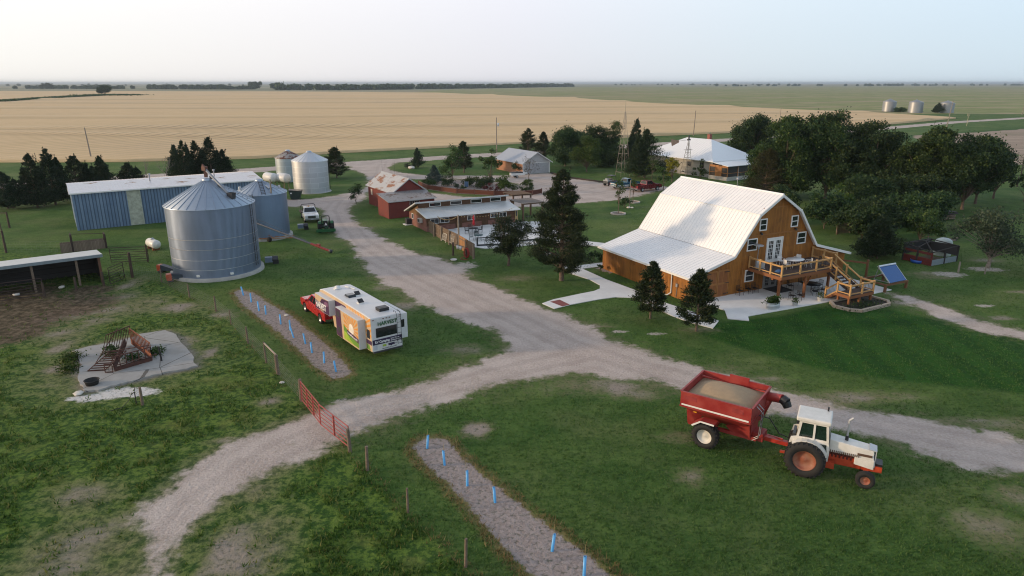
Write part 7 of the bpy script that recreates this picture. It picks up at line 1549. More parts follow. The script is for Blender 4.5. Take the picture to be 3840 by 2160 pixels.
q = barn_at(-2.2,-2.6); bc = thing('folded_cushion','blue folded cushion lying on the deck boards','cushion',(*q,z),bu+.3); m = MB(); m.bx(-.3,.3,-.22,.22,0,.12); o = m.build('cushion', M_('blue_cloth',(.06,.18,.42),.8), bc); b_ = o.modifiers.new('soft','BEVEL'); b_.width = .05; b_.segments = 3
m = MB(); m.bx(-.2,.24,-.18,.15,.121,.18); m.build('fold', M_('blue_cloth',(.06,.18,.42),.8), bc)
# stone-edged bed round the landing
stone = brick_mat('edging_stone', (.40,.33,.26), (.50,.43,.35), (.22,.18,.14), 1, .3, .11, .012)
bd = [(.2,-7.0),(.5,-8.4),(1.2,-9.0),(5.0,-8.9),(5.7,-8.3),(5.6,-6.1),(.9,-6.1)]
be = thing('planting_bed','low stone-edged bed of dark soil under the stair landing','planting bed',(BO.x,BO.y,0),bu)
m = MB()
for a,b in zip(bd,bd[1:]+bd[:1]): m.bar((*a,.13),(*b,.13),.24,.26)
m.build('edging', stone, be); m = MB(); m.prism([(x*.97+.1,y*.98-.1) for x,y in bd],.02,.12); m.build('soil', M_('dark_soil',(.03,.022,.016),1.0), be)
fol(be, 500, 1.3, .5, .1, .32, .16, L_DARK, 9).location = (2.8,-8.1,0)
# solar collector on its stand
so_ = thing('solar_collector','tilted blue solar collector panel on a low timber stand','solar panel',(36.1,63.6,0),rad(27))
m = MB(); T_ = Matrix.Translation((0,-1.35,.88)) @ Matrix.Rotation(rad(43),4,'X'); m.bx(-1.2,1.2,0,1.82,0,.06,T_); m.build('panel', None, so_)
t_ = NT('solar_blue'); v = t_.coord(); x,y,z_ = t_.sep(v); f = t_.math('SINE', t_.math('MULTIPLY', x, 62)); t_.base(t_.mix(t_.ss(f,.3,1), (.015,.07,.22), (.035,.12,.33)), .25, .2); so_.children[0].data.materials.append(t_.m)
m = MB(); m.bx(-1.24,1.24,1.80,1.95,-.04,.14,T_); m.bx(-1.24,-1.2,0,1.9,-.03,.08,T_); m.bx(1.2,1.24,0,1.9,-.03,.08,T_); m.build('header', M_('panel_frame',(.6,.62,.63),.35,.5), so_)
m = MB()
for s in (-1,1): m.bar((s*1.15,.0,2.10),(s*1.15,.3,.8),.05); m.bar((s*1.15,-1.2,.9),(s*1.15,.3,.85),.05)
m.bar((-1.15,.25,1.1),(1.15,.1,1.7),.03); m.build('brace', grey_metal, so_)
m = MB()
for s in (-1,1): m.bx(-1.6,1.7,s*1.25-.07,s*1.25+.07,.62,.8); m.bx(s*1.55-.07,s*1.55+.07,-1.3,1.3,.63,.79)
for x_ in (-1.5,1.6):
    for y_ in (-1.2,1.2): m.bx(x_-.1,x_+.1,y_-.1,y_+.1,0,.64)
m.build('timber_stand', boards('stand_timber',(.13,.06,.03),(.22,.11,.055),'x',3,0), so_)
def bar_thing(name, label, cat, p_, q_, w_, h_, mat, group=None):
    m = MB(); d_ = Vector(q_)-Vector(p_); m.bar((0,0,0), tuple(d_), w_, h_); return tag(m.build(name, mat, None, p_), label, cat, group)
stand_w = boards('stand_timber',(.13,.06,.03),(.22,.11,.055),'x',3,0)
q = barn_at(11.3,-2.0); o = MB(); o.bx(-.09,.09,-.09,.09,0,1.9); tag(o.build('fence_post', stand_w, None, (q[0],q[1],0), bu), 'square brown post with a rail between the barn corner and the solar panel', 'fence post')
q2 = barn_at(10.0,.2); bar_thing('fence_rail','brown timber rail from the barn corner to the square post','rail',(q2[0],q2[1],1.55),(q[0],q[1],1.55),.06,.18,stand_w)
# chicken run
cr = thing('chicken_run','dark red timber chicken run with mesh panels and a sloping frame','chicken run',(45.3,71.5,0),rad(27))
redw = boards('run_red_boards',(.09,.018,.015),(.16,.035,.028),'z',.3,.03); dkw = M_('run_dark_timber',(.03,.026,.025),.9,var=.3)
m = MB(); m.bx(-3.4,0,.0+2.9*0+0,.06,0,.95); m.bx(-3.4,0,.0,.06,1.25,1.5); m.build('front_boards', redw, cr) if False else None
def frm(parent):
    L_, D_ = 4.6, 3.2
    m = MB(); m.bx(-.03,.03,0,D_,0,.75); m.bx(-.03,.03,0,D_,1.15,1.42); m.bx(-.05,.09,-.05,.09,0,1.5); m.build('front_boards', redw, parent)
    m = MB(); m.bx(.05,L_,-.03,.03,0,.62); m.build('tin_panel', galv('run_tin',(.30,.36,.42),.5,.4), parent)
    m = MB()
    for x_,y_,h_ in ((L_,0,1.75),(L_,D_,1.9),(0,D_,1.9),(0,D_*.5,1.75),(L_*.5,0,1.2)): m.bx(x_-.08,x_+.08,y_-.08,y_+.08,0,h_)
    for a,b in (((0,0,1.5),(0,D_,1.9)),((L_,0,1.75),(L_,D_,1.9)),((0,D_,1.95),(L_,D_,1.95)),((0,0,1.5),(L_*.45,D_*.7,2.15)),((0,D_,1.9),(L_*.45,D_*.7,2.15)),((L_*.45,D_*.7,2.15),(L_,0,1.75)),((L_*.45,D_*.7,2.15),(L_,D_,1.9)),((L_*.45,D_*.7,2.15),(L_*.1,D_*.95,1.95)),((0,D_*.5,1.75),(L_*.5,D_*.6,2.1)),((0,0,1.5),(L_,0,1.75))): m.bar(a,b,.11,.09)
    m.build('frame', dkw, parent)
    m = MB(); m.bx(.05,L_-.05,D_-.02,D_+.02,.7,1.85); m.bx(L_-.02,L_+.02,.05,D_-.05,.65,1.7); m.build('mesh_panel', M_('run_mesh',(.03,.03,.032),.7), parent)
    m = MB(); m.bx(.05,L_-.05,.05,D_-.05,.004,.03); m.build('run_floor', M_('straw_soil',(.10,.075,.05),1.0,var=.3,scale=3), parent)
frm(cr)
pl = thing('paddling_pool','round blue plastic pool inside the chicken run','pool',(44.7,73.0,.03),0); m = MB(); m.lathe([(.0,.0),(.62,0),(.68,.34),(.64,.34),(.6,.05),(0,.05)],28); m.build('shell', M_('pool_blue',(.02,.09,.38),.4), pl); m = MB(); m.lathe([(0,.2),(.62,.2)],28); m.build('water', M_('pool_water',(.03,.05,.07),.1), pl)
dm = thing('satellite_dome','pale dome-shaped tank cover behind the chicken run','dome',(49.6,76.6,0),0); m = MB(); m.lathe([(.9,0),(.9,1.5),(.8,1.75),(.45,1.95),(0,2.02)],24); m.build('dome', M_('pale_teal',(.42,.48,.46),.5), dm)
post('pale wooden post at the right corner of the chicken run path', 46.7, 68.9, 1.15, .1, 'posts right of the barn', M_('pale_post',(.24,.21,.17),.9))
post('thin pale post left of the silvery tree trunk', 49.0, 68.2, 1.1, .07, 'posts right of the barn', M_('pale_post',(.24,.21,.17),.9))
post('thin pale post standing by the thicket near the plank pile', 51.8, 83.2, 1.9, .08, 'posts right of the barn', M_('pale_post',(.24,.21,.17),.9))
pp = thing('plank_pile','loose pile of grey planks on the grass beyond the chicken run','plank pile',(54.2,83.2,0),.3)
for i in range(5): m = MB(); m.bar((-1.6+i*.2,-.4+i*.18,.06+.05*i),(1.8+.2*i,.2+i*.12,.08+.05*i),.22,.05); m.build('plank', old_wood, pp)
# picket fence beyond the barn and log pile
def picket(label, p_, q_, h_=1.5):
    L_ = math.hypot(q_[0]-p_[0],q_[1]-p_[1]); t = thing('picket_fence',label,'fence',(p_[0],p_[1],0),math.atan2(q_[1]-p_[1],q_[0]-p_[0]),'picket fences beyond the barn')
    m = MB()
    for i in range(int(L_/.2)): m.bx(i*.2,i*.2+.12,-.012,.012,.08,h_+random.uniform(-.08,.08))
    m.build('pickets', boards('brown_pickets',(.11,.06,.04),(.20,.12,.08),'x',.2,.1), t); m = MB(); m.bx(0,L_,.013,.06,.35,.45); m.bx(0,L_,.013,.06,1.1,1.2); m.build('rail', old_wood, t)
    for x_ in np.arange(0,L_,2.4): m = MB(); m.bx(x_-.06,x_+.06,.06,.16,0,h_+.1); m.build('post', post_wood, t)
picket('brown picket fence showing just past the barn gable peak', (43.5,98.5), (52.5,101.5))
picket('brown picket fence half hidden by the thicket right of the barn roof', (42.5,87.5), (48.5,90))
lg = thing('log_stack','covered stack of grey logs under the big trees','log stack',(62.5,97.5,0),.25); m = MB()
for i in range(6):
    for j in range(3): m.tube((-1.0,-.5+i*.2,.25+j*.22),(1.4,-.5+i*.2,.25+j*.22),.1,.1,7)
m.build('logs', old_wood, lg); m = MB(); m.prof_y([(-1.2,.95),(1.6,.95),(1.4,1.25),(-1.0,1.35)], -.75, .8); m.build('cover', boards('log_cover',(.12,.11,.12),(.22,.2,.21),'y',.25,.08), lg)
# vineyard rows at the right
vy = []
for i in range(8):
    x0,y0,x1,y1 = 88+i*4.2, 112+i*9.2, 150+i*3, 106+i*10.5
    t = thing('vineyard_row', ['vine row nearest the big trees at the right edge','second vine row from the big trees at the right edge','third vine row counted from the big trees','fourth vine row counted from the big trees','fifth vine row, in the middle of the vineyard','sixth vine row, towards the plowed field','seventh vine row, one short of the plowed field','last vine row, beside the plowed field'][i], 'vineyard row', (x0,y0,0), math.atan2(y1-y0,x1-x0), 'vineyard rows at the right edge'); L_ = math.hypot(x1-x0,y1-y0)
    m = MB()
    for x_ in np.arange(0,L_,5.5): m.bx(x_-.09,x_+.09,-.09,.09,0,1.9)
    for z in (1.0,1.6): m.bar((0,0,z),(L_,0,z),.03)
    m.build('trellis', M_('trellis_dark',(.05,.045,.04),.9), t); g_ = np.random.default_rng(i); n = int(L_*14); P = np.stack([g_.uniform(0,L_,n), g_.normal(0,.14,n), g_.uniform(.5,1.4,n)],1); V, F = cards(P, g_.normal(size=(n,3)), .26, .2, g_); fast_mesh('foliage', V, F, L_LEAF, t)

# ---------------------------------------------------------------- tree tubes
tube_blue = M_('tube_blue', (.10,.40,.78), .4, var=.06)
def tree_tube(label, x, y, lx, ly, h, group):
    t = thing('tree_tube', label, 'tree tube', (x,y,0), random.uniform(0,3), group); n = 10
    m = MB(); T_ = Matrix(((1,0,lx,0),(0,1,ly,0),(0,0,1,0),(0,0,0,1)))
    m.lathe([(.065,0),(.065,h),(.055,h),(.055,.02)], 12, M=T_, smooth=True); m.build('tube', tube_blue, t)
    m = MB(); k = random.uniform(.35,.6); m.tube((.0+lx*.2,.03+ly*.2,.0),(lx*(h+k)+.05,ly*(h+k)+.02,h+k),.012,.008,5); m.build('cane', M_('bamboo_cane',(.30,.24,.10),.8), t)
    return t
ORD = ['first','second','third','fourth','fifth','sixth','seventh','eighth','ninth','tenth','last']
T1 = [(-25.1,60.9,-.14,0),(-23.6,58.8,-.05,0),(-22.0,56.0+.3,.1,0),(-21.1,55.4,-.2,.0),(-19.0,52.9,-.02,0),(-17.8,51.5,-.02,.0),(-17.0,49.8,.38,.1),(-15.7,48.5,-.12,0),(-14.7,46.7,-.05,0),(-13.3,44.8,-.02,0),(-12.1,43.3,-.17,0)]
for i,(x,y,lx,ly) in enumerate(T1):
    tree_tube('blue tree tube %s from the bin end of the upper mulch strip%s' % (ORD[i], ', leaning hard' if i == 6 else ''), x, y, lx, ly, .85, 'blue tubes on the upper mulch strip')
for i,(x,y,lx,ly) in enumerate([(-4.6,33.0,-.17,0),(-3.5,31.3,-.06,0),(-2.2,29.4,0,0),(-.8,28.0,-.07,0),(1.7,24.5,-.1,0),(2.9,23.0,.1,.02)]):
    tree_tube('blue tree tube %s from the gate end of the lower mulch strip' % (ORD[i] if i < 5 else 'last'), x, y, lx, ly, .85, 'blue tubes on the lower mulch strip')
# ---------------------------------------------------------------- concrete pad, feed rack, tub, hydrant
PAD = [(-32.4,47.0),(-31.2,48.0),(-30.3,48.5),(-29.4,49.6),(-29.1,50.4),(-27.6,51.2),(-26.4,50.2),(-24.8,48.0),(-22.9,45.6),(-22.0,44.0),(-22.9,43.2),(-23.5,43.1),(-24.2,42.5),(-25.1,41.5),(-25.9,40.9),(-26.6,40.1),(-27.3,39.9),(-28.6,41.5),(-29.5,42.9),(-30.1,44.2),(-31.3,45.6)]
pts = []
for a,b in zip(PAD,PAD[1:]+PAD[:1]):
    for k in range(4): t_ = k/4; pts.append((a[0]+(b[0]-a[0])*t_+random.uniform(-.1,.1), a[1]+(b[1]-a[1])*t_+random.uniform(-.1,.1)))
t_ = NT('cracked_concrete'); v = t_.pos(); vo_ = t_.n('ShaderNodeTexVoronoi', feature='DISTANCE_TO_EDGE'); t_.set(vo_.inputs['Vector'], t_.mapv(v,(.28,.28,.28))); vo_.inputs['Scale'].default_value = 1
nn = t_.noise(v, 1.2, 5, .65); cr_ = t_.math('LESS_THAN', t_.math('ADD', vo_.outputs['Distance'], t_.math('MULTIPLY', nn, .012)), .013)
c_ = t_.mix(nn, (.25,.24,.225), (.40,.39,.37)); c_ = t_.mix(t_.math('MULTIPLY', t_.ss(t_.noise(v,.5,4,.6),.5,.7),.5), c_, (.26,.24,.21)); c_ = t_.mix(t_.math('MULTIPLY', cr_, .8), c_, (.08,.07,.06)); t_.base(c_, .95, 0, .2); t_.bump(nn, .3, .03)
kind(MB().prism(pts[::-1], .0, .12).build('concrete_pad', t_.m), 'structure')
fr = thing('feed_rack','rusty triangular steel feed rack with slatted sides on the cracked pad','feed rack',(-27.1,42.95,.12),0)
rust = M_('dark_rust', (.085,.035,.025), .85, .1, var=.3, scale=4); rust2 = M_('orange_rust', (.22,.065,.028), .8, var=.3, scale=4)
Aq, Bq, Cq, Dq = (0,0), (1.6,1.95), (-1.65,5.1), (-2.0,4.2)
def slat_panel(p_, q_, h0, h1, n, mat, lean=(0,0), nm='slatted_side'):
    m = MB(); P0 = Vector((*p_,h0)); P1 = Vector((*q_,h0)); o_ = Vector((lean[0],lean[1],h1-h0)); m.bar(P0,P1,.06); m.bar(P0+o_,P1+o_,.06)
    for i in range(n+1): a = P0.lerp(P1,i/n); m.bar(a,a+o_,.045)
    return m.build(nm, mat, fr)
slat_panel((1.6,1.95),(-1.5,5.0),.5,1.35,14,rust2); m = MB(); m.bar((1.6,1.95,.3),(-1.5,5.0,.3),.04,.42); m.build('side_plate', rust2, fr)
slat_panel((0,0),(-1.75,4.6),.55,.62,2,rust); m = MB(); m.bar((0,0,.35),(-1.75,4.7,.35),.05,.5); m.build('side_plate', rust, fr)
slat_panel((0,0),(1.6,1.95),.3,1.05,6,rust); m = MB(); m.bar((0,0,.18),(1.6,1.95,.18),.05,.3); m.bar((-.05,-.1,.45),(1.9,2.1,.45),.05); m.build('low_rail', rust, fr)
slat_panel((-1.9,.1),(-.8,.25),.03,.9,1,rust,(.9,1.3)); 
m = MB()
for k in range(8): u = k/8; m.bar((-1.9+u*.9,.1+u*1.3,.05+u*.85),(-.8+u*.9,.25+u*1.3,.05+u*.85),.06)
m.build('leaning_rungs', rust, fr)
slat_panel((-.55,-.15),(-.05,-.1),.05,.62,1,rust); slat_panel((-2.5,2.9),(-1.85,4.9),.1,1.5,9,rust,(.4,.2))
m = MB(); m.bar((-2.0,1.2,.1),(-2.1,4.6,1.5),.04); m.bar((-1.3,1.2,.95),(1.4,2.1,1.1),.05); m.build('cross_bar', rust, fr)
def weed(label, x, y, sx, sy, h_, n, mat, seed):
    t = thing('weed_clump', label, 'weeds', (x,y,.0), 0, 'weeds of the concrete pad'); fol(t, n, sx, sy, .02, h_, .17, mat, seed)
    m = MB()
    for k in range(7): a = k*.9; m.tube((.1*math.cos(a),.1*math.sin(a),0),(sx*.7*math.cos(a),sy*.7*math.sin(a),h_*.8),.012,.006,4)
    m.build('stem', M_('green_stem',(.05,.08,.02),.8), t)
weed('weeds growing up inside the feed rack, left part', -28.9, 45.9, .3, .3, .85, 420, L_LEAF, 1)
weed('weeds growing up inside the feed rack, middle part', -27.0, 45.2, .32, .3, .5, 300, L_LEAF, 2)
weed('weeds along the outer right side of the feed rack', -25.9, 46.2, .25, .4, .55, 380, L_LEAF, 3)
weed('thick clump of green weeds at the left edge of the pad', -31.5, 45.2, .32, .5, .5, 620, L_LEAFY, 4)
weed('second clump of green weeds at the left edge of the pad, nearer', -30.5, 43.4, .3, .4, .45, 420, L_LEAFY, 5)
m = MB(); m.tube((0,0,0),(-.08,0,1.1),.06,.06,10); o = m.build('steel_pipe', black_metal, None, (-24.85,44.9,.12)); tag(o,'short black pipe post standing on the pad beside the feed rack','pipe')
m = MB(); m.lathe([(.0,.0),(.36,0),(.44,.30),(.47,.32),(.43,.33),(.36,.06),(0,.05)],28); tag(m.build('rubber_tub', M_('black_rubber_tub',(.018,.018,.018),.75,var=.3), None, (-27.45,40.95,.125)),'low round black rubber tub on the front of the pad','tub')
post('short grey post beside the water hydrant', -22.75, 38.2, 1.2, .09, 'posts of the corral yard')
hy = thing('water_hydrant','slim dark yard hydrant with a hose next to the short grey post','hydrant',(-23.15,38.25,0),0); m = MB(); m.tube((0,0,0),(0,0,.85),.035,.03,8); m.build('pipe', black_metal, hy); m = MB(); m.tube((0,0,.85),(-.2,-.03,.72),.04,.03,8); m.tube((0,0,.9),(.06,.02,1.15),.02,.02,6); m.build('spout', dark_steel, hy); m = MB(); m.path([(-.2,-.03,.7),(-.35,-.2,.35),(-.6,-.5,.06),(-1.1,-.9,.03)],.018,6); m.build('hose', black_metal, hy)

# ================================================================= motel-block surroundings
def fence_panel(label, p_, q_, h_, mat, cap=True):
    L_ = math.hypot(q_[0]-p_[0],q_[1]-p_[1]); t = thing('plank_fence',label,'fence',(p_[0],p_[1],0),math.atan2(q_[1]-p_[1],q_[0]-p_[0]),'plank fence panels')
    m = MB(); n = int(L_/.15)
    for i in range(n): m.bx(i*L_/n+.005,(i+1)*L_/n-.005,-.015,.015,.06,h_+random.uniform(-.02,.02))
    m.build('boards', mat, t); m = MB(); m.bx(.02,L_-.02,-.06,-.016,.4,.5); m.bx(.02,L_-.02,-.06,-.016,h_-.4,h_-.3); m.build('rail', post_wood, t); return t
fg = boards('fence_grey_brown',(.105,.075,.052),(.20,.14,.095),'x',.15,.03); fo = boards('fence_orange_brown',(.26,.125,.05),(.37,.20,.09),'x',.15,.03)
FQ = [(-11.0,88.9),(-9.9,86.5),(-8.75,84.2),(-7.55,81.9),(-6.45,79.9),(-5.2,77.0),(-4.2,74.8)]
for i,lb in enumerate(('plank fence panel touching the brick end wall','plank fence panel second from the brick wall','plank fence panel behind the left white bed frame','plank fence panel behind the right white bed frame','warm orange plank fence panel next to the tall pole','plank fence panel at the free end by the lawn')): fence_panel(lb, FQ[i], FQ[i+1], 1.7, fo if i == 4 else fg)
for (x,y),lb in zip(FQ[1:], ('round fence post second along the plank fence','round fence post left of the left bed frame','round fence post between the two white bed frames','round fence post at the foot of the tall pole','round fence post behind the red hose','round fence post at the free end of the plank fence')): post(lb, x-.15, y-.12, 1.72, .12, 'plank fence posts', M_('round_post',(.22,.17,.125),.9,var=.25,scale=6))
def headboard(label, x, y, rz, h_, w_):
    t = thing('bed_frame', label, 'bed frame', (x,y,0), rz, 'white bed frames'); R_ = .03; m = MB()
    m.path([(0,.0,0),(0,.22,h_*.8),(.12,.27,h_*.97),(w_*.5,.28,h_),(w_-.12,.27,h_*.97),(w_,.22,h_*.8),(w_,0,0)], R_, 6); m.build('frame', M_('cream_iron',(.62,.58,.50),.5), t)
    m = MB()
    for k in range(1,6): m.tube((w_*k/6,.06,h_*.25),(w_*k/6,.27,h_*.97),.018,.018,5)
    m.tube((0,.06,h_*.25),(w_,.06,h_*.25),.022,.022,5); m.tube((0,.17,h_*.62),(w_,.17,h_*.62),.018,.018,5); m.build('spindle', M_('cream_iron',(.62,.58,.50),.5), t)
headboard('lower white iron bed frame leaning on the plank fence', -8.85, 83.75, rad(-62), 1.05, 1.25)
headboard('taller white iron bed frame leaning on the plank fence', -7.75, 81.7, rad(-62), 1.4, 1.25)
hr = thing('hose_rack','low timber rail on dark posts hung with buckets and hose','rail',(-6.75,76.2,0),rad(-38)); m = MB(); m.bx(-.08,.08,-.08,.08,0,1.55); m.bx(1.95,2.1,-.08,.08,0,1.3); m.build('post', M_('dark_post',(.075,.05,.036),.9), hr); m = MB(); m.bar((-.1,0,1.42),(2.2,0,1.22),.07); m.build('rail', post_wood, hr)
for x,y,lb in ((-6.2,76.1,'white bucket hanging on the rail, left of two'),(-5.85,75.75,'white bucket hanging on the rail, right of two')):
    t = thing('bucket', lb, 'bucket', (x,y,.82), 0, 'white buckets on the rail'); m = MB(); m.lathe([(0,0),(.14,0),(.17,.38),(.155,.38),(.13,.02)],16); m.build('pail', wp, t); m = MB(); m.path([(-.16,0,.36),(-.1,0,.5),(.1,0,.5),(.16,0,.36)],.008,5); m.build('handle', grey_metal, t)
hs = thing('garden_hose','coiled red hose hanging at the end of the rail','hose',(-5.15,74.6,0),rad(-30)); m = MB()
for k in range(6):
    r0 = .36+.02*(k%3); pts = [(r0*.75*math.cos(a)+.02*k,-.1+.03*k,.72+r0*1.45*math.sin(a)) for a in np.linspace(0,2*PI,17)]; m.path(pts, .024, 6)
m.build('coil', M_('hose_red',(.30,.03,.025),.6), hs); m = MB(); m.path([(-.3,0,.3),(-.6,-.3,.05),(-.2,-.5,.04),(.4,-.3,.04)],.024,6); m.build('loose_end', M_('hose_red',(.30,.03,.025),.6), hs)
m = MB(); m.lathe([(0,.0),(.28,0),(.38,.16),(.34,.17),(.25,.05),(0,.04)],20); tag(m.build('wash_basin', M_('white_enamel',(.6,.58,.55),.4,var=.1), None, (-6.5,73.9,.0)),'white enamel basin on the ground below the hose rail','basin')
gm = M_('teal_iron', (.02,.07,.075), .5, .2)
q = (-5.0,87.9); make_table('patio_table','round dark iron table with the closed red umbrella','iron tables of the motel patio',blk,(*q,.07),.62)
um = thing('umbrella','closed red patio umbrella on a pole through the round table','umbrella',(*q,.0),0); m = MB(); m.tube((0,0,.07),(0,0,2.55),.025,.02,8); m.build('pole', grey_metal, um); m = MB(); m.lathe([(.05,1.15),(.20,1.35),(.14,1.6),(.13,1.95),(.16,2.2),(.06,2.5),(0,2.56)],12); m.build('canopy', M_('umbrella_red',(.42,.012,.025),.7), um)
mc0 = make_chair('iron_chair','dark iron chair left of the umbrella table','chair','iron chairs of the motel patio',blk,(-5.9,87.7,.07),.2,.95)
for x,y,rz,lb in ((-5.5,88.8,-1.0,'dark iron chair at the umbrella table, farther left side'),(-4.2,88.4,2.8,'dark iron chair right of the umbrella table'),(-4.6,86.9,1.8,'dark iron chair at the umbrella table, on the near side'),(-2.3,90.6,.3,'dark iron chair near the right door of the block'),(-1.6,91.2,-2.0,'dark iron chair beside the tree, farther right by the wall'),(1.4,88.2,.5,'dark iron chair right of the round-topped pine, left of the stack'),(2.2,88.6,2.6,'dark iron chair right of the round-topped pine, at the pergola side'),(1.9,87.2,1.4,'dark iron chair right of the round-topped pine, nearest the rail'),(2.2,97.3,1.0,'dark tall chair under the grey pergola')): dup(mc0, (x,y,.07), rz, lb)
make_table('patio_table','round teal iron table in front of the umbrella table','iron tables of the motel patio',gm,(-4.2,83.7,.07),.60)
tc0 = make_chair('iron_chair','teal iron chair left of the teal table','chair','teal chairs of the motel patio',gm,(-5.1,83.9,.07),.1,.92)
for x,y,rz,lb in ((-4.5,84.7,-1.3,'teal iron chair behind the teal table'),(-2.9,83.6,2.9,'teal iron chair right of the teal table')): dup(tc0, (x,y,.07), rz, lb)
def patio_rail(label, p_, q_):
    L_ = math.hypot(q_[0]-p_[0],q_[1]-p_[1]); t = thing('patio_rail',label,'railing',(p_[0],p_[1],.0),math.atan2(q_[1]-p_[1],q_[0]-p_[0]),'dark rails of the motel patio'); dk_ = M_('slate_timber',(.045,.05,.055),.7)
    for x_ in np.arange(0,L_+.1,L_/max(1,round(L_/2.6))): m = MB(); m.bx(x_-.09,x_+.09,-.09,.09,0,1.15); m.build('post', dk_, t)
    m = MB(); m.bx(0,L_,-.05,.05,1.02,1.12); m.bx(0,L_,-.04,.04,.08,.26); m.build('rail', dk_, t)
patio_rail('dark timber patio rail from the plank fence to the pine', (-4.2,80.7), (-.6,81.4)); patio_rail('dark timber patio rail right of the round-topped pine', (.4,82.9), (3.6,84.2))
sg = MB(); sg.bx(-.22,.22,-.03,.03,.3,1.75); o = sg.build('sign_board', M_('tan_board',(.38,.27,.12),.7), None, (*sl(13.55,-.12),.07), su); tag(o,'narrow tan upright board hanging at the right end of the block','board')
m = MB(); m.bx(-.12,.12,-.035,-.031,.9,1.6); m.build('cutout', dark_steel, o)
tw2 = thing('towel','pale blue towel hanging beside the pergola post','towel',(.35,97.2,0),.5); m = MB()
for i in range(8): x_ = -.35+i*.1; yy = .05*math.sin(i*1.9); y2 = .05*math.sin((i+1)*1.9); m.add([(x_,yy,.55),(x_+.1,y2,.55),(x_+.1,y2,1.6),(x_,yy,1.6)],[(0,1,2,3)])
m.build('cloth', M_('pale_blue_cloth',(.25,.45,.55),.9), tw2); m = MB(); m.tube((-.4,0,1.6),(.5,0,1.6),.012,.012,5); m.tube((-.4,0,0),(-.4,0,1.6),.02,.02,6); m.build('line', dark_steel, tw2)
pot('white flower pot on the motel patio right of the pines', 2.3, 92.5, .3, .4, white_paint, 'white pots of the motel patio', L_LEAFY, .07, True)
def pergola(label, x, y, rz, L_, D_, h_, mat, slat, group='pergolas of the motel block'):
    t = thing('pergola', label, 'pergola', (x,y,0), rz, group)
    for a in (0,L_):
        for b in (0,D_): m = MB(); m.bx(a-.1,a+.1,b-.1,b+.1,0,h_-.2); m.build('post', mat, t)
    m = MB(); m.bx(-.3,L_+.3,-.06,.06,h_-.2,h_); m.bx(-.3,L_+.3,D_-.06,D_+.06,h_-.2,h_); m.build('beam', mat, t)
    m = MB(); n = int((L_+.6)/.34)
    for i in range(n): m.bx(-.3+i*.34,-.3+i*.34+.2,-.4,D_+.4,h_+.003,h_+.06)
    m.build('slats', slat, t)
gp_ = M_('grey_pergola_timber',(.16,.145,.14),.8,var=.2)
pergola('grey slatted pergola at the right end of the motel block', 1.6, 96.6, su, 3.2, 3.4, 2.55, M_('brown_pergola_post',(.14,.08,.05),.8), gp_)
pergola('brown slatted pergola behind the right end of the motel block', .2, 102.2, su, 3.0, 2.6, 2.9, M_('brown_pergola_post',(.14,.08,.05),.8), boards('brown_slats',(.08,.05,.03),(.15,.095,.06),'x',.34,0))
sl_ = thing('string_lights','string of small bulbs looping over the pale lower roof','string lights',(0,0,0),0); m = MB(); mb2 = MB()
ptsl = []
for a,b,sag in ((sl(1.2,-.7),(-6.35,79.6),1.3),((-6.35,79.6),sl(13.0,-.5),1.5)):
    z0 = 2.2 if a == sl(1.2,-.7) else 4.0; z1 = 4.0 if z0 < 3 else 2.3
    P_l = [(a[0]+(b[0]-a[0])*k/20, a[1]+(b[1]-a[1])*k/20, z0+(z1-z0)*k/20-sag*4*(k/20)*(1-k/20)*.35) for k in range(21)]
    m.path(P_l, .008, 4)
    for q in P_l[1:-1]: mb2.lathe([(0,-.14),(.045,-.1),(.03,-.03),(0,0)],6,q)
wro = m.build('cable', black_metal, sl_); mb2.build('bulbs', M_('bulb_amber',(.45,.3,.12),.3), sl_)
# low brown wall round the planted bed
gw = [(-18.1,132.6),(-15.8,127.3),(-12.8,124.7),(-9.9,122.3),(-6.7,121.3),(-3.2,119.9),(.1,119.9),(3.6,120.4),(5.3,122.3)]
wl = thing('garden_wall','low red-brown board wall with posts round the planted bed','wall',(0,0,0),0); m = MB()
for a,b in zip(gw[:-1],gw[1:]): m.bar((*a,.42),(*b,.42),.07,.72)
m.build('boards', boards('wall_red_brown',(.09,.030,.020),(.14,.050,.031),'z',.36,.03), wl); m = MB()
for a in gw: m.bx(a[0]-.1,a[0]+.1,a[1]-.1,a[1]+.1,0,.9)
for a,b in zip(gw[:-1],gw[1:]): m.bar((*a,.80),(*b,.80),.16,.035)
m.build('posts_and_cap', M_('wall_cap',(.15,.065,.045),.8), wl)
kb = thing('timber_kerb','dark railway-sleeper kerb between the gravel yard and windbreak lawn','kerb',(0,0,0),0); m = MB(); kk = [(8.6,151.0),(10.6,144.6),(18.4,136.0),(19.6,133.6)]
for a,b in zip(kk[:-1],kk[1:]): m.bar((*a,.12),(*b,.12),.35,.26)
m.build('sleepers', M_('sleeper_dark',(.045,.03,.022),.9,var=.3,scale=2), kb)
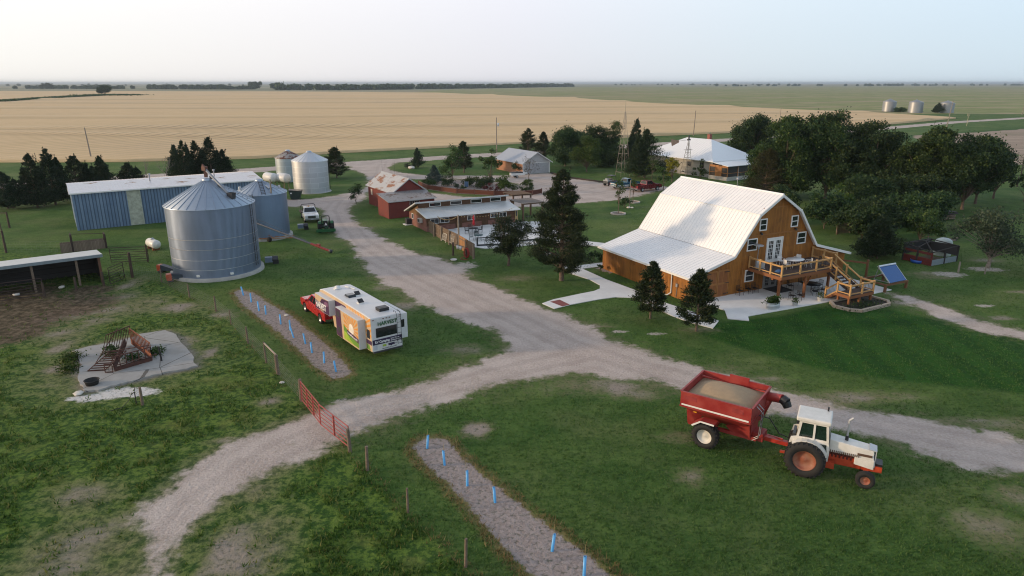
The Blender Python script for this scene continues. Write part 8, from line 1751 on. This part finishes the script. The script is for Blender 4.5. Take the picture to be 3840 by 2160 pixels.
# stone rings of the young trees, stones
def ring(label, x, y, r=1.05):
    t = thing('stone_ring', label, 'stone ring', (x,y,0), 0, 'stone rings round the young trees'); m = MB()
    for i in range(18): a = 2*PI*i/18; m.box((r*math.cos(a),r*math.sin(a),.08),(.22,r*.34,.16),a)
    m.build('stones', M_('ring_stone',(.44,.40,.36),.9,var=.2,scale=3), t); m = MB(); m.lathe([(0,.06),(r-.1,.05)],24); m.build('mulch', M_('ring_mulch',(.15,.12,.10),1.0,var=.3,scale=8), t)
ring('pale stone ring round the nearer young tree on the lawn', 16.1, 102.3); ring('pale stone ring round the farther young tree on the lawn', 20.1, 112.7)
def rock(label, x, y, r, mat, group):
    m = MB(); g_ = random.Random(int(abs(x*91+y*37))); 
    for j in range(1): m.lathe([(0,-.1*r),(r*.8,0),(r,.3*r),(r*.75,.6*r),(0,.75*r)],9,smooth=False)
    m.v = [(a*(1+g_.uniform(-.18,.18)),b*(1+g_.uniform(-.18,.18)),c*(1+g_.uniform(-.1,.1))) for a,b,c in m.v]; return tag(m.build('rock', mat, None, (x,y,0)), label, 'rock', group)
ws = M_('white_limestone', (.62,.58,.52), .9, var=.12)
for x,y,r,lb in ((-23.2,159.0,.9,'large white stone at the foot of the spiky juniper'),(18.5,107.3,.35,'white stone at the foot of the grey lawn post, left one'),(19.0,107.2,.3,'white stone at the foot of the grey lawn post, right one'),(-19.2,55.0,.2,'pale flat stone on the upper mulch strip'),(-15.2,41.4,.16,'pale stone in the grass near the thick corner post'),(-27.6,39.7,.3,'broken concrete lump at the front left corner of the pad'),(-43.6,63.3,.3,'pale stone at the foot of the second cattle shed post'),(-46.3,60.9,.3,'pale stone at the foot of the leftmost cattle shed post'),(26.5,112.0,.5,'white stone on the lawn beside the barn roof edge')): rock(lb, x, y, r, ws, 'pale stones')
bm = thing('birdbath','blue upright garden ornament among the bed shrubs','ornament',(-8.6,128.9,0),0); m = MB(); m.bx(-.35,.35,-.05,.05,.2,1.2); m.build('panel', M_('ornament_blue',(.06,.12,.22),.5), bm); m = MB(); m.bx(-.4,-.34,-.06,.06,0,1.3); m.bx(.34,.4,-.06,.06,0,1.3); m.build('frame', grey_metal, bm)
# marker sign by the far road
sgn = thing('road_sign','small yellowish road sign beside the far road','road sign',(209,322,0),.2); m = MB(); m.tube((0,0,0),(0,0,5.5),.1,.1,6); m.build('post', M_('sign_post_pale',(.4,.36,.24),.8), sgn); m = MB(); m.bx(-.7,.7,-.05,.05,4.4,5.6); m.build('plate', M_('sign_tan',(.45,.40,.22),.6), sgn)

# ---------------------------------------------------------------- grass and weeds as real blades (stuff)
def inpoly(px, py, poly): return sdist(px.astype(np.float32), py.astype(np.float32), poly)
PASTP = FENCE+[(4,-40),(-340,-40),(-340,79)]
def scatter(name, label, n, box, hmin, hmax, w_, mat, seed, keep, blades=3, clump=.0):
    g_ = np.random.default_rng(seed); d_ = g_.random(n)**.8
    y = box[2]+(box[3]-box[2])*g_.random(n)**1.5; x = g_.uniform(-1,1,n)*(y*.80+6)+0
    ok = keep(x,y); x, y = x[ok], y[ok]; n = len(x)
    X = np.repeat(x,blades)+g_.normal(0,.07+clump,n*blades); Y = np.repeat(y,blades)+g_.normal(0,.07+clump,n*blades); N = n*blades
    h = g_.uniform(hmin,hmax,N); a = g_.uniform(0,2*PI,N); lx = g_.normal(0,.5,N)*h; ly = g_.normal(0,.5,N)*h; ww = w_*g_.uniform(.6,1.4,N)
    b0 = np.stack([X-np.cos(a)*ww, Y-np.sin(a)*ww, np.zeros(N)],1); b1 = np.stack([X+np.cos(a)*ww, Y+np.sin(a)*ww, np.zeros(N)],1); tp_ = np.stack([X+lx, Y+ly, h],1)
    V = np.stack([b0,b1,tp_],1).reshape(-1,3); F = np.arange(3*N).reshape(N,3)
    o = fast_mesh(name, V, F, mat, tri=True); kind(o,'stuff'); tag(o, label, name.replace('_',' ')); return o
L_GRASS = leaf_mat('grass_blades', (.046,.098,.020), (.085,.165,.036), (.13,.18,.06), .3)
L_WEED = leaf_mat('weed_blades', (.026,.075,.010), (.11,.185,.028), (.21,.20,.055), .3)
L_DRY = leaf_mat('dry_grass_blades', (.16,.12,.045), (.28,.21,.09), (.34,.27,.13), .3)
def nograv(x, y, m_=.3): 
    d_ = np.maximum(inpoly(x,y,DRIVE), inpoly(x,y,PATHR)); k = d_ < -m_
    for P_m in MULCH+[PAD, WALKP]: k &= inpoly(x,y,P_m) < -.1
    for kd,bx_,by_,a_,b_ in BLOBS:
        if kd in ('dry','pale','spot','mud'): k &= (np.exp(-(((x-bx_)/a_)**2+((y-by_)/b_)**2)*.9) < .45) | (np.random.default_rng(3).random(len(x)) < .12)
    return k
cs_, ss_ = math.cos(bu), math.sin(bu)
def offbarn(x, y): lx = (x-BO.x)*cs_+(y-BO.y)*ss_; ly = -(x-BO.x)*ss_+(y-BO.y)*cs_; return ~((np.abs(lx) < 11) & (ly > -6.3) & (ly < 14))
def rig(x, y): return np.hypot(x+31.02,y-69.63) > 4.7
scatter('grass', 'short lawn grass over the open ground', 90000, (0,0,21,80), .05,.13,.022, L_GRASS, 11, lambda x,y: nograv(x,y) & offbarn(x,y) & rig(x,y) & (inpoly(x,y,PASTP) < .2))
nz = lambda x,y: np.sin(x*2.3+1.3*np.sin(y*1.6))+np.sin(y*2.1+x*.75+2*np.sin(x*.83))+np.sin(x*.6-y*.5)*.6
scatter('weeds', 'coarse tufted weeds and grass of the trodden pasture', 42000, (0,0,20,70), .10,.26,.035, L_WEED, 12, lambda x,y: nograv(x,y,.6) & (inpoly(x,y,PASTP) > .1) & rig(x,y) & (nz(x,y) > -.5), 4, .05)
scatter('dry_grass', 'pale dry grass along the mulch strips and the fence', 60000, (0,0,20,66), .08,.24,.022, L_DRY, 13, lambda x,y: ((np.maximum(inpoly(x,y,MULCH[0]),inpoly(x,y,MULCH[1])) > -.55) & (np.maximum(inpoly(x,y,MULCH[0]),inpoly(x,y,MULCH[1])) < -.02)) | ((np.abs(inpoly(x,y,PASTP)) < .35) & (y < 66) & (inpoly(x,y,DRIVE) < -.3) & (np.random.default_rng(4).random(len(x)) < .35)), 3, .04)

# green weedy strip running through the wheat to the lone tree
g_ = np.random.default_rng(21); n = 5200; u = g_.random(n); X_ = np.interp(u,[0,.3,.6,1],[-625,-605,-570,-505])+g_.normal(0,2,n); Y_ = np.interp(u,[0,.3,.6,1],[1090,980,860,670])+g_.normal(0,4,n)*(1.2-.5*u)
P = np.stack([X_, Y_, .7+g_.uniform(0,1.3,n)],1); k2 = np.random.default_rng(22); Q2 = np.stack([-615+k2.normal(0,22,900), 1088+k2.normal(0,9,900), .7+k2.uniform(0,1.5,900)],1); P = np.concatenate([P,Q2])
V, F = cards(P, g_.normal(size=P.shape)*np.array([1,1,.3]), 3.2, 2.2, g_); o = fast_mesh('undergrowth', V, F, L_LEAF); kind(o,'stuff'); tag(o,'green weedy strip through the wheat to the lone tree','undergrowth')
